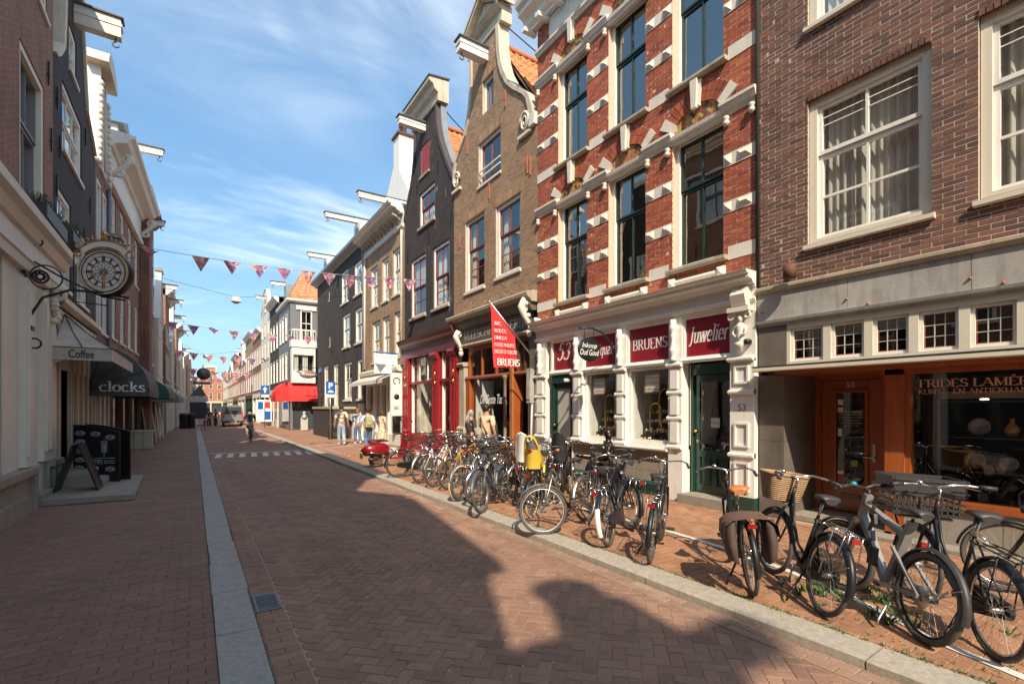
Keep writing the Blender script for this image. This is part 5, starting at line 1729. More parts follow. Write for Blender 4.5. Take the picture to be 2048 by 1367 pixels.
# arched wood frame lights
def arched(u0, u1, z0, z1, rr, m, mull=2):
 b = MB()
 W_ = .09
 n = 8
 def arcp(off):
  p_ = [(u0 + off, z0)]
  for i in range(n + 1):
   t = PI - PI / 2 * i / n
   p_.append((u0 + rr + (rr - off) * math.cos(t), z1 - rr + (rr - off) * math.sin(t)))
  for i in range(n + 1):
   t = PI / 2 - PI / 2 * i / n
   p_.append((u1 - rr + (rr - off) * math.cos(t), z1 - rr + (rr - off) * math.sin(t)))
  p_.append((u1 - off, z0))
  return p_
 o_, i_ = arcp(0), arcp(W_)
 for k in range(len(o_) - 1):
  b.prism(fr, [o_[k], i_[k], i_[k + 1], o_[k + 1]], -.04, -.16)
 # spandrels
 for k in range(1, n + 1):
  b.prism(fr, [(u0, z1 + .02), o_[k], o_[k + 1]], -.06, -.14)
  b.prism(fr, [(u1, z1 + .02), o_[-k - 1], o_[-k - 2]], -.06, -.14)
 for k in range(1, mull + 1):
  x = u0 + (u1 - u0) * k / (mull + 1)
  b.fbox(fr, x - .035, x + .035, -.14, -.06, z0, z1 - W_)
 fm = b.build('arched_window', m, hbr)
 for k in range(mull + 1):
  a_, c_ = u0 + .06 + (u1 - u0 - .12) * k / (mull + 1), u0 + .06 + (u1 - u0 - .12) * (k + 1) / (mull + 1)
  MB().poly(orient(fr, [fr.p(a_, -.10, z0), fr.p(c_, -.10, z0), fr.p(c_, -.10, z1 - .05), fr.p(a_, -.10, z1 - .05)])).build('pane', M_glass_s, fm)
arched(12.14, 14.84, 2.95, 3.90, .55, M_wood)
arched(11.04, 11.86, 2.95, 3.90, .38, M_wood_dk, 1)
b = MB()
b.mould(fr, [(-.16, 2.83), (.02, 2.83), (.06, 2.87), (.04, 2.93), (-.16, 2.945)], 11.04, 14.9)
b.fbox(fr, 14.62, 14.86, -.16, .03, .62, 2.83)
b.fbox(fr, 11.86, 12.12, -.30, .02, .10, 2.83)
b.fbox(fr, 12.12, 14.62, -.16, .03, .62, .74)
b.build('shopfront', M_wood, hbr)
MB().fbox(fr, 11.87, 11.99, .021, .10, .10, 3.2).build('door_post', M_wood2, hbr)
MB().lathe(fr.p(12.3, .06, .65), [(.001, 0), (.09, 0), (.09, .12), (.05, .16), (.045, 1.3), (.07, 1.34), (.05, 1.4), (.045, 2.05), (.08, 2.12), (.10, 2.2), (.001, 2.2)], 12).build('cast_column', P('brown_iron', (.20, .14, .09), .6), hbr)
MB().fbox(fr, 12.12, 14.86, -.12, .0, .08, .618).build('plinth', M_plinth, hbr)
MB().poly(orient(fr, [fr.p(12.12, -.08, .74), fr.p(14.62, -.08, .74), fr.p(14.62, -.08, 2.83), fr.p(12.12, -.08, 2.83)])).build('shop_pane', M_glass_s, hbr)
b = MB()
b.fbox(fr, 10.9, 15.6, -3.2, -3.1, .08, 4.8)
b.fbox(fr, 12.1, 14.7, -1.0, -.2, .3, .6)
b.fbox(fr, 10.9, 15.6, -3.1, -.5, 4.0, 4.1)
b.fbox(fr, 14.66, 14.72, -1.5, -.3, .08, 3.9)
b.build('interior', M_room, hbr)
MB().fbox(fr, 14.56, 14.6, -.9, -.2, .78, 2.8).build('window_reveal', M_white, hbr)
t_ = MB()
put_text(t_, text_polys('De Grote Tas', .42, .35, .012), fr.p(13.35, -.07, 2.0), RR, align='C', width=1.4)
t_.build('neon_lettering', M_text_w, hbr)
b = MB()
for k in range(3):
 z = .9 + k * .75
 b.fbox(fr, 11.05, 11.8, -2.6, -2.3, z, z + .04)
b.build('shelf', M_wood2, hbr)
b = MB()
b.fbox(fr, 11.06, 11.12, -.5, -.42, .1, 2.1)
b.fbox(fr, 11.72, 11.78, -.5, -.42, .1, 2.1)
b.fbox(fr, 11.12, 11.72, -.5, -.42, 2.0, 2.1)
b.build('inner_door', M_white, hbr)
for k, (u_, d, z, s_, m_, lab) in enumerate(((11.5, -.6, .4, .2, M_redshop, 'round red bag low in the bag shop doorway'), (13.9, -.6, .62, .18, M_wood_dk, 'brown leather bag in the left of the bag shop window'), (13.2, -.7, .62, .2, M_blackp, 'black leather bag in the middle of the bag shop window'),
           (12.7, -.6, .62, .17, M_wood, 'cognac leather bag by the cast column'), (13.6, -.9, 1.2, .15, M_redshop, 'small red bag hanging high in the bag shop window'))):
 o = thing('handbag', lab, 'bag', fr.p(u_, d, z))
 q = fr.p(u_, d, z)
 MB().lathe(q, [(.001, 0), (s_, .02), (s_ * 1.05, s_ * .6), (s_ * .8, s_ * 1.3), (s_ * .6, s_ * 1.5), (.001, s_ * 1.52)], 10, Matrix.Diagonal((.5, 1, 1)).to_3x3() if False else Matrix(((.5, 0, 0), (0, 1, 0), (0, 0, 1)))).build('body', m_, o)
 MB().ring(q + Vector((0, 0, s_ * 1.4)), s_ * .6, .012, Matrix((fr.u, (0, 0, 1), fr.n)).transposed(), 12, 5, 0, PI).build('strap', m_, o)
# ------------------------------------------------------------------ black gable house with red shopfront
hbl = thing('gabled_house', 'black painted neck gable house with red shopfront', 'house', (RX, 18.3, .08))
OL = [(4.9, 15.855, 20.78), (10.25, 15.855, 20.78), (10.5, 16.02, 20.70), (10.9, 16.29, 20.42), (11.45, 16.62, 20.05), (12.0, 16.93, 19.80), (12.5, 17.13, 19.66), (13.0, 17.27, 19.60), (13.75, 17.33, 19.58)]
ops = [(18.40, 20.05, 5.70, 8.22), (16.23, 17.73, 5.72, 8.15), (17.53, 19.11, 9.33, 10.78), (18.05, 18.99, 11.42, 12.68)]
wall(hbl, fr, OL, ops, .25, M_black)
for i, (a, b_, z0, z1) in enumerate(ops[:3]):
 window(hbl, fr, a + .01, b_ - .01, z0 + .02, z1 - .01, rec=.05, fw=.11, mf=M_white, ms=M_sash_rd, cols=2, split=.5, low_rows=2 if i < 2 else 1, sill=(M_stone, .08, .12), cur=(None, 'one', 'half')[i], blind=(.5, 0, 0)[i])
wn = window(hbl, fr, 18.06, 18.98, 11.44, 12.67, rec=.05, fw=.07, mf=M_white, ms=M_redshop, cols=1, single=True, sill=(M_stone, .06, .10))
sh = MB()
for k in range(5):
 sh.fbox(fr, 18.14 + k * .152, 18.286 + k * .152, -.06, -.02, 11.5, 12.6)
sh.build('shutter', P('red_shutter', (.30, .035, .035), .6), wn)
pr = [q for q in OL if q[0] >= 10.2]
for side in (1, 2):
 cp = MB()
 for (qa, qb) in zip(pr, pr[1:]):
  a, b_ = qa[side], qb[side]
  s_ = -1 if side == 1 else 1
  cp.prism(fr, [(a - s_ * .12, qa[0]), (a + s_ * .03, qa[0]), (b_ + s_ * .03, qb[0]), (b_ - s_ * .12, qb[0])], .05, -.30)
 cp.build('gable_coping', P('brown_black_coping', (.075, .055, .05), .6, grime=.2), hbl)
cq = MB()
for (qa, qb) in zip(pr, pr[1:]):
 a, b_ = qa[1], qb[1]
 cq.prism(fr, [(a - .035, qa[0]), (a - .10, qa[0]), (b_ - .10, qb[0]), (b_ - .035, qb[0])], -.12, -.36)
cq.build('coping_flashing', M_zinc, hbl)
MB().mould(fr, [(-.4, 13.70), (.06, 13.70), (.08, 13.82), (.05, 13.84), (.06, 14.0), (.20, 14.10), (.26, 14.26), (.42, 14.36), (.44, 14.46), (.36, 14.52), (-.4, 14.60)], 17.1, 19.8).build('crown_moulding', M_aged, hbl)
MB().mould(fr, [(-.42, 14.602), (.46, 14.50), (.46, 14.55), (-.42, 14.66)], 17.05, 19.86).build('crown_lead', M_lead, hbl)
hoist(hbl, fr, 18.55, 13.15, 1.1, M_white, .26, .30)
roof_tiles(hbl, fr, 16.0, 10.4, 18.4, 13.5, -.42, -5.2, M_tile_o, True, .25, .34, 220)
roof_tiles(hbl, fr, 20.6, 10.4, 18.4, 13.5, -.42, -5.2, M_tile_o, False, .25, .34)
MB().tube([fr.p(18.4, -.4, 13.56), fr.p(18.4, -5.2, 13.56)], .10, 8).build('ridge', M_tile_o, hbl)
MB().tube([fr.p(17.4, -.15, 13.8), fr.p(17.45, -.7, 13.4), fr.p(17.6, -2.2, 12.6)], .022).build('stay_rod', M_steel_dk, hbl)
for u_, z in ((19.3, 10.95), (17.2, 10.9), (16.05, 8.6), (18.1, 8.5), (20.4, 8.3), (19.55, 12.0)):
 anchor(hbl, fr, u_, z, M_black_m, .5)
room(hbl, fr, 16.6, 20.1, 4.95, 10.9, 1.8, (8.6,))
room(hbl, fr, 17.98, 19.0, 11.3, 12.7, .9)
shell(hbl, fr, 15.87, 20.77, .08, 10.2, 8, M_black, d0=-.26)
MB().mould(fr, [(-.1, 4.42), (.10, 4.42), (.14, 4.52), (.24, 4.60), (.30, 4.72), (.32, 4.80), (-.1, 4.88)], 15.50, 20.98).build('shop_cornice', P('brown_red_cornice', (.16, .05, .04), .4, grime=.2), hbl)
MB().fbox(fr, 15.5, 20.9, -.1, .08, 4.0, 4.418).build('shop_fascia', P('brown_red_fascia', (.13, .03, .028), .35, grime=.2, coat=.3), hbl)
for a, b_ in ((20.17, 20.84), (17.07, 17.60), (15.47, 16.02)):
 q = MB()
 q.fbox(fr, a, b_, -.14, .10, .10, 3.998)
 q.fbox(fr, a - .03, b_ + .03, -.14, .16, .10, .75)
 q.mould(fr, [(.10, 3.75), (.17, 3.75), (.22, 3.9), (.20, 4.0), (.10, 4.0)], a - .02, b_ + .02)
 o = q.build('pilaster', M_redshop, hbl)
 m_ = (a + b_) / 2
 for z0, z1 in ((.9, 2.8), (2.95, 3.65)):
  b = MB()
  for r_ in ((m_ - .16, m_ - .12, z0, z1), (m_ + .12, m_ + .16, z0, z1), (m_ - .12, m_ + .12, z1 - .04, z1), (m_ - .12, m_ + .12, z0, z0 + .04)):
   b.fbox(fr, r_[0], r_[1], .101, .13, r_[2], r_[3])
  b.build('panel', M_redshop, o)
 b = MB()
 for k in range(2):
  b.tube([fr.p(m_ + .09, .115, 2.45 + k * .35), fr.p(m_ - .07, .115, 2.9 + k * .35)], .014, 5)
 b.build('gilt_line', M_gold, o)
for a, b_, door in ((17.60, 20.17, 0), (16.02, 17.07, 1)):
 q = MB()
 q.fbox(fr, a, b_, -.2, .02, 2.86, 2.97)
 for x0, x1 in ((a, a + .10), (b_ - .10, b_)):
  q.fbox(fr, x0, x1, -.2, -.04, .1, 4.0)
 if not door:
  q.fbox(fr, a + .1, b_ - .1, -.2, .04, .62, .78)
 q.build('shop_window', M_redshop, hbl)
 b = MB()
 for k in ((1, 2) if not door else ()):
  x = a + (b_ - a) * k / 3
  b.fbox(fr, x - .02, x + .02, -.14, -.09, 2.97, 4.0)
 b.fbox(fr, b_ - .16, b_ - .10, -.16, -.05, .78, 3.99)
 b.build('white_bead', M_white, hbl)
 for z0, z1 in ((.78, 2.86), (2.97, 3.99)):
  MB().poly(orient(fr, [fr.p(a + .1, -.12, z0), fr.p(b_ - .1, -.12, z0), fr.p(b_ - .1, -.12, z1), fr.p(a + .1, -.12, z1)])).build('shop_pane', M_glass_s, hbl)
MB().fbox(fr, 17.6, 20.17, -.16, .02, .08, .618).build('plinth', M_redshop, hbl)
b = MB()
b.fbox(fr, 15.9, 20.7, -2.6, -2.5, .08, 4.8)
b.fbox(fr, 20.0, 20.12, -2, -.3, .08, 3.9)
MB().fbox(fr, 19.7, 20.0, -1.0, -.25, .78, 3.98).build('window_reveal', M_cream, hbl)
b.fbox(fr, 15.9, 20.7, -2.5, -.5, 4.1, 4.2)
b.build('interior', M_room, hbl)
b = MB()
for i in range(9):
 z = 2.95 + i * .11
 b.fbox(fr, 17.8, 19.3, -.36, -.345, z, z + .018)
for i in range(9):
 u_ = 17.82 + i * .18
 b.fbox(fr, u_, u_ + .018, -.362, -.346, 2.95, 3.9)
tag(b.build('wire_grid', M_white, loc=fr.p(18.5, -.35, 3)), 'white wire grid hung high in the red shop window', 'rack')
b = MB()
b.fbox(fr, 16.1, 17.0, -1.2, -.5, 1.28, 1.36)
b.fbox(fr, 16.1, 17.0, -1.2, -.5, .58, .66)
tag(b.build('shelf', P('lime_shelf', (.12, .45, .06), .5), loc=fr.p(16.5, -.8, .6)), 'bright green shelves inside the red shop door', 'shelf')
# ------------------------------------------------------------------ ochre brick house with white cornice
hta = thing('brick_house', 'ochre brick house with a heavy white bracketed cornice and white shop', 'house', (RX, 23.8, .08))
ops = [(24.58, 25.78, 7.12, 9.22), (22.93, 23.93, 7.12, 9.24), (21.35, 22.38, 7.14, 9.28), (24.22, 25.50, 4.22, 6.34), (22.78, 23.86, 4.22, 6.34), (21.14, 22.12, 4.22, 6.32)]
wall(hta, fr, [(3.82, 20.79, 26.78), (10.1, 20.79, 26.78)], ops, .22, M_tan)
for i, o in enumerate(ops):
 window(hta, fr, o[0] + .01, o[1] - .01, o[2] + .02, o[3] - .01, rec=.06, fw=.12, mf=M_white, ms=M_creamL, cols=2, split=.55, low_rows=2, sill=(M_white_s, .06, .11), cur=('sides', None, 'sides', 'half', 'full', None)[i], each=False)
room(hta, fr, 20.95, 26.6, 3.85, 10.0, 1.6, (6.7,))
shell(hta, fr, 20.8, 26.77, .08, 10.1, 8, M_tan, d0=-.23)
MB().mould(fr, [(-.2, 10.0), (.05, 10.0), (.10, 10.06), (.10, 10.12), (.03, 10.15), (.03, 10.62), (-.2, 10.62)], 20.86, 26.78).build('frieze', M_white, hta)
cn = cornice(hta, fr, 20.86, 26.95, 10.62, .42, .75, M_white)
b = MB()
for i in range(11):
 u_ = 21.1 + i * .52
 bb = MB().mould(fr, [(.035, 10.36), (.10, 10.36), (.22, 10.46), (.46, 10.54), (.48, 10.615), (.035, 10.615)], u_, u_ + .2)
 bb.build('bracket', M_stone, cn)
hoist(hta, fr, 24.6, 12.45, 1.0, M_white, .26, .28, back=2.0)
dm = MB()
dm.fbox(fr, 23.9, 25.4, -2.4, -.5, 11.0, 12.3)
dm.prism(fr, [(23.7, 12.3), (25.6, 12.3), (24.65, 12.85)], -.35, -2.6)
dm.build('dormer', M_white, hta)
MB().fbox(fr, 24.15, 25.15, -.52, -.46, 11.2, 12.2).build('dormer_window', M_glass_far, hta)
def slope_roof(bld, u0, u1, z0, z1, depth, m, d0=-.1, tw=.3, tl=.36):
 """roof that rises away from the street, laid with rows of tiles"""
 b = MB()
 a, c_ = Vector((0, 0, 0)), None
 n = int(math.hypot(depth, z1 - z0) / tl)
 for i in range(n):
  k0, k1 = i / n, (i + 1.08) / n
  za, zb = z0 + (z1 - z0) * k0 + .035, z0 + (z1 - z0) * k1
  da, db = d0 - depth * k0, d0 - depth * k1
  x = u0
  while x < u1:
   j_ = rnd.uniform(-.008, .008)
   e = min(x + tw * .96, u1)
   b.add([fr.p(x, da, za + j_), fr.p(e, da, za + j_), fr.p(e, db, zb + j_), fr.p(x, db, zb + j_), fr.p(x, da, za - .05), fr.p(e, da, za - .05), fr.p((x + e) / 2, da + .01, za + .03), fr.p((x + e) / 2, db, zb + .03)],
      [(0, 6, 7, 3), (6, 1, 2, 7), (4, 5, 1, 6, 0)])
   x += tw
 o = b.build('roof', m, bld, kind='stuff')
 return o
slope_roof(hta, 20.85, 26.7, 11.0, 14.2, 3.4, M_tile_g)
ch = MB()
ch.prism(fr, [(24.6, 11.2), (29.2, 11.2), (29.2, 13.3), (27.0, 15.7), (27.0, 17.2), (26.1, 17.2), (26.1, 15.2), (24.6, 13.4)], -1.7, -2.6)
ch.build('chimney', M_white, hta)
ch = MB()
ch.fbox(fr, 26.0, 27.1, -2.7, -1.6, 17.2, 17.33)
for u_ in (26.35, 26.8):
 ch.lathe(fr.p(u_, -2.1, 17.33), [(.14, 0), (.12, .6), (.16, .62), (.16, .72), (.001, .72)], 8)
ch.build('chimney_pots', M_rust, hta)
# drainpipes either side
for k, (u_, zt, lab) in enumerate(((26.65, 10.3, 0), (21.0, 9.9, 0))):
 MB().tube([fr.p(u_, .06, zt), fr.p(u_, .07, zt - .3), fr.p(u_ - .0, .07, 3.9)] if k else [fr.p(u_, .06, zt), fr.p(u_, .07, 3.95)], .055, 8).build('drainpipe_or_shade', M_creamL, hta)
# shop below: awning board, white posts
MB().mould(fr, [(-.1, 3.52), (.2, 3.50), (.34, 3.58), (.36, 3.70), (.2, 3.80), (-.1, 3.818)], 20.86, 26.7).build('shop_cornice', M_creamL, hta)
aw = thing('awning', 'cream roller awning half out over the white shop', 'awning', fr.p(24, .1, 3.4))
b = MB()
b.add([fr.p(21.3, .2, 3.47), fr.p(26.6, .2, 3.47), fr.p(26.6, .85, 3.16), fr.p(21.3, .85, 3.16)], [(0, 1, 2, 3)])
b.add([fr.p(21.3, .85, 3.16), fr.p(26.6, .85, 3.16), fr.p(26.6, .86, 2.98), fr.p(21.3, .86, 2.98)], [(0, 1, 2, 3)])
b.build('cloth', M_creamL, aw)
MB().tube([fr.p(21.3, .2, 3.44), fr.p(26.6, .2, 3.44)], .04).build('roller', M_alu, aw)
b = MB()
for x in (20.9, 22.9, 23.9, 24.9, 26.2):
 b.fbox(fr, x, x + .26, -.15, .05, .08, 3.5)
b.fbox(fr, 20.9, 26.5, -.15, .03, .10, .6)
b.fbox(fr, 20.9, 26.5, -.15, .02, 3.0, 3.5)
b.build('shopfront', M_white, hta)
for a, b_ in ((21.16, 22.9), (23.16, 23.9), (24.16, 24.9), (25.16, 26.2)):
 MB().poly(orient(fr, [fr.p(a, -.08, .6), fr.p(b_, -.08, .6), fr.p(b_, -.08, 3.0), fr.p(a, -.08, 3.0)])).build('shop_pane', M_glass_s, hta)
MB().fbox(fr, 20.9, 26.6, -1.8, -1.7, .08, 3.8).build('interior', M_room, hta)
s_ = thing('shop_sign', 'tall white sign panel with black print beside the red pilaster', 'sign', fr.p(20.95, .1, 1.3))
MB().fbox(fr, 20.90, 21.02, .05, .60, 1.5, 3.42).build('board', M_white, s_)
b = MB()
c_ = fr.p(20.898, .33, 2.35)
b.lathe(c_, [(.001, 0), (.13, 0), (.13, .004), (.001, .004)], 14, Matrix(((1, 0, 0), (0, 0, -1), (0, 1, 0))))
b.ring(fr.p(20.895, .33, 3.05), .15, .022, Matrix(((1, 0, 0), (0, 0, -1), (0, 1, 0))), 14, 5, R(-40), R(250))
for i in range(3):
 b.add([(RX - .45, 20.897, 1.9 - i * .06), (RX - .22, 20.897, 1.9 - i * .06), (RX - .22, 20.897, 1.93 - i * .06), (RX - .45, 20.897, 1.93 - i * .06)], [(0, 1, 2, 3)])
b.build('print', M_text_k, s_)
s_ = thing('banner_sign', 'white banner hanging from a blue rod above the white shop', 'banner', (7.3, 21.6, 4))
MB().tube([(7.9, 21.6, 4.35), (6.75, 21.6, 4.38)], .035).build('rod', M_blue_s, s_)
MB().box(6.78, 7.86, 21.59, 21.61, 3.42, 4.30).build('cloth', M_paper, s_)
b = MB()
for i in range(10):
 x = 6.85 + i * .1
 b.box(x, x + .05, 21.578, 21.588, 4.17, 4.22)
put_text(b, text_polys('geschenken', .14), (7.62, 21.585, 3.72), (1, 0, 0), width=.6, align='C')
b.build('print', P('grey_print', (.3, .32, .36)), s_)
# ------------------------------------------------------------------ long charcoal house with gutter
hk = thing('brick_house', 'long charcoal painted brick house with zinc gutter and a raised stoop', 'house', (RX, 33, .08))
ops = [(30.28, 32.0, 8.42, 10.45), (27.35, 29.0, 8.38, 10.28), (29.85, 31.6, 5.6, 7.68), (27.05, 28.8, 5.58, 7.6), (29.5, 31.3, 2.34, 4.66), (26.95, 28.35, 2.34, 4.64), (35.55, 36.95, 1.95, 4.85), (32.75, 34.05, 1.95, 4.78),
    (35.2, 35.55, 9.3, 10.1), (35.0, 35.35, 6.1, 6.9)]
wall(hk, fr, [(.08, 26.82, 39.1), (11.1, 26.82, 39.1)], ops, .22, M_black2)
for i, o in enumerate(ops[:8]):
 window(hk, fr, o[0] + .02, o[1] - .02, o[2] + .02, o[3] - .01, rec=.05, fw=.14, mf=M_white, ms=M_creamL, cols=2, split=.55, low_rows=2, sill=(M_white_s, .07, .12), cur=(None, 'sides', 'sides', None, 'half', None, None, None)[i], each=False)
for o in ops[8:]:
 window(hk, fr, o[0] + .02, o[1] - .02, o[2] + .02, o[3] - .01, rec=.05, fw=.06, mf=M_white, cols=1, single=True, each=False, sill=(M_white_s, .05, .06))
room(hk, fr, 27, 38.8, 1.0, 11.0, 1.5, (5.0, 8.0))
shell(hk, fr, 26.85, 39.08, .08, 11.1, 9, M_black2, d0=-.23)
MB().mould(fr, [(-.1, 11.0), (.08, 11.0), (.12, 11.1), (.40, 11.18), (.46, 11.26), (.46, 11.42), (-.1, 11.44)], 26.95, 39.4).build('gutter', M_zinc, hk)
slope_roof(hk, 26.9, 39.0, 11.44, 14.6, 3.6, M_tile_g, tw=.4, tl=.45)
for u_, o_ in ((29.6, 1.5), (38.0, .9)):
 dm = MB()
 dm.fbox(fr, u_ - .65, u_ + .65, -2.2, -.35, 11.45, 13.0)
 dm.build('dormer', M_white, hk)
 MB().fbox(fr, u_ - .3, u_ + .3, -.36, -.32, 11.8, 12.7).build('dormer_window', M_glass_far, hk)
 hoist(hk, fr, u_, 13.0, o_, M_white, .3, .26, back=2.0)
MB().tube([fr.p(26.95, .12, 11.1), fr.p(26.95, .07, 10.7), fr.p(26.95, .07, .2)], .055, 8).build('drainpipe_or_shade', M_zinc, hk)
for u_, z in ((33.5, 9.2), (31.2, 8.0), (34.4, 5.5), (29.3, 7.9)):
 anchor(hk, fr, u_, z, M_black_m, .55)
st = thing('stoop_wall', 'low black brick stoop wall with stone coping beside the parking sign', 'wall', (6.6, 31, .08))
MB().box(6.62, 7.88, 28.55, 34.1, .08, 1.78).build('wall', M_black2, st)
MB().box(6.56, 7.88, 28.5, 34.15, 1.782, 1.92).build('coping', M_stone, st)
b = MB()
for x, y in [(6.7, 34.0)]:
 for k in range(6):
  yy = 34.05 - k * 1.05
  if k in (0, 1, 2):
   b.tube([(6.7, yy, 1.92), (6.7, yy, 2.95)], .02)
   b.ball((6.7, yy, 3.0), .05)
b.tube([(6.7, 34.05, 2.85), (6.7, 31.9, 2.85)], .018)
b.tube([(6.7, 34.05, 2.2), (6.7, 31.9, 2.2)], .018)
b.build('railing', M_black_m, st)
b = MB()
b.tube([(6.3, 28.2, .08), (6.3, 28.2, .95), (7.3, 28.2, .95), (7.3, 28.2, .08)], .025)
b.tube([(6.3, 28.2, .5), (7.3, 28.2, .5)], .02)
tag(b.build('bike_stand', M_black_m, loc=(6.8, 28.2, .08)), 'black tubular stand before the stoop wall', 'stand')
dd = thing('basement_door', 'white basement door and frame low in the charcoal wall behind the strollers', 'door', fr.p(27.6, 0, .1))
b = MB()
b.fbox(fr, 26.9, 27.1, .003, .3, .08, 2.1)
b.fbox(fr, 27.9, 28.4, .003, .3, .08, 1.2)
b.build('frame', M_white, dd)
MB().fbox(fr, 27.1, 27.9, .003, .05, .08, 1.9).build('leaf', M_white, dd)
MB().fbox(fr, 27.9, 28.5, .003, .5, 1.203, 1.5).build('ledge', M_stone, dd)
s_ = thing('street_name_plate', 'small blue street name plate on the charcoal wall', 'sign', fr.p(38.2, .05, 4.6))
MB().fbox(fr, 37.6, 38.6, .004, .03, 4.5, 4.85).build('plate', M_blue_s, s_)
b = MB()
put_text(b, text_polys('STRAAT', .16), fr.p(38.1, .033, 4.6), RR, align='C')
b.build('lettering', M_text_w, s_)
# ------------------------------------------------------------------ simple houses: far away, across the street behind the camera
def swin(bld, fr, u0, u1, z0, z1, mf, glass=None, bars=True, arch=0.0):
 b = MB()
 f_ = min(.09, (u1 - u0) * .12)
 b.fbox(fr, u0, u0 + f_, -.16, .015, z0, z1)
 b.fbox(fr, u1 - f_, u1, -.16, .015, z0, z1)
 b.fbox(fr, u0 + f_, u1 - f_, -.16, .015, z1 - f_, z1)
 b.fbox(fr, u0 - .05, u1 + .05, -.16, .07, z0 - .09, z0 - .002)
 if bars:
  m_ = z0 + (z1 - z0) * .56
  b.fbox(fr, u0 + f_, u1 - f_, -.13, -.04, m_ - .03, m_ + .03)
  b.fbox(fr, (u0 + u1) / 2 - .018, (u0 + u1) / 2 + .018, -.12, -.05, z0, z1 - f_)
 w_ = b.build('window', mf, bld)
 MB().poly(orient(fr, [fr.p(u0 + f_, -.10, z0), fr.p(u1 - f_, -.10, z0), fr.p(u1 - f_, -.10, z1 - f_), fr.p(u0 + f_, -.10, z1 - f_)])).build('pane', glass or M_glass_far, w_)
 return w_
def house(name, label, fr, u0, u1, h, gable, m, mf=None, cols=2, floors=((4.3, 6.3), (7.3, 9.1)), shop=None, hst=True, depth=8, top=None, group=None, roofm=None, ww=.9, corn=None, ol=None):
 """a row house: wall with windows in columns and floors, gable or cornice, roof, shop window"""
 mf = mf or M_white
 H = thing(name, label, 'house', fr.p((u0 + u1) / 2, 0, 0), group=group)
 c_, W_ = (u0 + u1) / 2, u1 - u0
 sh_ = h - (0 if gable == 'cornice' else (3.4 if gable != 'bell' else 2.6))
 if ol:
  sh_ = ol[1][0]
 elif gable == 'neck':
  k = min(1.15, W_ * .26)
  ol = [(0, u0, u1), (sh_, u0, u1), (sh_ + .3, c_ - W_ * .42, c_ + W_ * .42), (sh_ + .9, c_ - k * 1.35, c_ + k * 1.35), (sh_ + 1.7, c_ - k, c_ + k), (h, c_ - k, c_ + k)]
 elif gable == 'bell':
  ol = [(0, u0, u1), (sh_, u0, u1), (sh_ + .35, c_ - W_ * .46, c_ + W_ * .46), (sh_ + .9, c_ - W_ * .33, c_ + W_ * .33), (sh_ + 1.6, c_ - W_ * .26, c_ + W_ * .26)] + \
    [(sh_ + 1.6 + (h - sh_ - 1.6) * math.sin(R(a)), c_ - W_ * .26 * math.cos(R(a)) - .01, c_ + W_ * .26 * math.cos(R(a)) + .01) for a in (30, 55, 75, 90)]
 elif gable == 'spout':
  ol = [(0, u0, u1), (sh_, u0, u1), (h - .5, c_ - .5, c_ + .5), (h, c_ - .5, c_ + .5)]
 else:
  ol = [(0, u0, u1), (h, u0, u1)]
 ops = []
 step = W_ / cols
 for z0, z1 in floors:
  for i in range(cols):
   x = u0 + step * (i + .5)
   ops.append((x - ww / 2, x + ww / 2, z0, z1))
 if gable != 'cornice' and h - sh_ > 2.2:
  ops.append((c_ - .45, c_ + .45, sh_ + .2, sh_ + 1.7))
 so = None
 if shop is not None:
  so = (u0 + .35, u1 - .35, .5, 3.0)
 wall(H, fr, ol, ops + ([so] if so else []), .2, m)
 for o in ops:
  swin(H, fr, o[0] + .005, o[1] - .005, o[2] + .005, o[3] - .005, mf)
 if so:
  b = MB()
  b.fbox(fr, so[0] - .25, so[1] + .25, .003, .12, 3.003, 3.5)
  for x in (so[0] - .2, c_ - .15, so[1] - .1):
   b.fbox(fr, x, x + .3, -.15, .10, .02, 3.0)
  b.fbox(fr, so[0], so[1], -.15, .05, .02, .55)
  b.build('shopfront', shop, H)
  MB().poly(orient(fr, [fr.p(so[0], -.1, .5), fr.p(so[1], -.1, .5), fr.p(so[1], -.1, 3.0), fr.p(so[0], -.1, 3.0)])).build('shop_pane', M_glass_far, H)
 b = MB()
 if gable == 'cornice':
  cornice(H, fr, u0 + .01, u1 - .01, h, .5, .5, corn or mf)
  if roofm != 'none':
   slope_roof(H, u0 + .02, u1 - .02, h + .5, h + 2.4, 3.0, roofm or M_tile_g, tw=.6, tl=.5) if fr is FR_R else b.prism(fr, [(u0, h + .5), (u1, h + .5), (u1, h + .52), (u0, h + .52)], 0, -depth)
 else:
  pr = [q for q in ol if q[0] >= sh_]
  for side, s_ in ((1, -1), (2, 1)):
   cp = MB()
   for qa, qb in zip(pr, pr[1:]):
    if abs(qa[side] - qb[side]) + qb[0] - qa[0] > .02:
     cp.prism(fr, [(qa[side] - s_ * .12, qa[0]), (qa[side] + s_ * .06, qa[0] + .02), (qb[side] + s_ * .06, qb[0] + .02), (qb[side] - s_ * .12, qb[0])], .07, -.28)
   cp.build('gable_coping', mf, H)
  cp = MB()
  if gable in ('neck', 'spout'):
   k = ol[-1][2] - c_
   cp.prism(fr, [(c_ - k - .15, h), (c_ + k + .15, h), (c_ + k + .25, h + .18), (c_ - k - .25, h + .18)], .14, -.3)
   if gable == 'neck':
    cp.prism(fr, [(c_ - k - .2, h + .18), (c_ + k + .2, h + .18), (c_ + k * .5, h + .5), (c_ - k * .5, h + .5)], .12, -.3)
   cp.build('gable_crown', mf, H)
  rz = h - 1.0
  b.prism(fr, [(u0 + .05, sh_ - .1), (u1 - .05, sh_ - .1), (c_, rz)], -.3, -depth)
  if hst:
   hoist(H, fr, c_, h - 1.0, .9, M_white, .2, .26)
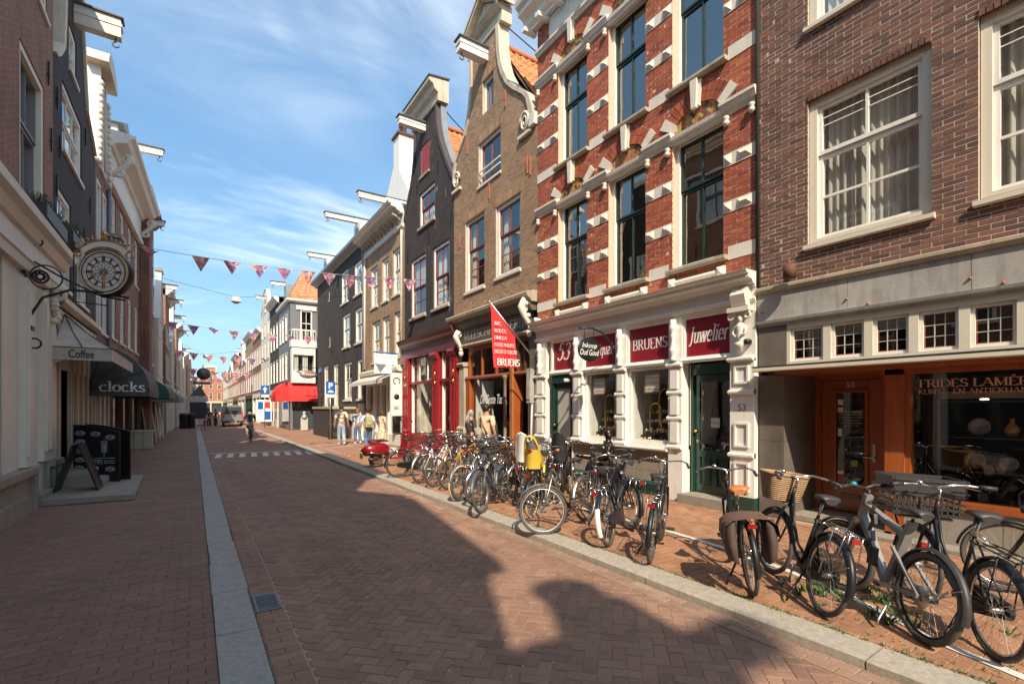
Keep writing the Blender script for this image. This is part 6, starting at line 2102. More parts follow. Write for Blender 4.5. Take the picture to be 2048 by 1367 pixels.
 if b.v:
  b.build('roof', roofm if roofm not in (None, 'none') else M_tile_o, H)
 shell(H, fr, u0, u1, 0, sh_, depth, m, d0=-.21)
 return H
# ------------------------------------------------------------------ left row
fl = FR_L
# behind the camera and beside it: what throws the gable shadows over the road
house('row_house', 'brown brick house with a white bell gable far behind the viewpoint', fl, -11.9, -7.75, 13.2, 'bell', M_red_l2, shop=M_creamL, hst=False,
   ol=[(0, -11.9, -7.7), (10.6, -11.9, -7.75), (10.9, -11.6, -8.15), (11.5, -11.05, -8.75), (12.0, -10.8, -8.98), (12.35, -10.7, -9.0), (12.45, -10.8, -8.78), (12.75, -10.7, -8.9), (13.0, -10.45, -9.3), (13.2, -10.1, -9.7)])
hoist(bpy.data.objects['row_house'], fl, -11.1, 12.9, .5, M_white, .3, .3)
house('row_house', 'flat topped red brick house farthest behind the viewpoint', fl, -19, -11.95, 11.6, 'cornice', M_red_l, cols=3, shop=M_white)
house('row_house', 'dark painted house with a white pediment behind the viewpoint', fl, -7.2, -1.6, 13.6, 'bell', M_dk_l, shop=M_green, hst=False,
   ol=[(0, -7.25, -1.6), (11.7, -7.2, -1.6), (11.95, -7.5, -1.6), (12.25, -7.5, -1.6), (13.7, -4.6, -4.2)])
house('row_house', 'red brick house with a white cornice just behind the viewpoint', fl, -1.55, 5.4, 13.8, 'cornice', M_red_l, cols=3, shop=M_creamL)
# L1: brown red brick over a cream shopfront with the clock
h1 = thing('brick_house', 'tall brown red brick house over a cream shopfront with the clock bracket', 'house', (-2.6, 10, 0))
ops = [(12.04, 13.74, 5.72, 8.49), (12.06, 13.96, 10.04, 12.2), (9.2, 10.9, 5.72, 8.49), (6.4, 8.1, 5.72, 8.49), (9.2, 10.9, 10.04, 12.2)]
wall(h1, fl, [(5.3, 5.45, 14.5), (13.0, 5.45, 14.5)], ops, .22, M_red_l)
for o in ops:
 window(h1, fl, o[0], o[1], o[2], o[3], rec=.02, fw=.13, dp=.28, mf=M_cream, ms=M_grey_paint, cols=2, split=.55, low_rows=1, sill=(M_cream, .05, .1), cur='full', each=False)
shell(h1, fl, 5.47, 14.49, 0, 13, 8, M_red_l, d0=-.23)
cornice(h1, fl, 5.46, 14.49, 13.0, .5, .5, M_cream)
MB().fbox(fl, 5.46, 14.49, -8, 0, 13.52, 13.7).build('roof', M_lead, h1)
room(h1, fl, 5.6, 14.3, 5.3, 12.9, 1.5, (9.0,))
for u_, z in ((13.95, 8.7), (14.2, 7.4), (11.6, 9.0)):
 anchor(h1, fl, u_, z, M_black_m, .5)
b = MB()
b.mould(fl, [(-.15, 4.35), (.10, 4.35), (.13, 4.5), (.16, 4.52), (.16, 4.85), (.22, 4.88), (.30, 5.02), (.40, 5.08), (.42, 5.2), (.36, 5.27), (-.15, 5.34)], 5.46, 14.44)
b.build('shop_cornice', M_creamL, h1)
for a, b_ in ((11.1, 12.32), (12.56, 13.55), (8.2, 8.7)):
 q = MB()
 q.fbox(fl, a, b_, -.2, .0, .78, 4.35)
 q.fbox(fl, b_ - .34, b_ - .04, .0, .10, .80, 4.2)
 q.fbox(fl, b_ - .26, b_ - .12, .10, .13, 1.0, 4.0)
 q.build('pilaster', M_creamL, h1)
q = MB()
q.fbox(fl, 13.62, 14.42, -.2, .06, .78, 4.35)
q.fbox(fl, 13.80, 14.25, .06, .10, 1.0, 3.6)
pl = q.build('pilaster', M_creamL, h1)
q = MB()
for k in range(9):
 q.ball(fl.p(14.0 + rnd.uniform(-.14, .14), .10 + rnd.uniform(0, .05), 3.72 + k * .085), (.08, .10, .07), 7, 5)
ax = Matrix((fl.n, (0, 0, 1), fl.u)).transposed()
q.ring(fl.p(14.0, .16, 4.3), .12, .05, ax, 12)
q.ring(fl.p(14.0, .14, 2.95), .08, .03, ax, 10)
q.build('carving', M_creamL, pl)
q = MB()
for a, b_, z in ((5.5, 12.36, .66), (12.5, 13.56, .10), (13.58, 14.44, .66)):
 q.fbox(fl, a, b_, -.2, .20, z, z + .12)
 q.fbox(fl, a, b_, -.2, .12, 0, z)
q.fbox(fl, 12.1, 12.36, .12, .19, 0, .64)
q.fbox(fl, 13.7, 14.3, .12, .18, 0, .64)
q.fbox(fl, 5.5, 12.0, .12, .17, 0, .30)
q.build('plinth', M_plinth, h1)
MB().fbox(fl, 12.33, 12.52, -.2, -.005, .1, 4.3).build('door', M_dark, h1)
MB().fbox(fl, 12.57, 13.56, -.2, .03, .221, .78).build('pilaster_foot', M_creamL, h1)
MB().poly(orient(fl, [fl.p(5.6, -.12, .78), fl.p(11.1, -.12, .78), fl.p(11.1, -.12, 4.3), fl.p(5.6, -.12, 4.3)])).build('shop_pane', M_glass_s, h1)
MB().fbox(fl, 5.6, 14.3, -1.6, -1.5, .02, 5.2).build('interior', M_dark, h1)
q = MB()
q.fbox(fl, 11.0, 11.09, -.16, -.02, .78, 4.3)
q.fbox(fl, 5.6, 11.0, -.16, -.02, .781, .88)
q.build('window_frame', M_black_m, h1)
for k, (u_, lab) in enumerate(((12.9, 'black window box of grey green heather on the cream house front'), (14.9, 'black window box of heather below the dark house window'))):
 o = thing('window_box', lab, 'window box', fl.p(u_, .1, 5.5), group='black window boxes on the left row')
 b = MB()
 w_ = .85 if not k else .55
 b.fbox(fl, u_ - w_, u_ + w_, .08, .36, 5.36 if not k else 5.6, 5.62 if not k else 5.82)
 b.build('trough', M_blackp, o)
 b = MB()
 zt = 5.62 if not k else 5.82
 for _ in range(260):
  p = fl.p(u_ + rnd.uniform(-w_, w_), rnd.uniform(.08, .36), zt)
  l = rnd.uniform(.08, .22)
  a = rnd.uniform(0, 2 * PI)
  e = Vector((math.cos(a) * .5, math.sin(a) * .5, 1)) * l
  s_ = Vector((-math.sin(a), math.cos(a), 0)) * .018
  b.add([p - s_, p + s_, p + e + s_ * .4, p + e - s_ * .4], [(0, 1, 2, 3)])
 b.build('heather', P('grey_green_heather', (.10, .12, .09), .8), o, kind='stuff')
# L2: dark painted gable house with the coffee awning
h2 = thing('gabled_house', 'dark brown painted gable house with white windows over the coffee awning', 'house', (-2.6, 17.2, 0))
OL = [(0, 14.55, 19.85), (9.75, 14.55, 19.85), (10.0, 14.9, 19.4), (10.4, 15.3, 18.5), (11.2, 15.45, 18.2), (12.0, 15.5, 18.0), (12.75, 15.6, 17.75)]
ops = [(15.38, 17.74, 8.02, 9.64), (16.1, 17.05, 10.35, 11.5), (14.86, 16.35, 4.75, 6.95), (17.12, 18.55, 4.72, 6.68), (15.2, 15.9, .35, 2.75), (16.1, 18.9, .8, 2.75)]
wall(h2, fl, OL, ops, .22, M_dk_l)
for i, o in enumerate(ops[:4]):
 window(h2, fl, o[0], o[1], o[2], o[3], rec=.03, fw=.12, mf=M_creamL if i > 1 else M_white, ms=M_white, cols=3 if i == 0 else 2, split=.5, low_rows=1, sill=(M_creamL, .06, .1), cur=('one', None, 'sides', None)[i], each=False)
room(h2, fl, 14.8, 19.6, 4.2, 9.7, 1.3, (7.4,))
MB().fbox(fl, 15.0, 19.5, -1.6, -1.5, .02, 4.0).build('interior', M_dark, h2)
for side, s_ in ((1, -1), (2, 1)):
 cp = MB()
 for qa, qb in zip(OL[1:], OL[2:]):
  cp.prism(fl, [(qa[side] - s_ * .14, qa[0]), (qa[side] + s_ * .05, qa[0]), (qb[side] + s_ * .05, qb[0]), (qb[side] - s_ * .14, qb[0])], .06, -.3)
 cp.build('gable_coping', M_cream_wall, h2)
cp = MB()
cp.prism(fl, [(15.4, 12.75), (17.95, 12.75), (18.1, 12.95), (15.25, 12.95)], .12, -.3)
cp.build('gable_crown', M_cream_wall, h2)
MB().prism(fl, [(14.6, 9.7), (19.8, 9.7), (16.8, 12.5)], -.32, -8).build('roof', M_zinc, h2)
hoist(h2, fl, 16.83, 11.85, .95, M_cream, .26, .5, back=.3)
shell(h2, fl, 14.56, 19.84, 0, 9.7, 8, M_dk_l, d0=-.23)
for u_, z in ((14.75, 8.6), (15.0, 7.6), (18.15, 9.3), (18.9, 7.6), (14.7, 6.6), (18.0, 6.4)):
 anchor(h2, fl, u_, z, M_black_m, .5)
MB().mould(fl, [(-.1, 4.15), (.10, 4.15), (.18, 4.25), (.20, 4.36), (-.1, 4.42)], 14.56, 19.8).build('shop_cornice', M_wood_dk, h2)
b = MB()
for x in (14.6, 15.9, 16.0, 16.7, 17.4, 18.1, 18.8, 19.3):
 b.fbox(fl, x, x + .18, -.15, .08, .3, 4.1)
b.fbox(fl, 16.0, 19.4, -.15, .12, .5, .82)
b.fbox(fl, 14.6, 19.6, -.15, .05, 2.76, 4.12)
b.build('shopfront', P('ochre_cream_paint', (.50, .42, .29), .5, grime=.25), h2)
b = MB()
for x in (16.2, 16.9, 17.6, 18.3):
 b.poly(orient(fl, [fl.p(x, -.08, .82), fl.p(x + .5, -.08, .82), fl.p(x + .5, -.08, 2.75), fl.p(x, -.08, 2.75)]))
b.build('shop_pane', M_glass_s, h2)
dr = MB().fbox(fl, 15.22, 15.88, -.2, -.12, .36, 2.7).build('door', M_wood_dk, h2)
MB().fbox(fl, 15.3, 15.34, -.12, -.06, 1.2, 1.5).build('handle', M_brass, dr)
st = thing('stone_steps', 'worn stone platform with rounded steps at the coffee house door', 'steps', (-2, 14.2, 0))
MB().hexa([(-2.48, 12.55, .012), (-1.0, 12.42, .012), (-1.1, 15.9, .012), (-2.48, 16.0, .012), (-2.48, 12.55, .125), (-1.0, 12.42, .12), (-1.1, 15.9, .12), (-2.48, 16.0, .125)]).build('platform', M_plinth, st)
for r_, z in ((.95, .28), (.62, .44)):
 MB().lathe((-2.5, 15.3, z - .16), [(r_, 0), (r_, .145), (r_ - .03, .16), (.001, .16)], 14, None, R(-90), R(90)).build('step', M_plinth, st)
aw = thing('awning', 'beige hip ended coffee awning with a lettered valance', 'awning', (-2.55, 16, 3))
W0, W1, F0, F1 = Vector((-2.52, 15.2, 4.06)), Vector((-2.52, 18.0, 4.06)), Vector((-1.52, 13.9, 3.17)), Vector((-1.52, 18.2, 3.17))
B0 = Vector((-2.52, 13.9, 3.17))
mid = lambda a, b_, k, s_: a + (b_ - a) * k - Vector((0, 0, s_))
b = MB()
N = 8
g_ = [[mid(W0 + (W1 - W0) * (j / N), F0 + (F1 - F0) * (j / N), i / 5, .07 * math.sin(PI * i / 5)) for j in range(N + 1)] for i in range(6)]
b.add([p for r_ in g_ for p in r_], [(i * (N + 1) + j, i * (N + 1) + j + 1, (i + 1) * (N + 1) + j + 1, (i + 1) * (N + 1) + j) for i in range(5) for j in range(N)], True)
g_ = [[mid(W0, B0 + (F0 - B0) * (j / 4), i / 5, .06 * math.sin(PI * i / 5) * (1 if 0 < j < 4 else .9)) for j in range(5)] for i in range(6)]
b.add([p for r_ in g_ for p in r_], [(i * 5 + j, i * 5 + j + 1, (i + 1) * 5 + j + 1, (i + 1) * 5 + j) for i in range(5) for j in range(4)], True)
dz = Vector((0, 0, -.27))
b.add([B0, F0, F0 + dz, B0 + dz], [(0, 1, 2, 3)])
b.add([F0, F1, F1 + dz, F0 + dz], [(0, 1, 2, 3)])
b.build('cloth', P('beige_awning_cloth', (.48, .42, .36), .85, var=.25, scale=2.5, grime=.25), aw)
b = MB()
for p in ((W0, F0), (W0, B0 + (F0 - B0) * .5), (W0, B0), (B0, F0), (F0, F1)):
 b.tube([p[0] + Vector((0, -.006, .004)), mid(p[0], p[1], .5, .055 if p[0] is W0 else 0) + Vector((0, -.006, .004)), p[1] + Vector((0, -.006, .004))], .010, 5)
b.build('seam', M_wood_dk, aw)
b = MB()
put_text(b, text_polys('Coffee', .25, 0, .012), (-2.04, 13.888, 2.95), (1, 0, 0), align='C', width=.42)
b.build('lettering', M_text_k, aw)
# L3: ornate white scrolled neck gable
h3 = house('gabled_house', 'narrow red brick house with a carved white neck gable', fl, 19.9, 22.35, 13.0, 'neck', M_red_l2, M_white, cols=2, floors=((4.4, 6.4), (7.3, 9.2)), shop=M_creamL, hst=False, ww=.75)
for sg in (-1, 1):
 q = MB()
 for k in range(14):
  z = 9.75 + k * .20
  w_ = .30 * (1 - k / 15) ** .6
  q.ball(fl.p(21.12 + sg * (.66 + w_ * .5 + (0.25 * (1 - k / 14))), .10, z), (.08, .10 * (1 + (k % 3) * .4), .12), 7, 5)
 q.build('carved_scroll', M_white_s, h3)
q = MB()
q.prism(fl, [(20.15, 12.95)] + [(21.12 + 1.05 * math.cos(R(a)), 12.95 + .62 * math.sin(R(a))) for a in range(180, -1, -20)] + [(22.1, 12.95)], .32, -.3)
q.build('curved_pediment', M_cream_wall, h3)
# L4: red brown brick, big white bracketed cornice; the row now bends a little to the right
a4 = R(2.2)
f4 = Fr((-2.6, 22.4), (math.sin(a4), math.cos(a4)), (math.cos(a4), -math.sin(a4)))
h4 = thing('brick_house', 'red brown brick house with a wide white cornice on carved consoles', 'house', f4.p(4, 0, 0))
ops = []
for z0, z1 in ((4.5, 6.7), (7.7, 9.9)):
 for i in range(4):
  ops.append((.7 + i * 1.95, 1.75 + i * 1.95, z0, z1))
wall(h4, f4, [(0, .0, 8.0), (11.5, .0, 8.0)], ops + [(.6, 7.4, .4, 3.0)], .22, M_red_l)
for o in ops:
 window(h4, f4, o[0], o[1], o[2], o[3], rec=.04, fw=.13, mf=M_white, ms=M_white, cols=2, split=.55, each=False, sill=(M_white_s, .06, .1), cur=rnd.choice(['full', None, 'sides']), glass=M_glass_far)
b = MB()
b.fbox(f4, .05, 7.95, .003, .10, 10.15, 11.2)
b.mould(f4, [(.1, 11.2), (.18, 11.2), (.25, 11.32), (.60, 11.42), (.70, 11.56), (.82, 11.62), (.84, 11.72), (.1, 11.8)], -.15, 8.15)
b.mould(f4, [(.003, 9.95), (.16, 9.95), (.2, 10.1), (.003, 10.14)], .05, 7.95)
cn = b.build('cornice', M_white, h4)
for u_ in (.35, 7.65):
 q = MB()
 ax = Matrix((f4.n, (0, 0, 1), f4.u)).transposed()
 q.tube([f4.p(u_, .12, 10.3), f4.p(u_, .22, 10.5), f4.p(u_, .5, 10.8), f4.p(u_, .62, 11.05), f4.p(u_, .45, 11.18)], [.07, .08, .10, .12, .07], 8)
 q.ring(f4.p(u_, .3, 10.45), .12, .06, ax, 10)
 q.ring(f4.p(u_, .55, 11.0), .15, .07, ax, 10)
 q.build('console', M_white_s, cn)
b = MB().fbox(f4, 2.4, 4.4, -2, -.05, 11.8, 13.2)
b.build('dormer', M_white, h4)
MB().prism(f4, [(2.2, 13.2), (4.6, 13.2), (3.4, 13.75)], .15, -2).build('dormer_roof', M_zinc, h4)
hoist(h4, f4, 3.4, 12.7, 1.35, M_white, .2, .26)
MB().fbox(f4, .05, 7.95, -8, -.1, 11.5, 11.75).build('roof', M_lead, h4)
shell(h4, f4, .01, 7.99, 0, 11.5, 8, M_red_l, d0=-.23)
MB().fbox(f4, .6, 7.4, -1, -.9, .1, 3.2).build('interior', M_dark, h4)
b = MB()
b.fbox(f4, .3, 7.7, .003, .10, 3.0, 3.6)
for x in (.3, 2.5, 4.9, 7.2):
 b.fbox(f4, x, x + .4, .003, .12, .02, 3.0)
b.build('shopfront', M_wood_dk, h4)
bx = MB()
bx.prism(f4, [(-.9, 7.0), (-.1, 7.0), (.0, 7.25), (.0, 7.7), (-1.0, 7.7), (-1.0, 7.25)], .5, .02)
bx.prism(f4, [(-1.08, 7.7), (.08, 7.7), (-.1, 7.88), (-.9, 7.88)], .56, .02)
tag(bx.build('sign_box', M_grey_paint, loc=f4.p(-.5, .3, 7)), 'grey moulded box hung high between two brick houses', 'box')
MB().tube([f4.p(-.1, .08, 9.8), f4.p(-.1, .08, .1)], .07, 8).build('drainpipe_or_shade', M_grey_paint, h4)
h5 = house('brick_house', 'dark red brick corner house with tall white windows past the wide cornice', f4, 8.05, 14.2, 12.6, 'cornice', M_red_l2, M_white, cols=3, floors=((4.4, 6.6), (7.5, 9.6), (10.3, 11.8)), shop=M_wood_dk, roofm='none', corn=M_red_l2)
hoist(h5, f4, 11, 12.0, .8, M_white, .2, .26)
MB().fbox(f4, 8.05, 9.3, -6, .42, 0, 13.0).build('chimney_breast', M_red_l2, h5)
# beyond: house fronts that step forward into the sun
fx = [(37.2, 5, 10.8, 'spout', M_cream_wall, 'pale rendered house with a spout gable on the left'), (42.3, 6, 9.9, 'cornice', M_red_l, 'brown brick house with pale cornice on the left'), (48.4, 6, 10.6, 'neck', M_cream_wall, 'cream house with carved neck gable on the left'),
   (54.5, 8, 9.2, 'cornice', M_tan, 'ochre brick house with a hoist on the left'), (62.6, 10, 9.4, 'bell', M_cream_wall, 'cream bell gable house far along the left'), (72.7, 16, 8.2, 'cornice', M_white_s, 'white stone fronted house far along the left'), (89, 60, 9.0, 'cornice', M_tan, 'ochre house farthest along the left')]
for k, (u_, w_, hh, g_, m_, lab) in enumerate(fx):
 ff = Fr((-1.85 + .16 * k, 0), (0, 1), (1, 0))
 Hh = house('row_house', lab, ff, u_, u_ + w_, hh, g_, m_, cols=3 if w_ > 5 else 2, floors=((4.0, 5.8), (6.4, 7.8)), shop=M_creamL, ww=.85, roofm=M_tile_g, hst=g_ != 'cornice')
 if g_ == 'cornice' and k < 4:
  hoist(Hh, ff, u_ + 2, hh - .2, 1.0, M_white, .2, .24)
# clock on its wrought iron bracket
ck = thing('street_clock', 'black and gilt street clock with roman numerals and an ornate crown', 'clock', (-1.45, 12.35, 4.5))
nn = Vector((-.42, -.9, 0)).normalized()
rt = Vector((0, 0, 1)).cross(nn) * 1.0
rt = Vector((.9, -.42, 0)).normalized()
cc = Vector((-1.44, 12.35, 4.52))
ax = Matrix((rt, Vector((0, 0, 1)), nn)).transposed()
MB().lathe(cc, [(.001, -.12), (.43, -.12), (.46, -.08), (.46, .07), (.45, .09), (.43, .09), (.43, .075), (.001, .075)], 40, ax).build('drum', M_black_m, ck)
MB().lathe(cc, [(.001, .079), (.425, .079)], 40, ax).build('dial', P('milk_glass', (.74, .74, .71), .3), ck)
pl = lambda r_, a, l=.085: cc + rt * (r_ * math.sin(a)) + Vector((0, 0, 1)) * (r_ * math.cos(a)) + nn * l
b = MB()
b.ring(cc + nn * .085, .385, .012, ax, 40)
b.ring(cc + nn * .085, .30, .006, ax, 40)
b.ring(cc + nn * .085, .21, .008, ax, 30)
for k in range(12):
 a = k * PI / 6
 b.bar(pl(.225, a), pl(.31, a), .04 if k % 3 else .055, .008, nn)
 b.tube([pl(.03, a), pl(.13, a + PI / 12), pl(.205, a)], .004, 4)
 b.tube([pl(.03, a), pl(.13, a - PI / 12), pl(.205, a)], .004, 4)
b.build('numerals', M_rust, ck)
b = MB()
for k in range(60):
 b.ball(pl(.345, k * PI / 30, .09), .008 if k % 5 else .014, 5, 3)
b.ring(cc + nn * .095, .435, .010, ax, 40)
b.build('minute_ring', M_gold, ck)
for ln, a, nm in ((.30, R(177), 'minute_hand'), (.25, R(252), 'hour_hand')):
 MB().bar(pl(-.05, a, .105), pl(ln, a, .105), .02, .008, nn).build(nm, M_gold, ck)
b = MB()
n = 14
v_ = []
for k in range(n + 1):
 a = R(-44 + 88 * k / n)
 v_ += [pl(.50, a, .06), pl(.61, a, .06)]
b.add(v_, [(2 * k, 2 * k + 2, 2 * k + 3, 2 * k + 1) for k in range(n)])
b.build('sign_arc', P('milk_glass', (.52, .52, .50)), ck)
b = MB()
for r_ in (.49, .62):
 b.tube([pl(r_, R(-46 + 92 * k / 16), .06) for k in range(17)], .014, 6)
for k in range(-3, 4):
 a = R(k * 14)
 hgt = .17 - abs(k) * .03
 b.ring(pl(.64 + hgt * .4, a, .06), .05, .012, ax, 10, 5, R(30), R(320))
 if k == 0:
  b.tube([pl(.63, 0, .06), pl(.86, 0, .06)], [.03, .006], 6)
  b.ball(pl(.76, 0, .06), (.05, .03, .04))
for sg in (-1, 1):
 b.ring(pl(.58, R(sg * 52), .06), .06, .013, ax, 10, 5)
b.build('crown', M_gold, ck)
b = MB()
wp = Vector((-2.58, 12.2, 0))
b.tube([wp + Vector((.02, 0, 4.95)), wp + Vector((.05, 0, 4.6)), wp + Vector((.45, .05, 4.35)), wp + Vector((.95, .1, 4.1)), cc + Vector((-.05, 0, -.47)), cc + Vector((.3, 0, -.5))], .02, 6)
b.tube([wp + Vector((.02, 0, 3.2)), wp + Vector((.06, 0, 3.5)), wp + Vector((.25, 0, 3.9)), wp + Vector((.62, .05, 4.1)), wp + Vector((1.1, .1, 4.12)), cc + Vector((.35, 0, -.45))], .024, 6)
ay = Matrix(((1, 0, 0), (0, 0, 1), (0, 1, 0)))
b.ring(wp + Vector((.30, 0, 4.28)), .22, .014, ay, 24)
b.ring(wp + Vector((.22, 0, 4.28)), .11, .02, ay, 16)
for k in range(8):
 b.ball(wp + Vector((.22 + .06 * math.cos(k * .8), -.02, 4.28 + .06 * math.sin(k * .8))), .03, 6, 4)
b.ring(wp + Vector((.16, 0, 4.92)), .09, .015, ay, 16, 6, R(-60), R(260))
b.ring(wp + Vector((.14, 0, 3.05)), .09, .018, ay, 16, 6, R(-200), R(120))
b.tube([cc + Vector((-.5, .1, .3)), cc + Vector((-.5, .1, -.6)), cc + Vector((.02, .1, -.62))], .014, 6)
b.box(-2.59, -2.45, 12.1, 12.3, 3.28, 3.36)
b.box(-2.59, -2.54, 12.1, 12.3, 4.3, 5.05)
b.build('bracket', M_black_m, ck)
# awnings further along the left pavement
def round_awning(label, fr_, u0, u1, zt, zb, out, m, text=None):
 aw_ = thing('awning', label, 'awning', fr_.p((u0 + u1) / 2, .1, zb), group=None)
 b_ = MB()
 n_ = 7
 prof = [(.03 + out * math.sin(R(90 * i / n_)), zb + .2 + (zt - zb - .2) * math.cos(R(90 * i / n_))) for i in range(n_ + 1)]
 v = []
 for d, z in prof:
  v += [fr_.p(u0, d, z), fr_.p(u1, d, z)]
 b_.add(v, [(2 * i, 2 * i + 1, 2 * i + 3, 2 * i + 2) for i in range(n_)], False)
 for u_ in (u0, u1):
  b_.add([fr_.p(u_, d, z) for d, z in prof] + [fr_.p(u_, out, zb), fr_.p(u_, .03, zb)], [tuple(range(n_ + 3))])
 b_.add([fr_.p(u0, prof[-1][0] + .002, zb + .2), fr_.p(u1, prof[-1][0] + .002, zb + .2), fr_.p(u1, out + .01, zb), fr_.p(u0, out + .01, zb)], [(0, 1, 2, 3)])
 b_.build('cloth', m, aw_)
 s_ = MB()
 for i in range(1, n_ + 1, 2):
  s_.tube([fr_.p(u0 - .004, .03, zb + .2), fr_.p(u0 - .004, prof[i][0], prof[i][1])], .008, 4)
 s_.build('seam', M_black_m, aw_)
 if text:
  t2 = MB()
  put_text(t2, serif_polys(text, .30, .16, .06), fr_.p(u0 - .006, out * .56, zb + .14), fr_.n, align='C', width=out * .78)
  t2.build('lettering', M_text_w, aw_)
 return aw_
M_awn_dk = P('charcoal_awning_cloth', (.085, .085, .084), .8, var=.3, scale=1.6, grime=.3)
round_awning('charcoal barrel awning with clocks lettering on its side', fl, 18.7, 23.5, 3.75, 2.22, 1.42, M_awn_dk, 'clocks')
round_awning('dark green barrel awning past the charcoal one', f4, 6.0, 10.0, 3.3, 2.3, 1.35, P('green_awning_cloth', (.03, .10, .065), .7))
round_awning('grey barrel awning farthest along the left pavement', f4, 13.0, 18.0, 3.1, 2.2, 1.3, P('grey_awning_cloth', (.16, .19, .20), .8))
# black boards by the steps
bd = thing('chalk_board', 'tall black menu board with chalk drawings of bread and pastry', 'sign', (-1.9, 15.0, .12))
P0, P1 = Vector((-2.36, 15.25, .12)), Vector((-1.46, 14.75, .12))
rt = (P1 - P0).normalized()
fb = Fr((P0.x, P0.y), (rt.x, rt.y), (rt.y, -rt.x))
W_ = (P1 - P0).length
ol = [(0, .12), (W_, .12), (W_, 1.30)] + [(W_ - W_ * k / 8, 1.30 + .17 * math.sin(PI / 2 * k / 8)) for k in range(1, 9)]
b = MB()
b.prism(fb, ol, 0, .04)
b.prism(fb, ol, -.34, -.30)
b.build('board', M_black_m, bd)
ck_ = MB()
def chalk(pts, r_=.006):
 ck_.tube([fb.p(u_ * W_, .046, z) for u_, z in pts], r_, 4)
for (u_, z, s_) in ((.15, 1.27, .10), (.48, 1.25, .10), (.80, 1.17, .10), (.15, 1.07, .10), (.15, .85, .11), (.15, .64, .10), (.13, .46, .09), (.46, .44, .09), (.80, .42, .10)):
 chalk([(u_ + s_ * math.cos(a * .52), z + s_ * .5 * math.sin(a * .52)) for a in range(13)])
 for k in range(3):
  chalk([(u_ - s_ * .6 + k * s_ * .5, z - s_ * .25), (u_ - s_ * .4 + k * s_ * .5, z + s_ * .35)], .005)
 chalk([(u_ - s_ * .9, z - s_ * .1), (u_, z + s_ * .1), (u_ + s_ * .9, z - s_ * .1)], .005)
chalk([(.67, .72), (.685, 1.0)])
for k in range(5):
 for sg in (-1, 1):
  z = .80 + k * .055
  chalk([(.67, z), (.67 + sg * .07, z + .05), (.675, z + .07)], .008)
chalk([(.42, .68), (.9, .68)], .005)
put_text(ck_, text_polys('STEFS', .15), fb.p(.42 * W_, .045, .54), rt, width=.22)
for k, tx in enumerate(('Sweets & Savory', 'Bread & Brunch')):
 put_text(ck_, text_polys(tx, .06), fb.p(.67 * W_, .045, .60 - k * .05), rt, width=.24)
ck_.build('chalk', P('chalk', (.62, .61, .58), .9), bd, kind='stuff')
ab = thing('sandwich_board', 'black folding board seen edge on at the foot of the steps', 'sign', (-2.05, 13.5, .12))
for sg in (-1, 1):
 b = MB()
 b.hexa([(-2.05 + sg * .03, 13.35, 1.10), (-2.05 + sg * .06, 13.35, 1.12), (-2.05 + sg * .06, 14.0, 1.12), (-2.05 + sg * .03, 14.0, 1.10), (-2.05 + sg * .33, 13.35, .125), (-2.05 + sg * .37, 13.35, .125), (-2.05 + sg * .37, 14.0, .125), (-2.05 + sg * .33, 14.0, .125)])
 b.build('panel', M_black_m, ab)
MB().tube([(-2.32, 13.36, .3), (-2.05, 13.36, .24), (-1.78, 13.36, .3)], .006, 4).build('cord', M_alu, ab)
for k, (x, y) in enumerate(((-2.3, 33.2), (-1.75, 33.0))):
 pass
b = MB()
for k in range(3):
 b.box(-2.55 + k * .33, -2.24 + k * .33, 27.0, 27.9, .02, .78)
b.box(-2.58, -1.55, 26.97, 27.93, .78, .84)
pl_ = tag(b.build('planter_box', P('sage_planter', (.40, .38, .26), .7), loc=(-2, 27.4, 0)), 'low sage green panelled planter on the left pavement', 'planter')
for k in range(5):
 b = MB()
 x, y = -1.95 + .12 * k, 30.0 + k * 1.0
 b.hexa([(x, y, .02), (x + .03, y, .02), (x + .03, y + .5, .02), (x, y + .5, .02), (x - .22, y, 1.9), (x - .19, y, 1.9), (x - .19, y + .5, 1.9), (x - .22, y + .5, 1.9)])
 tag(b.build('leaning_panel', M_frost, loc=(x, y, 0)), ['nearest pale panel leaning in the row under the green awning', 'second pale panel leaning in the row under the green awning', 'middle pale panel leaning in the row under the green awning', 'fourth pale panel leaning in the row under the green awning', 'last pale panel leaning in the row under the green awning'][k], 'panel', 'pale panels leaning under the awnings')
# ------------------------------------------------------------------ corner house with the bay, and the row beyond
FC = Fr((6.35, 41.6), (1, 0), (0, -1))
F6 = Fr((6.35, 0), (0, 1), (-1, 0))
hc = thing('corner_house', 'grey corner house with white bay, balcony and orange turret roof', 'house', (7.2, 42, .08))
wall(hc, FC, [(.1, 0, 2.6), (10.3, 0, 2.6)], [(.75, 1.65, 7.3, 9.65)], .2, M_grey_paint)
ops = [(43.0, 43.9, 7.4, 9.5), (44.8, 45.7, 7.4, 9.5), (46.3, 47.1, 7.4, 9.5), (43.0, 43.9, 4.2, 6.4), (44.8, 45.7, 4.2, 6.4), (46.3, 47.1, 4.2, 6.4)]
wall(hc, F6, [(.1, 41.605, 47.6), (10.3, 41.605, 47.6)], ops + [(42.2, 47.2, .3, 2.9)], .2, M_grey_paint)
for o in ops:
 swin(hc, F6, *o, M_white)
swin(hc, FC, .76, 1.64, 7.31, 9.64, M_white, M_glass_s)
MB().fbox(FC, .45, 1.95, .003, .10, 9.66, 10.0).build('lintel', M_white, hc)
b = MB()
b.mould(FC, [(0, 10.2), (.12, 10.2), (.25, 10.32), (.28, 10.5), (0, 10.5)], -.27, 2.6)
b.mould(F6, [(0, 10.2), (.12, 10.2), (.25, 10.32), (.28, 10.5), (0, 10.5)], 41.62, 47.6)
b.build('cornice', M_white, hc)
b = MB()
b.fbox(FC, .0, 1.75, .003, .75, 3.8, 4.75)
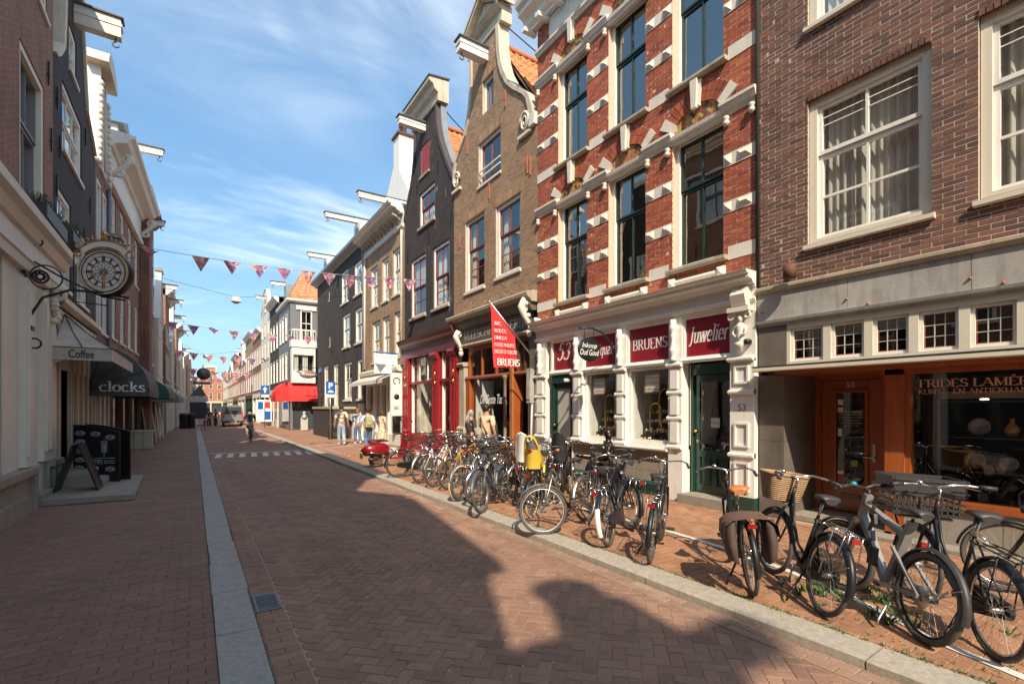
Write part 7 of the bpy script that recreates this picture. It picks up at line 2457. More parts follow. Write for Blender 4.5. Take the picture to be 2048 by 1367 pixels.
b.fbox(FC, .0, 1.75, .003, .75, 6.0, 6.6)
for x in (.0, 1.63):
 b.fbox(FC, x, x + .12, .003, .75, 4.75, 6.0)
b.fbox(FC, -.06, 1.81, .003, .82, 6.6, 7.15)
bay = b.build('bay', M_white, hc)
MB().poly(orient(FC, [FC.p(.12, .66, 4.75), FC.p(1.63, .66, 4.75), FC.p(1.63, .66, 6.0), FC.p(.12, .66, 6.0)])).build('pane', M_glass_s, bay)
curtain(bay, FC, .12, .5, 4.75, 6.0, .55, M_curtw, 3)
curtain(bay, FC, .8, 1.2, 4.75, 6.0, .55, M_curtw, 3)
MB().fbox(FC, .1, 1.7, .05, .1, 4.75, 6.0).build('interior', M_dark, bay)
b = MB()
b.fbox(FC, -.05, 1.8, .72, .78, 7.9, 8.0)
for x in (-.05, 1.74):
 b.fbox(FC, x, x + .06, .03, .78, 7.92, 7.99)
for k in range(10):
 b.fbox(FC, -.04 + k * .2, .0 + k * .2, .73, .77, 7.15, 7.9)
b.build('balcony_rail', M_white, hc)
rf = MB()
for k in range(9):
 z0, z1, s0, s1 = 10.5 + k * .27, 10.5 + (k + 1) * .27, k / 11, (k + 1) / 11
 for (ax_, ay_), (bx_, by_) in (((6.3, 41.45), (9.0, 41.45)), ((6.3, 44.5), (6.3, 41.45))):
  cx_, cy_ = 7.6, 43.0
  L_ = lambda x, y, s: (x + (cx_ - x) * s, y + (cy_ - y) * s)
  n = 12
  for i in range(n):
   p, q = (ax_ + (bx_ - ax_) * i / n, ay_ + (by_ - ay_) * i / n), (ax_ + (bx_ - ax_) * (i + .93) / n, ay_ + (by_ - ay_) * (i + .93) / n)
   rf.add([(*L_(*p, s0), z0 + .06), (*L_(*q, s0), z0 + .06), (*L_(*q, s1), z1), (*L_(*p, s1), z1), (*L_(*p, s0), z0 - .02), (*L_(*q, s0), z0 - .02)], [(0, 1, 2, 3), (4, 5, 1, 0)])
rf.build('roof', M_tile_o, hc, kind='stuff')
MB().box(6.5, 9, 41.6, 47.5, 10.3, 10.52).build('flat_roof', M_lead, hc)
dm = MB().box(6.55, 7.6, 45, 46, 10.5, 12.4)
dm.build('dormer', M_zinc, hc)
hoist(hc, F6, 45.5, 12.3, .9, M_white, .2, .26)
b = MB()
b.fbox(FC, 2.3, 2.6, -.1, .06, .1, 3.8)
b.fbox(FC, .0, .18, .003, .06, .1, 3.2)
b.fbox(FC, .18, 2.3, -.1, .03, 2.9, 3.8)
b.build('shopfront', M_grey_paint, hc)
MB().fbox(FC, .2, 2.3, -.05, .02, .15, 2.9).build('shop_pane', M_glass_far, hc)
MB().fbox(F6, 42.2, 47.2, -.12, -.08, .3, 2.9).build('shop_pane', M_glass_far, hc)
aw = round_awning('red barrel awning wrapped round the corner shop', F6, 41.4, 44.6, 3.85, 2.35, 1.0, M_awnred)
b = MB()
prof = [(.03 + .75 * math.sin(R(90 * i / 6)), 2.55 + 1.3 * math.cos(R(90 * i / 6))) for i in range(7)]
v = []
for d, z in prof:
 v += [FC.p(-.2, d, z), FC.p(1.9, d, z)]
b.add(v, [(2 * i, 2 * i + 1, 2 * i + 3, 2 * i + 2) for i in range(6)])
b.add([FC.p(-.2, .78, 2.55), FC.p(1.9, .78, 2.55), FC.p(1.9, .79, 2.35), FC.p(-.2, .79, 2.35)], [(0, 1, 2, 3)])
b.add([FC.p(1.9, d, z) for d, z in prof] + [FC.p(1.9, .78, 2.35), FC.p(1.9, .03, 2.35)], [tuple(range(9))])
b.build('cloth', M_awnred, aw)
for k, (u0, u1, hh, g_, m_, nc, fl_, lab) in enumerate((
  (47.65, 53.7, 11.3, 'cornice', M_black2, 3, ((4.2, 6.2), (7.3, 9.6)), 'grey brown house with white windows beside the grey corner house'),
  (53.75, 61.3, 14.4, 'bell', M_white_s, 3, ((4.2, 6.2), (7.0, 8.9), (9.4, 10.9)), 'white house with a tall rounded gable top on the right'),
  (61.35, 70, 10.4, 'cornice', M_red_l, 4, ((4.0, 6.0), (6.9, 9.0)), 'red brown brick house with white cornice past the white rounded gable'),
  (70.05, 80.5, 11.2, 'cornice', M_tan, 4, ((4.0, 6.0), (6.9, 9.0)), 'ochre brick house with cornice farther past the white rounded gable'),
  (80.55, 94, 11.8, 'neck', M_red_l, 4, ((4.0, 6.0), (6.9, 8.2)), 'orange brick house with neck gable far on the right'),
  (94.05, 108, 10.6, 'cornice', M_orange_far, 5, ((4.0, 6.0), (6.9, 8.8)), 'orange brick house with cornice far on the right'),
  (108.05, 125, 11.4, 'spout', M_tan, 5, ((4.0, 6.0), (6.5, 7.6)), 'ochre spout gable house far on the right'),
  (125.05, 146, 9.6, 'cornice', M_cream_wall, 6, ((4.0, 6.0), (6.8, 8.4)), 'low cream house farthest on the right'))):
 Hh = house('row_house', lab, F6, u0, u1, hh, g_, m_, M_white if m_ is not M_white_s else M_creamL, cols=nc, floors=fl_, shop=(M_creamL, M_wood_dk, M_white, M_green)[k % 4], hst=k in (1, 4))
FE = Fr((-12, 150), (1, 0), (0, -1))
house('row_house', 'red brick gabled house closing the far end of the street', FE, 12.8, 18.6, 12.4, 'neck', M_orange_far, M_white_s, cols=3, floors=((4, 5.8), (6.8, 8.4)), shop=M_cream_wall, ww=.8)
house('row_house', 'pale stone house at the far end beside the red brick gable', FE, 6, 12.75, 8.4, 'cornice', M_cream_wall, M_white_s, cols=4, floors=((3.6, 5), (5.8, 7.2)), shop=M_creamL, ww=.7, roofm='none')
house('row_house', 'ochre house at the far left end of the street', FE, -4, 5.95, 9.4, 'cornice', M_tan, M_white_s, cols=5, floors=((3.6, 5), (5.8, 7.4)), shop=M_creamL, ww=.7, roofm='none')
house('row_house', 'cream house at the far right end of the street', FE, 18.65, 27, 10.2, 'spout', M_cream_wall, M_white_s, cols=3, floors=((3.6, 5), (5.4, 6.4)), shop=M_creamL, ww=.8)
# ------------------------------------------------------------------ bunting and lamps over the street
ORD = ['first', 'second', 'third', 'fourth', 'fifth', 'sixth', 'seventh', 'eighth', 'ninth', 'tenth', 'eleventh', 'twelfth']
def bunting(A, B, sag, ts, w_, h_, which):
 A, B = Vector(A), Vector(B)
 P_ = lambda t: A + (B - A) * t - Vector((0, 0, sag * 4 * t * (1 - t)))
 rp = MB().tube([P_(i / 24) for i in range(25)], .010, 5)
 tag(rp.build('bunting_rope', M_alu, loc=P_(.5)), '%s line of bunting rope strung over the street' % which, 'rope')
 for i, t in enumerate(ts):
  q = P_(t)
  d = (B - A).normalized()
  k = rnd.uniform(-.5, .6)
  tw = rnd.random() < .25
  b = MB()
  g = []
  for r_ in range(6):
   f_ = r_ / 5
   row = []
   for s_ in range(5):
    x = (s_ / 4 - .5) * w_ * (1 - f_)
    z = -h_ * f_ * (.45 if tw else 1)
    row.append(d * x + Vector((0, k * h_ * f_ * .6 + .03 * math.sin(s_ * 2 + i), z + (.08 * math.sin(s_ * 1.5) if tw else 0))))
   g.append(row)
  b.add([p for r_ in g for p in r_], [(r_ * 5 + s_, r_ * 5 + s_ + 1, (r_ + 1) * 5 + s_ + 1, (r_ + 1) * 5 + s_) for r_ in range(5) for s_ in range(4)])
  b.v = [v_ + q for v_ in b.v]
  tag(b.build('bunting_flag', M_bunt, loc=q), '%s flag from the left on the %s bunting line' % (ORD[i], which), 'flag', 'bunting flags')
bunting((-2.5, 19.2, 7.0), (7.85, 18.3, 7.02), .22, [.13, .26, .345, .425, .50, .575, .645, .72, .79, .86, .935], .50, .46, 'nearest')
bunting((-2.0, 39, 7.6), (7.85, 38.2, 7.15), .25, [.08, .2, .32, .44, .56, .68, .80, .92], .68, .62, 'second')
bunting((-1.6, 50, 6.8), (6.3, 50, 6.4), .25, [.06, .2, .34, .48, .62, .76, .9], .7, .65, 'third')
bunting((-.8, 72, 6.8), (6.3, 70, 6.4), .3, [.1, .26, .42, .58, .74, .9], 1.0, 1.0, 'fourth')
bunting((-.6, 90, 6.8), (6.3, 92, 6.4), .3, [.1, .26, .42, .58, .74, .9], 1.1, 1.1, 'farthest')
for k, (A, q, B, lab) in enumerate((((-2.4, 25, 7.5), (1.67, 26.4, 7.05), (7.8, 30, 8.6), 'white lantern box hung on a wire over the near street'), ((-1.7, 45, 7.2), (.8, 47.5, 6.2), (6.3, 50, 7.4), 'white lantern hung lower and farther over the street'))):
 lm = thing('street_lamp', lab, 'lamp', q)
 q = Vector(q)
 MB().tube([A, q + Vector((0, 0, .06)), B], .008, 5).build('wire', M_black_m, lm)
 b = MB()
 b.hexa([q + Vector(o) for o in ((-.2, -.16, -.16), (.2, -.16, -.16), (.2, .16, -.16), (-.2, .16, -.16), (-.15, -.1, .06), (.15, -.1, .06), (.15, .1, .06), (-.15, .1, .06))])
 b.build('housing', M_lampw, lm)
 MB().lathe(q + Vector((0, 0, -.26)), [(.001, 0), (.12, .03), (.16, .098)], 10).build('globe', M_frost, lm)
# ------------------------------------------------------------------ signs and street things farther off
def pole(x, y, h, m=None):
 return MB().tube([(x, y, .02), (x, y, h)], .035, 8)
s_ = thing('parking_sign', 'blue parking sign with white P and car on a grey pole', 'sign', (6.36, 28.15, .08))
pole(6.36, 28.15, 3.3).build('pole', M_alu, s_)
MB().box(6.12, 6.62, 28.08, 28.11, 2.62, 3.32).build('plate', M_blue_s, s_)
MB().box(6.12, 6.62, 28.08, 28.11, 2.42, 2.60).build('plate', M_white, s_)
b = MB()
put_text(b, text_polys('P', .46, 0, .02), (6.37, 28.075, 2.92), (1, 0, 0), align='C')
b.box(6.22, 6.52, 28.07, 28.078, 2.70, 2.77)
b.box(6.28, 6.45, 28.07, 28.078, 2.77, 2.83)
b.build('symbol', M_text_w, s_)
s_ = thing('arrow_sign', 'blue one way sign with a white upright arrow on a pole', 'sign', (5.2, 47.4, .08))
pole(5.2, 47.4, 3.9).build('pole', M_alu, s_)
MB().box(4.86, 5.54, 47.3, 47.34, 3.05, 3.78).build('plate', M_blue_s, s_)
MB().box(4.9, 5.5, 47.3, 47.34, 2.75, 3.0).build('plate', M_white, s_)
b = MB()
b.box(5.14, 5.26, 47.28, 47.298, 3.14, 3.45)
b.add([(5.0, 47.29, 3.42), (5.4, 47.29, 3.42), (5.2, 47.29, 3.68)], [(0, 1, 2)])
b.build('arrow', M_text_w, s_)
s_ = thing('oval_shop_sign', 'brown oval sign with white script at the charcoal house corner', 'sign', (7.1, 38.7, 4.3))
ax = Matrix(((1, 0, 0), (0, 0, -1), (0, 1, 0)))
MB().lathe((7.15, 38.7, 4.35), [(.001, -.03), (.6, -.03), (.62, 0), (.6, .03), (.001, .03)], 24, ax @ Matrix.Diagonal((1, .5, 1))).build('board', P('mauve_brown', (.22, .13, .11), .4), s_)
b = MB()
put_text(b, text_polys('Aronson', .30, .3), (7.15, 38.665, 4.27), (1, 0, 0), align='C', width=.95)
b.build('lettering', M_text_w, s_)
MB().tube([(7.9, 38.7, 4.85), (6.4, 38.7, 4.85)], .025).build('bracket', M_black_m, s_)
s_ = thing('menu_stand', 'white figure shaped menu stand under the red awning', 'sign', (7.0, 39.4, .08))
b = MB()
b.box(6.75, 7.25, 39.35, 39.45, .15, 1.1)
b.lathe((7.0, 39.4, 1.05), [(.001, 0), (.2, .02), (.15, .2), (.06, .28), (.11, .36), (.11, .46), (.001, .54)], 10)
b.build('board', M_lampw, s_)
s_ = thing('poster_board', 'white poster board with coloured bills on the right pavement', 'sign', (5.9, 52, .08))
MB().box(5.0, 6.3, 52, 52.1, .5, 2.6).build('board', M_paper, s_)
for k, (x, z, w_, h_, c_) in enumerate(((5.1, 1.7, .45, .7, M_blue_s), (5.7, 1.8, .45, .6, M_awnred), (5.65, .7, .55, .8, M_blue_s), (5.1, .8, .4, .6, M_paper))):
 MB().box(x, x + w_, 51.98, 51.995, z, z + h_).build('bill', c_, s_)
MB().box(6.32, 6.345, 48.2, 51, .3, 2.6).build('hoarding', M_wood2, None, loc=(6.33, 49, .1))
tag(bpy.data.objects['hoarding'], 'ochre wooden hoarding by the poster board', 'hoarding')
# roadworks trailer with signs seen from behind
s_ = thing('sign_trailer', 'dark blue roadworks trailer with a round and a triangular sign on top', 'trailer', (.35, 57, 0))
MB().box(-.35, 1.05, 57, 57.8, .75, 2.4).build('box', P('navy_panel', (.02, .025, .045), .5), s_)
MB().box(-.5, 1.15, 56.95, 57.1, 2.42, 2.95).build('header', M_lampw, s_)
MB().tube([(.55, 57.2, 2.4), (.75, 57.2, 6.1)], .05).build('pole', M_alu, s_)
MB().lathe((.8, 57.1, 5.2), [(.001, 0), (.6, 0), (.6, .04), (.001, .04)], 22, ax).build('round_sign', M_steel_dk, s_)
MB().box(-.1, 1.4, 57.05, 57.1, 4.15, 4.4).build('plate', M_steel_dk, s_)
MB().prism(Fr((-.35, 57.0), (1, 0), (0, -1)), [(0, 2.98), (1.4, 2.98), (.85, 4.1)], 0, .05).build('triangle_sign', M_steel_dk, s_)
for x in (-.2, .9):
 MB().lathe((x, 57.3, .3), [(.001, -.1), (.3, -.1), (.3, .1), (.001, .1)], 14, Matrix(((0, 0, 1), (1, 0, 0), (0, 1, 0)))).build('wheel', M_rubber, s_)
for k, (x, y) in enumerate(((-.75, 51.6), (-.25, 52.0))):
 o = MB().lathe((x, y, 0), [(.3, 0), (.33, .1), (.34, 1.15), (.36, 1.2), (.28, 1.35), (.001, 1.38)], 12)
 tag(o.build('waste_bin', M_black_m, loc=(x, y, 0)), ['left dark round bin on the left pavement before the trailer', 'right dark round bin nearer the pale band'][k], 'bin', 'dark bins on the left pavement')
b = MB()
b.box(.2, .8, 46.6, 47.1, .42, .48)
for x in (.22, .74):
 for y in (46.63, 47.03):
  b.box(x, x + .04, y, y + .04, .01, .42)
tag(b.build('stool', M_wood_dk, loc=(.5, 46.8, 0)), 'brown wooden stool standing on the pale band', 'stool')
van = thing('delivery_van', 'silver delivery van seen from behind farther down the street', 'van', (3.2, 55, 0))
FV = Fr((2.35, 55), (1, 0), (0, -1))
b = MB()
b.prism(FV, [(0, .35), (1.75, .35), (1.78, 1.1), (1.66, 2.0), (1.55, 2.1), (.2, 2.1), (.09, 2.0), (-.03, 1.1)], 0, -4.4)
b.build('body', P('silver_paint', (.34, .34, .33), .3, .5), van)
MB().prism(FV, [(.14, 1.2), (1.61, 1.2), (1.54, 1.92), (.21, 1.92)], .02, -.02).build('rear_window', M_glass_far, van)
MB().fbox(FV, -.02, 1.77, .03, .12, .35, .55).build('bumper', M_blackp, van)
for x in (.02, 1.6):
 MB().fbox(FV, x, x + .13, .003, .03, .8, 1.4).build('tail_light', M_flag, van)
 MB().lathe(FV.p(x + .06, -.7, .3), [(.001, -.1), (.3, -.1), (.3, .1), (.001, .1)], 14, Matrix(((0, 0, 1), (1, 0, 0), (0, 1, 0)))).build('wheel', M_rubber, van)
MB().fbox(FV, .6, 1.15, .13, .135, .38, .5).build('plate', P('yellow_plate', (.7, .5, .05)), van)
# ------------------------------------------------------------------ bicycles
YX = Matrix(((1, 0, 0), (0, 0, -1), (0, 1, 0)))       # turns a ring into the plane of the bicycle
_cache = {}
def cached(key, fn):
 if key not in _cache:
  _cache[key] = fn()
 return _cache[key]
def part(name, me, parent, M=None, label=None):
 o = bpy.data.objects.new(name, me)
 C.objects.link(o)
 o.parent = parent
 LOC[o.name] = Vector((0, 0, 0))
 if M is not None:
  o.matrix_local = M
 if label:
  o['label'] = label
 return o
def wheel(parent, name, M, tyre, rim, wr=.345, wt=.021):
 def mk():
  t = MB().ring((0, 0, 0), wr - wt, wt, YX, 40, 8).mesh('tyre', tyre)
  r_ = MB()
  r_.ring((0, 0, 0), wr - wt * 2 - .006, .009, YX, 36, 6)
  r_ = r_.mesh('rim', rim)
  s_ = MB()
  for k in range(30):
   a = k * 2 * PI / 30
   b_ = a + (.5 if k % 4 < 2 else -.5)
   y = .026 if k % 2 else -.026
   s_.tube([(.02 * math.cos(b_), y, .02 * math.sin(b_)), ((wr - wt * 2) * math.cos(a), 0, (wr - wt * 2) * math.sin(a))], .0018, 3, False)
  s_ = s_.mesh('spokes', P('spoke_wire', (.36, .34, .31), .5, .7))
  h_ = MB().tube([(0, -.05, 0), (0, -.03, 0), (0, .03, 0), (0, .05, 0)], [.012, .022, .022, .012], 10).mesh('hub', M_alu)
  return t, r_, s_, h_
 t, r_, s_, h_ = cached(('wheel', tyre.name, rim.name, wr, wt), mk)
 w_ = part(name, t, parent, M)
 part('rim', r_, w_)
 part('spokes', s_, w_)
 part('hub', h_, w_)
 return w_
def guard(a0, a1, Rr, hw, c):
 b = MB()
 n = 18
 v = []
 for i in range(n + 1):
  a = R(a0 + (a1 - a0) * i / n)
  for y, dr in ((-hw, -.014), (-hw * .6, .003), (0, .008), (hw * .6, .003), (hw, -.014)):
   v.append((c[0] + (Rr + dr) * math.cos(a), y, c[2] + (Rr + dr) * math.sin(a)))
 b.add(v, [(i * 5 + j, i * 5 + j + 1, (i + 1) * 5 + j + 1, (i + 1) * 5 + j) for i in range(n) for j in range(4)], True)
 return b
def saddle_mesh(m, wide=1.0):
 b = MB()
 sec = ((-.13, .055, -.005), (-.12, .085, .01), (-.07, .105, .022), (-.02, .085, .018), (.03, .048, .012), (.09, .030, .010), (.135, .024, .004), (.15, .010, -.004))
 v = []
 for x, w_, z in sec:
  for k in range(10):
   a = 2 * PI * k / 10
   v.append((x, w_ * wide * math.cos(a), z + (.028 if math.sin(a) > 0 else .04) * math.sin(a) * (.9 if w_ > .03 else .6)))
 b.add(v, [(i * 10 + k, i * 10 + (k + 1) % 10, (i + 1) * 10 + (k + 1) % 10, (i + 1) * 10 + k) for i in range(len(sec) - 1) for k in range(10)], True)
 b.add(v[:10], [tuple(range(9, -1, -1))])
 b.add(v[-10:], [tuple(range(10))])
 return b
def bike(label, x, y, ang, lean=6, steer=0, style='opa', fm=None, tyre=None, rim=None, gm=None, sm=None, bar='sweep', extra=(), z=.08, name='bicycle'):
 fm, tyre, rim, sm = fm or M_black_m, tyre or M_rubber, rim or M_alu, sm or M_blackp
 gm = fm if gm is None else gm
 T = thing(name, label, 'bicycle', (x, y, z), (R(lean), 0, R(ang)), 'parked bicycles along the kerb')
 T.rotation_mode = 'XYZ'
 V = Vector
 BB, RA, FA, ST, HT, HB = V((.46, 0, .29)), V((0, 0, .345)), V((1.08, 0, .345)), V((.30, 0, .80)), V((.83, 0, .98)), V((.875, 0, .80))
 moof = style == 'moof'
 f = MB()
 if moof:
  ST, HT, HB = V((.27, 0, .84)), V((.86, 0, .93)), V((.89, 0, .78))
  f.bar(ST + V((-.02, 0, .03)), BB, .045, .065, (0, 1, 0))
  f.bar(ST + V((.03, 0, -.10)), HT + V((.02, 0, -.03)), .045, .06, (0, 1, 0))
  f.bar(HB + V((0, 0, .02)), BB, .05, .065, (0, 1, 0))
  f.bar(HB - V((-.01, 0, .03)), HT + V((-.02, 0, .06)), .055, .06, (0, 1, 0))
  for s_ in (-1, 1):
   f.bar(BB + V((0, s_ * .05, 0)), RA + V((0, s_ * .065, 0)), .022, .04, (0, 1, 0))
   f.bar(BB + V((-.09, s_ * .055, .34)), RA + V((0, s_ * .068, 0)), .020, .024, (0, 1, 0))
 else:
  f.tube([HB, HT], .020)
  f.tube([BB, ST], .016)
  f.tube([BB + V((0, -.035, 0)), BB + V((0, .035, 0))], .026, 10)
  for s_ in (-1, 1):
   f.tube([BB + V((0, s_ * .03, 0)), RA + V((0, s_ * .06, 0))], .010)
   f.tube([ST + V((.01, s_ * .02, -.03)), RA + V((0, s_ * .06, 0))], .008)
  if style == 'opa':
   f.tube([ST + V((.005, 0, -.02)), HT + V((.005, 0, -.02))], .0145)
   f.tube([HB, BB], .017)
  elif style == 'oma':
   f.tube([HB + V((0, 0, .02)), (.76, 0, .56), (.62, 0, .38), BB], .017)
   f.tube([HT + V((.008, 0, -.05)), (.74, 0, .66), (.58, 0, .46), (.43, 0, .40)], .013)
  else:
   f.tube([HB + V((0, 0, .03)), (.68, 0, .50), BB], [.026, .027, .026], 8)
   f.tube([HT + V((.005, 0, -.08)), (.42, 0, .47)], .014)
 part('frame', f.mesh('frame', fm), T)
 # everything that turns with the handlebar
 axis = (HT - HB).normalized()
 MS = Matrix.Translation(HB) @ Matrix.Rotation(R(steer), 4, axis) @ Matrix.Translation(-HB)
 k_ = MB()
 for s_ in (-1, 1):
  if moof:
   k_.bar(HB + V((.012, s_ * .05, -.02)), FA + V((0, s_ * .06, 0)), .028, .05, (0, 1, 0))
  else:
   k_.tube([HB + V((.008, 0, -.01)), HB + V((.015, s_ * .055, -.05)), HB.lerp(FA, .6) + V((-.01, s_ * .056, 0)), FA + V((0, s_ * .055, 0))], [.016, .015, .012, .009])
 part('fork', k_.mesh('fork', M_alu if 'alufork' in extra else fm), T, MS)
 wt = .027 if moof or 'fat' in extra else .021
 wheel(T, 'wheel', Matrix.Translation(RA), tyre, rim, .345, wt)
 wheel(T, 'wheel', MS @ Matrix.Translation(FA), tyre, rim, .345, wt)
 b = MB()
 top = HT + axis * .10
 b.tube([HT, top, top + V((.05, 0, .01))], .014, 8)
 c_ = top + V((.05, 0, .01))
 for s_ in (-1, 1):
  if bar == 'sweep':
   b.tube([c_, c_ + V((.05, s_ * .09, .015)), c_ + V((.02, s_ * .20, .03)), c_ + V((-.09, s_ * .27, .02)), c_ + V((-.24, s_ * .30, -.01))], .011, 8)
  else:
   b.tube([c_, c_ + V((.01, s_ * .12, .03)), c_ + V((-.02, s_ * .22, .035)), c_ + V((-.07, s_ * .33, .03))], .011 if not moof else .016, 8)
 hb = part('handlebar', b.mesh('handlebar', M_blackp if moof else (M_black_m if 'blackbar' in extra else M_chrome)), T, MS)
 for s_ in (-1, 1):
  b = MB()
  if bar == 'sweep':
   b.tube([c_ + V((-.13, s_ * .28, .012)), c_ + V((-.25, s_ * .303, -.012))], .017, 8)
  else:
   b.tube([c_ + V((-.05, s_ * .29, .033)), c_ + V((-.085, s_ * .40, .028))], .018, 8)
   b.tube([c_ + V((.03, s_ * .2, .03)), c_ + V((.05, s_ * .28, .0)), c_ + V((.0, s_ * .34, -.01))], .006, 5)
  part('grip', b.mesh('grip', P('orange_grip', (.45, .14, .07), .7) if 'orangegrip' in extra else M_blackp), hb)
 part('bell', MB().ball(c_ + V((-.0, .13, .045)), (.028, .028, .022), 8, 5).mesh('bell', P('teal_bell', (.02, .30, .36), .3) if 'bluebell' in extra else M_chrome), hb)
 if not moof:
  b = MB().tube([c_ + V((.06, .08, .0)), c_ + V((.16, .10, -.10)), HB + V((.12, .03, .02)), HB + V((.02, .02, -.04))], .004, 4)
  part('cable', b.mesh('cable', M_blackp), hb)
  ax = Matrix(((0, 0, 1), (0, 1, 0), (-1, 0, 0)))
  part('headlight', MB().lathe(HB + V((.06, 0, .03)), [(.001, -.02), (.03, 0), (.042, .05), (.035, .06), (.001, .062)], 12, ax).mesh('headlight', M_black_m if style != 'opa' else M_chrome), T, MS)
 # saddle, post
 sp_ = ST + (ST - BB).normalized() * (.13 if not moof else .06)
 part('seat_post', MB().tube([ST - V((-.01, 0, .03)), sp_], .013).mesh('seat_post', M_chrome if not moof else M_black_m), T)
 b = saddle_mesh(sm, .78 if moof else 1.0).xf(Matrix.Translation(sp_ + V((-.01, 0, .05))))
 if not moof:
  for s_ in (-1, 1):
   b.tube([sp_ + V((-.09, s_ * .06, .0)), sp_ + V((-.09, s_ * .06, .04))], .02, 8)
 part('saddle', b.mesh('saddle', sm), T)
 # mudguards
 if gm:
  part('mudguard', guard(5, 190, .372, .03, RA).mesh('mudguard', gm), T)
  if moof or 'nofront' not in extra:
   part('mudguard', guard(-15 if moof else 10, 165, .372, .028, FA).mesh('mudguard', gm), T, MS)
  for q, M in ((RA, None), (FA, MS)):
   b = MB()
   for s_ in (-1, 1):
    b.tube([q + V((0, s_ * .06, 0)), q + V((-.33 if q is RA else .28, s_ * .03, .17 if q is RA else .24))], .003, 4)
   part('mudguard_stay', b.mesh('mudguard_stay', M_chrome), T, M)
 if 'whitepatch' in extra:
  part('white_tail', guard(150, 205, .378, .034, RA).mesh('white_tail', M_white), T)
 # drive
 if 'case' in extra or style == 'oma':
  pts = [(BB.x + .12 * math.cos(a), BB.z + .12 * math.sin(a)) for a in [R(d) for d in range(-90, 91, 20)]] + [(RA.x + .06 * math.cos(a), RA.z + .06 * math.sin(a)) for a in [R(d) for d in range(90, 271, 30)]]
  part('chain_guard', MB().prism(Fr((0, 0), (1, 0), (0, -1)), pts, .045, .075).mesh('chain_guard', gm or fm), T)
 else:
  b = MB()
  b.ring(BB + V((0, -.055, 0)), .085, .006, YX, 20, 5)
  b.ring(RA + V((0, -.045, 0)), .035, .008, YX, 14, 5)
  for s_ in (1, -1):
   b.tube([BB + V((0, -.055, s_ * .085)), RA + V((0, -.045, s_ * .035))], .005, 4)
  part('chain', b.mesh('chain', M_steel_dk), T)
 ca = R(rnd.uniform(0, 360))
 b = MB()
 cr_ = [BB + V((s_ * .17 * math.cos(ca), -s_ * .085, s_ * .17 * math.sin(ca))) for s_ in (1, -1)]
 for s_, q in ((1, cr_[0]), (-1, cr_[1])):
  b.tube([BB + V((0, -s_ * .07, 0)), q], .010, 6)
 cr0 = part('crank', b.mesh('crank', M_chrome if not moof else M_black_m), T)
 for s_, q in ((1, cr_[0]), (-1, cr_[1])):
  part('pedal', MB().box(q.x - .045, q.x + .045, q.y - s_ * .055 - .05, q.y - s_ * .055 + .05, q.z - .012, q.z + .012).mesh('pedal', M_blackp), cr0)
 b = MB().tube([(.30, .03, .30), (.24, .17, .05), (.22, .19, .02 - 1.7 * math.tan(R(max(0, lean))) * .1)], .011)
 part('kickstand', b.mesh('kickstand', M_black_m if not moof else M_alu), T)
 # rack
 if not moof and 'norack' not in extra:
  b = MB()
  rz = .755
  for yy in (-.065, 0, .065):
   b.tube([(.20, yy, rz + .02), (.05, yy, rz + .02), (-.30, yy, rz)], .0055, 5)
  for xx in (.16, -.05, -.29):
   b.tube([(xx, -.07, rz + .01), (xx, .07, rz + .01)], .005, 5)
  for s_ in (-1, 1):
   b.tube([(-.10, s_ * .07, rz), (-.02, s_ * .085, .36)], .0055, 5)
   b.tube([(-.28, s_ * .07, rz), (-.24, s_ * .085, .55), (-.03, s_ * .085, .50)], .005, 5)
  rk = part('rack', b.mesh('rack', M_black_m if 'blackrack' in extra else M_chrome), T)
  part('rear_light', MB().box(-.325, -.30, -.035, .035, rz - .05, rz - .012).mesh('rear_light', cached('red', lambda: P('red_lens', (.30, .010, .012), .15, coat=.5))), T)
 else:
  rz = .74
 if 'panniers' in extra:
  m_ = P('brown_pannier', (.075, .05, .038), .75, var=.3)
  for s_ in (-1, 1):
   b = MB()
   v = []
   for zz, w_, x0, x1 in ((.36, .03, -.24, .06), (.40, .09, -.28, .09), (.55, .115, -.29, .09), (.70, .10, -.27, .08), (.755, .05, -.26, .07)):
    for k in range(10):
     a = 2 * PI * k / 10
     v.append(((x0 + x1) / 2 + (x1 - x0) / 2 * math.copysign(abs(math.cos(a)) ** .5, math.cos(a)), s_ * (.115 + w_ / 2) + w_ / 2 * math.sin(a) + .006 * math.sin(a * 5 + zz * 30), zz))
   b.add(v, [(i_ * 10 + k, i_ * 10 + (k + 1) % 10, (i_ + 1) * 10 + (k + 1) % 10, (i_ + 1) * 10 + k) for i_ in range(4) for k in range(10)], True)
   b.add(v[:10], [tuple(range(10))])
   b.add(v[-10:], [tuple(range(10))])
   part('pannier', b.mesh('pannier', m_), T)
   b = MB()
   b.tube([V((-.12, s_ * .10, .78)), V((-.12, s_ * .215, .74)), V((-.12, s_ * .24, .58))], .012, 5)
   part('strap', b.mesh('strap', M_wood_dk), T)
  b = MB()
  v = []
  for y_, z_ in ((-.235, .60), (-.22, .72), (-.15, .775), (0, .79), (.15, .775), (.22, .72), (.235, .60)):
   v += [(-.28, y_, z_), (.08, y_, z_)]
  b.add(v, [(2 * i_, 2 * i_ + 1, 2 * i_ + 3, 2 * i_ + 2) for i_ in range(6)], True)
  part('pannier_flap', b.mesh('pannier_flap', P('tan_flap', (.13, .07, .048), .7)), T)
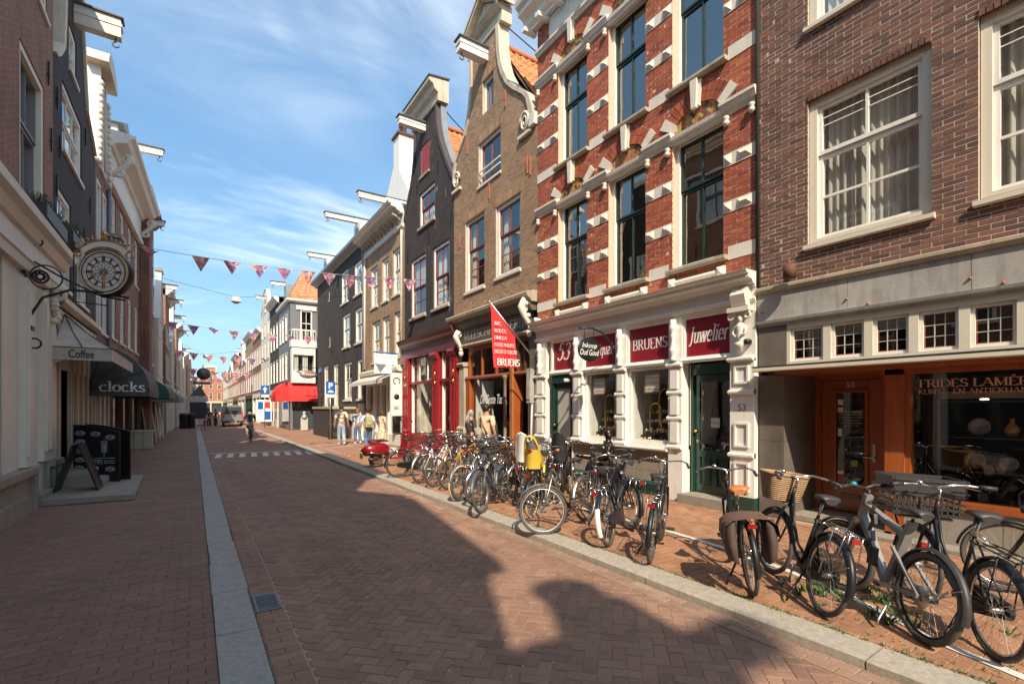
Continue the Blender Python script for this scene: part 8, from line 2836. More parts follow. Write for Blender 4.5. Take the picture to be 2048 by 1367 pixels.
 if 'basket' in extra or 'wire' in extra:
  b = MB()
  wk = 'basket' in extra
  lv = 13 if wk else 8
  for i in range(lv + 1):
   k = i / lv
   hx, hy = .12 + .05 * k, .16 + .05 * k
   pts = []
   for a in range(24):
    t = 2 * PI * a / 24
    cx_, cy_ = math.cos(t), math.sin(t)
    e = .5
    off = .006 * math.sin(a * PI + i * PI) if wk else 0
    pts.append((1.05 + (hx + off) * math.copysign(abs(cx_) ** e, cx_), (hy + off) * math.copysign(abs(cy_) ** e, cy_), .82 + .27 * k))
   b.tube(pts, (.0105 if i < lv else .018) if wk else .003, 5, False, True)
  for a in range(24):
   t = 2 * PI * a / 24
   cx_, cy_ = math.copysign(abs(math.cos(t)) ** .5, math.cos(t)), math.copysign(abs(math.sin(t)) ** .5, math.sin(t))
   b.tube([(1.05 + .12 * cx_, .16 * cy_, .815), (1.05 + .172 * cx_, .212 * cy_, 1.10)], .007 if wk else .003, 4)
  b.box(.95, 1.15, -.14, .14, .81, .82)
  part('basket', b.mesh('basket', P('wicker', (.34, .22, .12), .75, var=.3, scale=20) if wk else M_steel_dk), T, MS)
 if 'crate' in extra:
  b = MB()
  x0, x1, y0, y1, z0, z1 = .98, 1.36, -.28, .28, .82, 1.14
  for q in ((x0, x1, y0, y0 + .015), (x0, x1, y1 - .015, y1), (x0, x0 + .015, y0, y1), (x1 - .015, x1, y0, y1)):
   b.box(*q, z0 + .16, z1)
   for zz in (z0, z0 + .05, z0 + .10):
    b.box(*q, zz, zz + .018)
  for q in ((x0 - .012, x1 + .012, y0 - .012, y0 + .012), (x0 - .012, x1 + .012, y1 - .012, y1 + .012), (x0 - .012, x0 + .012, y0, y1), (x1 - .012, x1 + .012, y0, y1)):
   b.box(*q, z1 - .02, z1 + .012)
   b.box(*q, z1 - .12, z1 - .10)
  for i in range(12):
   yy = y0 + .04 + i * .043
   b.box(x0, x0 + .016, yy, yy + .012, z0, z0 + .16)
   b.box(x1 - .016, x1, yy, yy + .012, z0, z0 + .16)
  b.box(x0, x1, y0, y1, z0 - .01, z0 + .004)
  b.box(1.0, 1.3, -.2, .2, .78, .80)
  for s_ in (-1, 1):
   b.tube([(1.25, s_ * .15, .79), FA + V((.02, s_ * .07, 0))], .008, 5)
  part('crate', b.mesh('crate', M_blackp), T)
 for e in extra:
  if e.startswith('child'):
   m_ = {'childyellow': P('yellow_plastic', (.70, .48, .06), .45, var=.1), 'childwhite': P('white_plastic', (.72, .70, .66), .4), 'childblack': M_blackp}[e]
   b = MB()
   n, rows = 8, []
   for i in range(9):
    k = i / 8
    w_ = .135 - .05 * k * k
    xx, zz = -.16 - .16 * k ** 1.5, .82 + .50 * k
    rows.append([V((xx + .12 * (abs(j / n - .5) * 2) ** 2 * (1 - .4 * k), (j / n - .5) * 2 * w_, zz)) for j in range(n + 1)])
   cut_ = 5 if e == 'childyellow' else 8
   vs = [p for r_ in rows for p in r_]
   vs2 = [p + V((-.015, 0, 0)) for p in vs]
   fs = [(i * 9 + j, i * 9 + j + 1, (i + 1) * 9 + j + 1, (i + 1) * 9 + j) for i in range(cut_) for j in range(n)]
   b.add(vs, fs, True)
   b.add(vs2, fs, True)
   b.tube([rows[0][0], rows[2][0], rows[4][0], rows[6][0], rows[8][1], rows[8][4] + V((0, 0, .03)), rows[8][7], rows[6][8], rows[4][8], rows[2][8], rows[0][8]], .020, 8)
   b.add([rows[0][0], rows[0][8], V((.16, .14, .84)), V((.16, -.14, .84))], [(0, 1, 2, 3)])
   for s_ in (-1, 1):
    b.add([V((-.05, s_ * .15, .84)), V((.16, s_ * .14, .84)), V((.16, s_ * .13, .95)), V((-.12, s_ * .15, 1.08))], [(0, 1, 2, 3)])
    b.tube([V((.1, s_ * .14, .86)), V((.16, s_ * .13, .5))], .022, 6)
   cs = part('child_seat', b.mesh('child_seat', m_), T)
   if e == 'childyellow':
    b = MB()
    b.add([rows[i][j] + V((.02, 0, 0)) for i in range(4, 9) for j in range(1, 8)], [(i * 7 + j, i * 7 + j + 1, (i + 1) * 7 + j + 1, (i + 1) * 7 + j) for i in range(3) for j in range(6)], True)
    part('cushion', b.mesh('cushion', M_grey_paint), cs)
    part('reflector', MB().ball(rows[5][4] + V((-.03, 0, .0)), (.012, .05, .022), 8, 5).mesh('reflector', _cache['red']), cs)
    b = MB()
    for i in range(1, 5):
     for j in range(1, 8):
      p = rows[i][j] + V((-.018, 0, .03))
      b.lathe(p, [(.001, 0), (.006, 0)], 6, Matrix(((0, 0, -1), (0, 1, 0), (1, 0, 0))))
    part('vent_holes', b.mesh('vent_holes', M_dark), cs)
 if moof:
  b = MB()
  for k in range(6):
   p = V((.66 - .02 * (k % 2), .05, .92 - k * .075))
   b.bar(p, p + V((.03 * (-1) ** k, 0, -.085)), .012, .03, (0, 1, 0))
  b.box(.55, .66, .035, .06, .40, .56)
  part('folding_lock', b.mesh('folding_lock', M_steel_dk), T)
  part('disc', MB().lathe(RA + V((0, .05, 0)), [(.03, 0), (.085, 0), (.085, .003), (.03, .003)], 20, YX).mesh('disc', M_alu), T)
  part('rear_light', MB().box(.10, .13, -.02, .02, .68, .74).mesh('rear_light', _cache['red']), T)
 return T
GREY = P('matt_grey_frame', (.25, .245, .23), .45, .2, var=.06)
BLUEG = P('blue_grey_frame', (.10, .12, .15), .4, .3)
DKBL = P('dark_blue_frame', (.015, .02, .035), .3, .2)
YEL = P('yellow_frame', (.42, .25, .03), .4)
ORA = P('orange_frame', (.36, .13, .03), .4)
SIL = P('silver_frame', (.46, .46, .45), .35, .6)
WHT = P('white_frame', (.68, .67, .64), .4)
BRN = P('brown_leather', (.22, .075, .035), .5, var=.2)
TANL = P('tan_leather', (.45, .16, .045), .45, var=.15)
bike('black bicycle with a tan leather saddle and brown panniers over its rear wheel', 4.49, 2.62, 42, -5, -14, 'city', M_black_m, None, M_alu, None, TANL, 'sweep', ('panniers', 'blackrack'))
bike('black step through bicycle with a wicker front basket', 4.56, 2.04, 50, 9, 8, 'oma', M_black_m, None, M_chrome, None, None, 'sweep', ('basket',))
bike('matt grey bicycle with thick straight tubes and a folding lock', 4.66, 1.37, 51, 7, 20, 'moof', GREY, None, M_black_m, M_blackp, None, 'flat', ('bluebell', 'alufork'))
bike('black bicycle with a large black crate on its front carrier', 4.80, 1.00, 40, 3, 6, 'oma', M_black_m, None, M_chrome, None, None, 'flat', ('crate', 'blackrack'))
bike('black upright bicycle whose chrome handlebar rises at the right edge', 6.35, .25, 74, 4, 30, 'oma', M_black_m, None, M_chrome, None, None, 'sweep', ())
bike('old black bicycle with high handlebar standing apart before the show window', 4.42, 3.80, 33, 4, 0, 'oma', M_black_m, None, M_alu, None, None, 'sweep', ())
bike('black bicycle with a white painted tail on the rear mudguard', 4.52, 4.55, 29, -8, -10, 'opa', DKBL, None, M_alu, None, None, 'sweep', ('whitepatch', 'case'))
bike('grey brown city bicycle turned with its front wheel to the kerb', 5.20, 5.75, 197, 5, -48, 'city', P('bronze_frame', (.10, .075, .055), .35, .4), None, M_alu, M_alu, None, 'flat', ('alufork', 'orangegrip'))
bike('bicycle with cream tyres and a yellow child seat on the rack', 4.60, 6.42, 36, 3, 0, 'city', M_black_m, M_tan_tyre, M_black_m, None, None, 'sweep', ('childyellow', 'blackrack'))
bike('black bicycle with a white child seat beside the yellow one', 5.0, 7.3, 38, 4, 0, 'oma', M_black_m, None, M_alu, None, None, 'sweep', ('childwhite', 'wire'))
bike('black bicycle with a black child seat near the green door', 5.75, 7.15, 40, 2, 10, 'oma', M_black_m, None, M_alu, None, None, 'sweep', ('childblack',))
bike('dark blue grey bicycle with its narrow front wheel on the kerb', 4.95, 7.78, 217, 6, 0, 'opa', BLUEG, None, M_alu, None, None, 'flat', ('blackbar', 'fat'))
bike('bicycle with a shiny silver rear mudguard', 4.33, 7.72, 14, 4, 0, 'city', M_black_m, None, M_alu, M_chrome, None, 'sweep', ())
bike('black bicycle with one cream tyre pair and a brown saddle', 4.27, 8.35, 24, 4, 10, 'opa', M_black_m, M_tan_tyre, M_alu, False, BRN, 'flat', ('norack',))
bike('bicycle with a yellow frame and black tyres', 4.66, 9.6, 22, 3, 0, 'opa', YEL, None, M_alu, False, None, 'flat', ('norack',))
bike('bicycle with an orange frame and a white rear stay', 4.55, 10.1, 22, 4, 0, 'opa', ORA, None, M_alu, False, None, 'flat', ())
bike('silver white bicycle between the orange and the black roadster', 4.5, 10.75, 24, 4, 12, 'city', WHT, None, M_alu, M_alu, None, 'sweep', ())
bike('dark roadster bicycle with a full chain case at the end of the row', 4.36, 11.95, 4, 6, 0, 'opa', M_black_m, None, M_black_m, None, None, 'sweep', ('case', 'nofront'))
bike('black bicycle in the second row behind the brown saddle', 5.4, 9.0, 42, 4, 10, 'oma', M_black_m, None, M_alu, None, None, 'sweep', ())
bike('silver bicycle in the second row before the red shopfront', 5.3, 11.2, 35, 4, -10, 'city', SIL, None, M_alu, None, None, 'sweep', ())
bike('dark red bicycle in the second row beside the scooter', 5.4, 12.7, 30, 5, 0, 'oma', P('dark_red_frame', (.30, .02, .025), .35), None, M_alu, None, None, 'sweep', ())
bike('black electric bicycle with a thick down tube before the jeweller', 5.35, 5.0, 68, 4, 0, 'city', M_black_m, None, M_black_m, None, None, 'flat', ('fat', 'blackbar'))
bike('black mother bicycle behind the yellow framed one', 5.5, 10.0, 38, 4, 15, 'oma', DKBL, None, M_alu, None, None, 'sweep', ('wire',))
# more of the same in the tangle behind
for src, x_, y_, a_, lab in (('old black bicycle', 5.15, 7.0, 30, 'black bicycle wedged between the two child seats'), ('silver bicycle in the second', 5.15, 9.4, 48, 'silver bicycle jammed in behind the yellow frame'), ('black bicycle in the second row', 5.2, 8.2, 28, 'black bicycle behind the silver mudguard'),
        ('dark blue grey', 5.3, 8.75, 205, 'blue grey bicycle turned to the kerb in the second row'), ('black mother', 5.1, 11.6, 20, 'dark blue bicycle in the second row before the red pilaster'), ('black electric', 5.75, 6.2, 55, 'black bicycle nearest the statue drum')):
 o = [q for q in C.objects if str(q.get('label', '')).startswith(src)][0]
 n_ = copy_tree(o)
 n_.location = (x_, y_, .08)
 n_.rotation_euler = (R(rnd.uniform(2, 8)), 0, R(a_))
 n_['label'] = lab
# red motor scooter
sc = thing('motor_scooter', 'glossy red motor scooter with chrome trim parked at the end of the bicycle row', 'scooter', (4.55, 14.35, .08), (R(4), 0, R(8)))
V = Vector
RED = P('scooter_red', (.24, .008, .014), .2, var=.06, coat=.6)
b = MB()
n = 12
sec = [(-.42, .03, .52, .10), (-.36, .14, .52, .16), (-.15, .21, .55, .20), (.10, .20, .56, .19), (.30, .13, .52, .18), (.42, .08, .42, .16)]
vs = []
for x, w_, zc_, h_ in sec:
 for k in range(n):
  a = 2 * PI * k / n
  vs.append((x, w_ * math.cos(a), zc_ + h_ * math.sin(a)))
b.add(vs, [(i * n + k, i * n + (k + 1) % n, (i + 1) * n + (k + 1) % n, (i + 1) * n + k) for i in range(len(sec) - 1) for k in range(n)], True)
b.add(vs[:n], [tuple(range(n))])
b.hexa([V(q) for q in ((.3, -.14, .24), (.85, -.15, .24), (.85, .15, .24), (.3, .14, .24), (.3, -.13, .30), (.85, -.14, .30), (.85, .14, .30), (.3, .13, .30))])
b.hexa([V(q) for q in ((.80, -.20, .28), (.90, -.12, .28), (.90, .12, .28), (.80, .20, .28), (.97, -.15, .92), (1.03, -.08, .95), (1.03, .08, .95), (.97, .15, .92))])
b.tube([(1.0, 0, .85), (.96, 0, 1.0)], .07, 8)
b.ball((.97, 0, 1.06), (.13, .12, .07), 12, 8)
part('body', b.mesh('body', RED), sc)
part('mudguard', guard(20, 170, .26, .08, (1.12, 0, .23)).mesh('mudguard', RED), sc)
for x in (0, 1.12):
 b = MB().ring((x, 0, .225), .175, .05, YX, 24, 8)
 w_ = part('wheel', b.mesh('wheel', M_rubber), sc)
 part('rim', MB().lathe((x, 0, .225), [(.001, -.05), (.10, -.05), (.14, -.03), (.14, .03), (.10, .05), (.001, .05)], 16, YX).mesh('rim', M_alu), w_)
b = MB()
for s_ in (-1, 1):
 b.tube([(.97, 0, 1.08), (.95, s_ * .2, 1.12), (.90, s_ * .32, 1.10)], .014, 6)
 b.tube([(.95, s_ * .2, 1.12), (.98, s_ * .30, 1.36)], .006, 5)
 b.ball((.98, s_ * .31, 1.40), (.02, .07, .05), 10, 6)
 b.tube([(-.40, s_ * .1, .46), (-.15, s_ * .225, .48), (.3, s_ * .15, .46)], .012, 6)
part('chrome_trim', b.mesh('chrome_trim', M_chrome), sc)
b = saddle_mesh(M_wood_dk, 1.5).xf(Matrix.Translation((.05, 0, .79)) @ Matrix.Diagonal((2.2, 1, 1.3, 1)))
part('seat', b.mesh('seat', P('dark_red_seat', (.10, .02, .02), .5)), sc)
part('rear_light', MB().box(-.45, -.41, -.05, .05, .50, .58).mesh('rear_light', _cache['red']), sc)
part('number_plate', MB().box(-.47, -.455, -.09, .09, .30, .44).mesh('number_plate', P('yellow_plate', (.7, .5, .05))), sc)
part('indicator', MB().ball((-.40, .15, .50), .03, 8, 5).mesh('indicator', ORA), sc)
b = MB().tube([(0, -.12, .26), (-.3, -.15, .28)], .04, 8)
part('exhaust', b.mesh('exhaust', M_steel_dk), sc)
# ------------------------------------------------------------------ people
def release(o, T, label, cat):
 """a thing somebody carries stands on its own"""
 o.parent = None
 o.location = T.location
 o.rotation_euler = T.rotation_euler
 tag(o, label, cat)
_skins = []
def skin(name, verts, edges, radii, m, parent, root=0, lv=2):
 """one continuous surface grown round a skeleton; collected now, evaluated together below"""
 me = bpy.data.meshes.new(name)
 me.from_pydata([Vector(v) for v in verts], edges, [])
 o = bpy.data.objects.new(name, me)
 C.objects.link(o)
 md = o.modifiers.new('skin', 'SKIN')
 md.use_smooth_shade = True
 for i, r_ in enumerate(radii):
  d = me.skin_vertices[0].data[i]
  d.radius = r_ if isinstance(r_, tuple) else (r_, r_)
  d.use_root = i == root
 sb = o.modifiers.new('sub', 'SUBSURF')
 sb.levels = sb.render_levels = lv
 o.parent = parent
 LOC[o.name] = Vector((0, 0, 0))
 _skins.append((o, m))
 return o
SKINM = P('skin', (.42, .235, .155), .55, var=.06)
M_jeans = P('blue_denim', (.09, .15, .24), .85, var=.25, scale=8)
M_jeansl = P('pale_denim', (.30, .38, .45), .85, var=.2, scale=8)
REST = dict(le=(-.04, .27, 1.17), lw=(.03, .29, .93), re=(-.04, -.27, 1.17), rw=(.03, -.29, .93), lk=(.02, .10, .50), la=(-.02, .10, .085), rk=(.02, -.10, .50), ra=(-.02, -.10, .085))
def person(label, x, y, z, ang, H, top, bottom, hairm, pose=None, sleeve='short', legs='long', hair='short', shoe=None, pel=(0, 0, .96), lean=0.0, cat='person', allm=None, name='person', wide=1.0):
 T = thing(name, label, cat, (x, y, z), (0, 0, R(ang)))
 k = H / 1.78
 p = dict(REST)
 p.update(pose or {})
 V = Vector
 px_ = pel[0]
 dz = pel[2] - .96
 up = lambda q: V((q[0] + px_ + lean * (q[2] - .96), q[1], q[2] + dz))
 J = dict(pel=V(pel), sp=up((0, 0, 1.12)), ch=up((.0, 0, 1.30)), nb=up((-.01, 0, 1.46)), nk=up((0, 0, 1.54)), hd=up((.02, 0, 1.62)), ht=up((.015, 0, 1.715)),
    ls=up((0, .185 * wide, 1.42)), rs=up((0, -.185 * wide, 1.42)), lh=V(pel) + V((0, .09, -.04)), rh=V(pel) + V((0, -.09, -.04)))
 for q in ('le', 'lw', 're', 'rw'):
  J[q] = up(p[q])
 for q in ('lk', 'la', 'rk', 'ra'):
  J[q] = V(p[q])
 for s_ in 'lr':
  w_, e_ = J[s_ + 'w'], J[s_ + 'e']
  d = (w_ - e_).normalized()
  J[s_ + 'm'] = w_ + d * .06
  side = V((1, 0, 0)) - d * d.x
  side = side.normalized() if side.length > .1 else V((0, 1, 0))
  for i in range(4):
   b0 = w_ + d * .095 + side * (.028 - .019 * i)
   J['%sf%d' % (s_, i)] = b0
   J['%sg%d' % (s_, i)] = b0 + d * (.065, .08, .075, .055)[i] * .7 + V((.0, -.012 if s_ == 'l' else .012, 0))
  J[s_ + 't'] = w_ + d * .045 + side * .045
  J[s_ + 'u'] = w_ + d * .085 + side * .058
  a = J[s_ + 'a']
  kn = J[s_ + 'k']
  fw = V((1, 0, 0)) if abs((a - kn).normalized().z) > .5 else V((0, 0, 1))
  J[s_ + 'o'] = a + fw * .14 - V((0, 0, .045))
  J[s_ + 'c'] = a - fw * .045 - V((0, 0, .04))
 names = list(J)
 idx = {n_: i for i, n_ in enumerate(names)}
 E_ = [('pel', 'sp'), ('sp', 'ch'), ('ch', 'nb'), ('nb', 'nk'), ('nk', 'hd'), ('hd', 'ht')]
 rad = dict(pel=(.14, .115), sp=(.125, .10), ch=(.15, .11), nb=.075, nk=.055, hd=(.078, .092), ht=(.066, .078))
 for s_ in 'lr':
  E_ += [('nb', s_ + 's'), (s_ + 's', s_ + 'e'), (s_ + 'e', s_ + 'w'), (s_ + 'w', s_ + 'm'), ('pel', s_ + 'h'), (s_ + 'h', s_ + 'k'), (s_ + 'k', s_ + 'a'), (s_ + 'a', s_ + 'o'), (s_ + 'a', s_ + 'c'), (s_ + 'm', s_ + 't'), (s_ + 't', s_ + 'u')]
  rad.update({s_ + 's': .062, s_ + 'e': .042, s_ + 'w': .028, s_ + 'm': (.034, .018), s_ + 'h': .095, s_ + 'k': .058, s_ + 'a': .040, s_ + 'o': .034, s_ + 'c': .034, s_ + 't': .012, s_ + 'u': .010})
  for i in range(4):
   E_ += [(s_ + 'm', '%sf%d' % (s_, i)), ('%sf%d' % (s_, i), '%sg%d' % (s_, i))]
   rad['%sf%d' % (s_, i)] = .0095
   rad['%sg%d' % (s_, i)] = .008
 sc = lambda r_: tuple(q * k for q in r_) if isinstance(r_, tuple) else r_ * k
 bm_ = allm or SKINM
 skin('body', [J[n_] * k for n_ in names], [(idx[a], idx[b_]) for a, b_ in E_], [sc(rad[n_]) for n_ in names], bm_, T)
 def garment(nm, ns, es, rs, m):
  skin(nm, [q * k for q in ns], es, [sc(r_) for r_ in rs], m, T)
 if top:
  end = .62 if sleeve == 'short' else .97
  ns = [J['pel'] + V((0, 0, .02)), J['sp'], J['ch'], J['nb'] + V((0, 0, .01))]
  es, rs = [(0, 1), (1, 2), (2, 3)], [(.165 * wide, .135), (.150 * wide, .125), (.170 * wide, .130), .078]
  for s_ in 'lr':
   b0 = len(ns)
   ns += [J[s_ + 's'], J[s_ + 's'].lerp(J[s_ + 'e'], .9 if sleeve == 'short' else 1)]
   es += [(3, b0), (b0, b0 + 1)]
   rs += [.075, .068]
   if sleeve == 'long':
    ns.append(J[s_ + 'e'].lerp(J[s_ + 'w'], .95))
    es.append((b0 + 1, b0 + 2))
    rs.append(.05)
  garment('shirt', ns, es, rs, top)
 if bottom and legs != 'dress':
  ns, es, rs = [J['pel'] + V((0, 0, .03)), J['pel'] - V((0, 0, .03))], [(0, 1)], [(.15 * wide, .125), (.15 * wide, .125)]
  for s_ in 'lr':
   b0 = len(ns)
   hip, kn, an = J[s_ + 'h'] - V((0, 0, .05)), J[s_ + 'k'], J[s_ + 'a']
   ns += [hip, kn if legs == 'long' else hip.lerp(kn, .8)]
   es += [(1, b0), (b0, b0 + 1)]
   rs += [.108, .085 if legs == 'long' else .10]
   if legs == 'long':
    ns.append(an + V((0, 0, .02)))
    es.append((b0 + 1, b0 + 2))
    rs.append(.078)
  garment('trousers' if legs == 'long' else 'shorts', ns, es, rs, bottom)
 if legs == 'dress':
  b = MB()
  b.lathe(J['pel'] * k - V((0, 0, .52 * k)), [(.27 * k, 0), (.24 * k, .2 * k), (.17 * k, .45 * k), (.145 * k, .62 * k), (.15 * k, .72 * k)], 16, Matrix.Diagonal((.8, 1.0, 1)).to_3x3())
  part('skirt', b.mesh('skirt', bottom), T)
 b = MB()
 for s_ in 'lr':
  a, o_ = J[s_ + 'a'] * k, J[s_ + 'o'] * k
  c_ = (a + o_) / 2 + V((0, 0, -.02))
  d = (o_ - a)
  mt = Matrix.Rotation(math.atan2(d.y, d.x), 3, 'Z')
  b.ball(c_ + V((-.01, 0, -.0)), (.145 * k, .05 * k, .052 * k), 10, 6, mt)
 part('shoes', b.mesh('shoes', shoe or allm or M_paper), T)
 hc_ = (J['hd'] * k + J['ht'] * k) / 2
 b = MB()
 b.ball(hc_ + V((-.018, 0, .02)) * k, (.108 * k, .092 * k, .112 * k), 14, 9)
 if hair in ('bob', 'long'):
  b.ball(hc_ + V((-.03, 0, -.05)) * k, (.095 * k, .105 * k, .12 * k), 12, 8)
 if hair == 'long':
  b.ball(hc_ + V((-.07, 0, -.16)) * k, (.06 * k, .085 * k, .16 * k), 12, 8)
 if hair == 'curly':
  for _ in range(26):
   a, e = rnd.uniform(0, 2 * PI), rnd.uniform(-.2, 1.4)
   b.ball(hc_ + V((-.02 + .10 * math.cos(a) * math.cos(e) - .02, .10 * math.sin(a) * math.cos(e), .02 + .11 * math.sin(e))) * k, .032 * k, 6, 4)
 if hair == 'scarf':
  b.ball(hc_ + V((-.11, 0, -.03)) * k, (.05 * k, .05 * k, .06 * k), 8, 6)
  for s_ in (-1, 1):
   b.tube([hc_ + V((-.13, s_ * .02, -.05)), hc_ + V((-.15, s_ * .04, -.2)), hc_ + V((-.13, s_ * .05, -.34))], [.03, .035, .01], 6)
 part('hair' if hair != 'scarf' else 'headscarf', b.mesh('hair', hairm), T)
 b = MB()
 for s_ in (-1, 1):
  b.ball(hc_ + V((.01, s_ * .084, -.03)) * k, (.022 * k, .012 * k, .032 * k), 8, 5)
 b.tube([hc_ + V((.092, 0, -.01)) * k, hc_ + V((.115, 0, -.045)) * k], [.008, .015], 6)
 b.ball(hc_ + V((.088, 0, -.085)) * k, (.012, .025, .008), 8, 5)
 part('face', b.mesh('face', bm_), T)
 b = MB()
 for s_ in (-1, 1):
  b.ball(hc_ + V((.088, s_ * .033, -.012)) * k, (.008, .012, .007), 8, 5)
 part('eyes', b.mesh('eyes', M_dark if not allm else allm), T)
 T['_k'] = k
 return T, J, k
BEIGE = P('peach_shirt', (.62, .43, .29), .85, var=.08)
CREAM = P('cream_tshirt', (.66, .58, .44), .85, var=.08)
PALEB = P('pale_blue_shirt', (.42, .54, .66), .85, var=.1)
H_DK, H_BR, H_AU = P('black_hair', (.012, .010, .009), .5, var=.3, scale=20), P('brown_hair', (.06, .028, .016), .5, var=.3, scale=20), P('auburn_hair', (.25, .10, .035), .5, var=.3, scale=20)
FLORAL = bpy.data.materials.new('floral_cloth')
FLORAL.use_nodes = True
t = NT(FLORAL.node_tree)
vo = t.n('ShaderNodeTexVoronoi', None, Vector=t.n('ShaderNodeTexCoord').outputs['Object'], Scale=26.0)
sp_ = t.n('ShaderNodeSeparateColor', None, Color=vo.outputs['Color'])
c = t.mix(t.ramp(sp_.outputs[0], .62, .66), (.60, .52, .34), (.35, .20, .06))
c = t.mix(t.ramp(sp_.outputs[1], .70, .74), c, (.62, .60, .52))
finish(t, c, .85)
STEP = dict(lk=(.10, .09, .50), la=(.14, .09, .09), rk=(.03, -.09, .49), ra=(-.24, -.09, .13))
T, J, k = person('man in a peach t-shirt and shorts looking into the bag shop window', 6.75, 11.55, .08, 20, 1.88, BEIGE, P('khaki_shorts', (.36, .27, .17), .85), H_DK, dict(le=(.06, .26, 1.18), lw=(.22, .16, 1.12)), legs='shorts', wide=1.1)
o_ = part('shoulder_bag', MB().tube([V((-.12, .12, 1.56)), V((-.17, -.02, 1.3)), V((-.14, -.2, 1.0))], .016, 6).box(-.2, -.06, -.32, -.2, .72, 1.0).mesh('shoulder_bag', P('brown_bag', (.10, .05, .03), .5)), T)
release(o_, T, 'brown shoulder bag hanging on the man in the peach t-shirt', 'bag')
T, J, k = person('woman in a dark shirt and a patterned headscarf at the bag shop window', 7.1, 13.1, .08, 10, 1.71, P('charcoal_shirt', (.035, .033, .033), .85), M_blackp, P('patterned_scarf', (.30, .28, .26), .8, var=.85, scale=9), dict(le=(.02, .24, 1.16), lw=(.18, .12, 1.08)), hair='scarf', wide=.98)
part('bag_strap', MB().tube([V((-.10, .1, 1.44)), V((-.15, -.02, 1.2)), V((-.12, -.17, .95))], .01, 6).mesh('bag_strap', M_blackp), T)
T, J, k = person('tall man in a cream t-shirt with a ring print and wide pale jeans', 5.92, 23.9, .08, 84, 1.90, CREAM, M_jeansl, H_BR, STEP, hair='curly')
part('shirt_print', MB().ring(V((-.155, 0, 1.38)), .10, .016, Matrix(((0, 0, -1), (0, 1, 0), (1, 0, 0))), 20, 5).mesh('shirt_print', H_BR), T)
release(part('bottle', MB().tube([V((-.02, .30, .60)), V((-.02, .30, .84)), V((-.02, .30, .90))], [.034, .034, .016], 8).mesh('bottle', M_blackp), T), T, 'dark bottle held by the tall man in pale jeans', 'bottle')
T, J, k = person('auburn haired woman in a pale blue top and blue jeans', 6.75, 24.1, .08, 88, 1.75, PALEB, M_jeans, H_AU, dict(STEP, le=(.1, .3, 1.18), lw=(.18, .12, 1.12)), sleeve='long', hair='bob', wide=.95)
T, J, k = person('person in a light blue t-shirt carrying a khaki backpack', 6.05, 20.1, .08, 84, 1.76, P('light_blue_tshirt', (.50, .60, .68), .85), M_jeans, H_DK, dict(lk=(.03, .09, .5), la=(-.20, .10, .12), rk=(.10, -.09, .5), ra=(.16, -.09, .09), rw=(.16, -.32, .98)))
b = MB()
b.hexa([Vector(q) for q in ((-.30, -.15, 1.0), (-.14, -.16, 1.0), (-.14, .16, 1.0), (-.30, .15, 1.0), (-.24, -.11, 1.42), (-.13, -.13, 1.44), (-.13, .13, 1.44), (-.24, .11, 1.42))])
b.ball((-.27, 0, 1.12), (.07, .13, .10), 10, 6)
b.tube([Vector((-.26, -.12, 1.25)), Vector((-.29, 0, 1.23)), Vector((-.26, .12, 1.25))], .012, 5)
for s_ in (-1, 1):
 b.tube([Vector((-.14, s_ * .10, 1.42)), Vector((.02, s_ * .12, 1.52)), Vector((.13, s_ * .12, 1.3)), Vector((-.1, s_ * .16, 1.05))], .018, 6)
release(part('backpack', b.mesh('backpack', P('khaki_cloth', (.34, .32, .16), .8)), T), T, 'khaki backpack worn over a light blue t-shirt', 'backpack')
person('brown haired woman in a floral dress facing the white shop', 7.0, 21.2, .08, 25, 1.66, FLORAL, FLORAL, H_BR, dict(le=(.08, .26, 1.16), lw=(.2, .2, 1.02)), legs='dress', hair='bob', wide=.95)
RIDE = dict(lk=(.36, .11, .86), la=(.25, .11, .46), rk=(.30, -.11, .66), ra=(.18, -.11, .19), le=(.20, .27, 1.16), lw=(.44, .27, 1.08), re=(.20, -.27, 1.16), rw=(.44, -.27, 1.08))
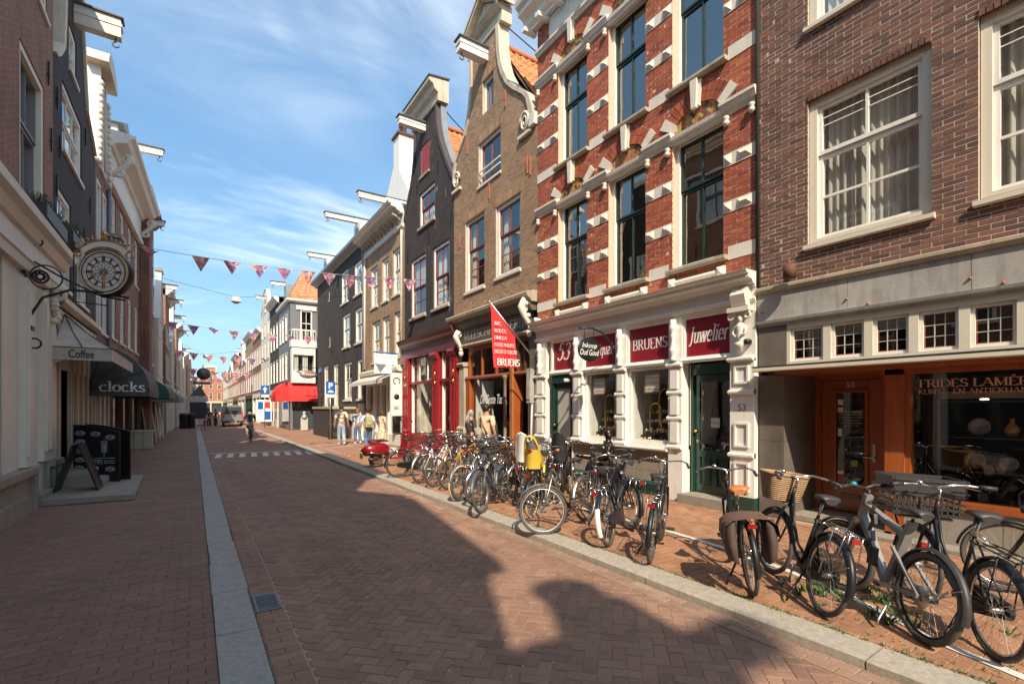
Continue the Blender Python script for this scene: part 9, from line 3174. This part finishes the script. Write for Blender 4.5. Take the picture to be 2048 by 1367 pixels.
bk = bike('bicycle being ridden away down the middle of the road', 2.54, 29.5, 90, 0, 0, 'oma', M_black_m, None, M_alu, None, None, 'flat', (), 0.0)
bk['group'] = 'bicycles on the road'
person('cyclist in a dark blue t-shirt riding away down the road', 2.54, 29.72, .0, 90, 1.78, P('navy_tshirt', (.035, .045, .07), .85), P('beige_trousers', (.30, .25, .18), .85), H_DK, RIDE, pel=(-.02, 0, 1.0), lean=.22, shoe=P('tan_shoe', (.3, .15, .06)), hair='curly')
person('dark dressed person standing by the roadworks trailer', 1.15, 52, .0, 100, 1.75, M_blackp, M_blackp, H_DK)
person('person in a dark red coat walking beyond the trailer', 1.7, 53.5, .0, 80, 1.72, P('maroon_coat', (.12, .02, .025), .8), M_blackp, H_BR, STEP, sleeve='long')
# bronze seated figure on its drum before the jeweller
dm = thing('statue', 'dark bronze statue of a seated child on a drum before the show window', 'statue', (7.2, 7.3, .08), (0, 0, 0))
part('drum', MB().lathe((0, 0, 0), [(.001, 0), (.36, 0), (.36, .05), (.33, .08), (.33, .50), (.36, .54), (.36, .60), (.001, .60)], 18).mesh('drum', M_bronze), dm)
T, J, k = person('x', 0, 0, .60, 150, 1.42, M_bronze, M_bronze, M_bronze, dict(lk=(.36, .13, .12), la=(.44, .14, -.30), rk=(.38, -.08, .20), ra=(.72, -.10, .22), le=(.12, .26, 1.12), lw=(.34, .16, 1.0), re=(-.02, -.27, 1.14), rw=(.22, -.22, .95)), sleeve='long', hair='bob', allm=M_bronze, pel=(0, 0, .10), name='figure')
for q in ('label', 'category', 'group'):
 if q in T:
  del T[q]
for ch in list(T.children):
 ch.parent = dm
 ch.matrix_local = Matrix.Translation((0, 0, .60)) @ Matrix.Rotation(R(150), 4, 'Z')
bpy.data.objects.remove(T)
bpy.context.view_layer.update()
dg_ = bpy.context.evaluated_depsgraph_get()
for o, m in _skins:
 me = bpy.data.meshes.new_from_object(o.evaluated_get(dg_))
 me.materials.clear()
 me.materials.append(m)
 o.modifiers.clear()
 o.data = me
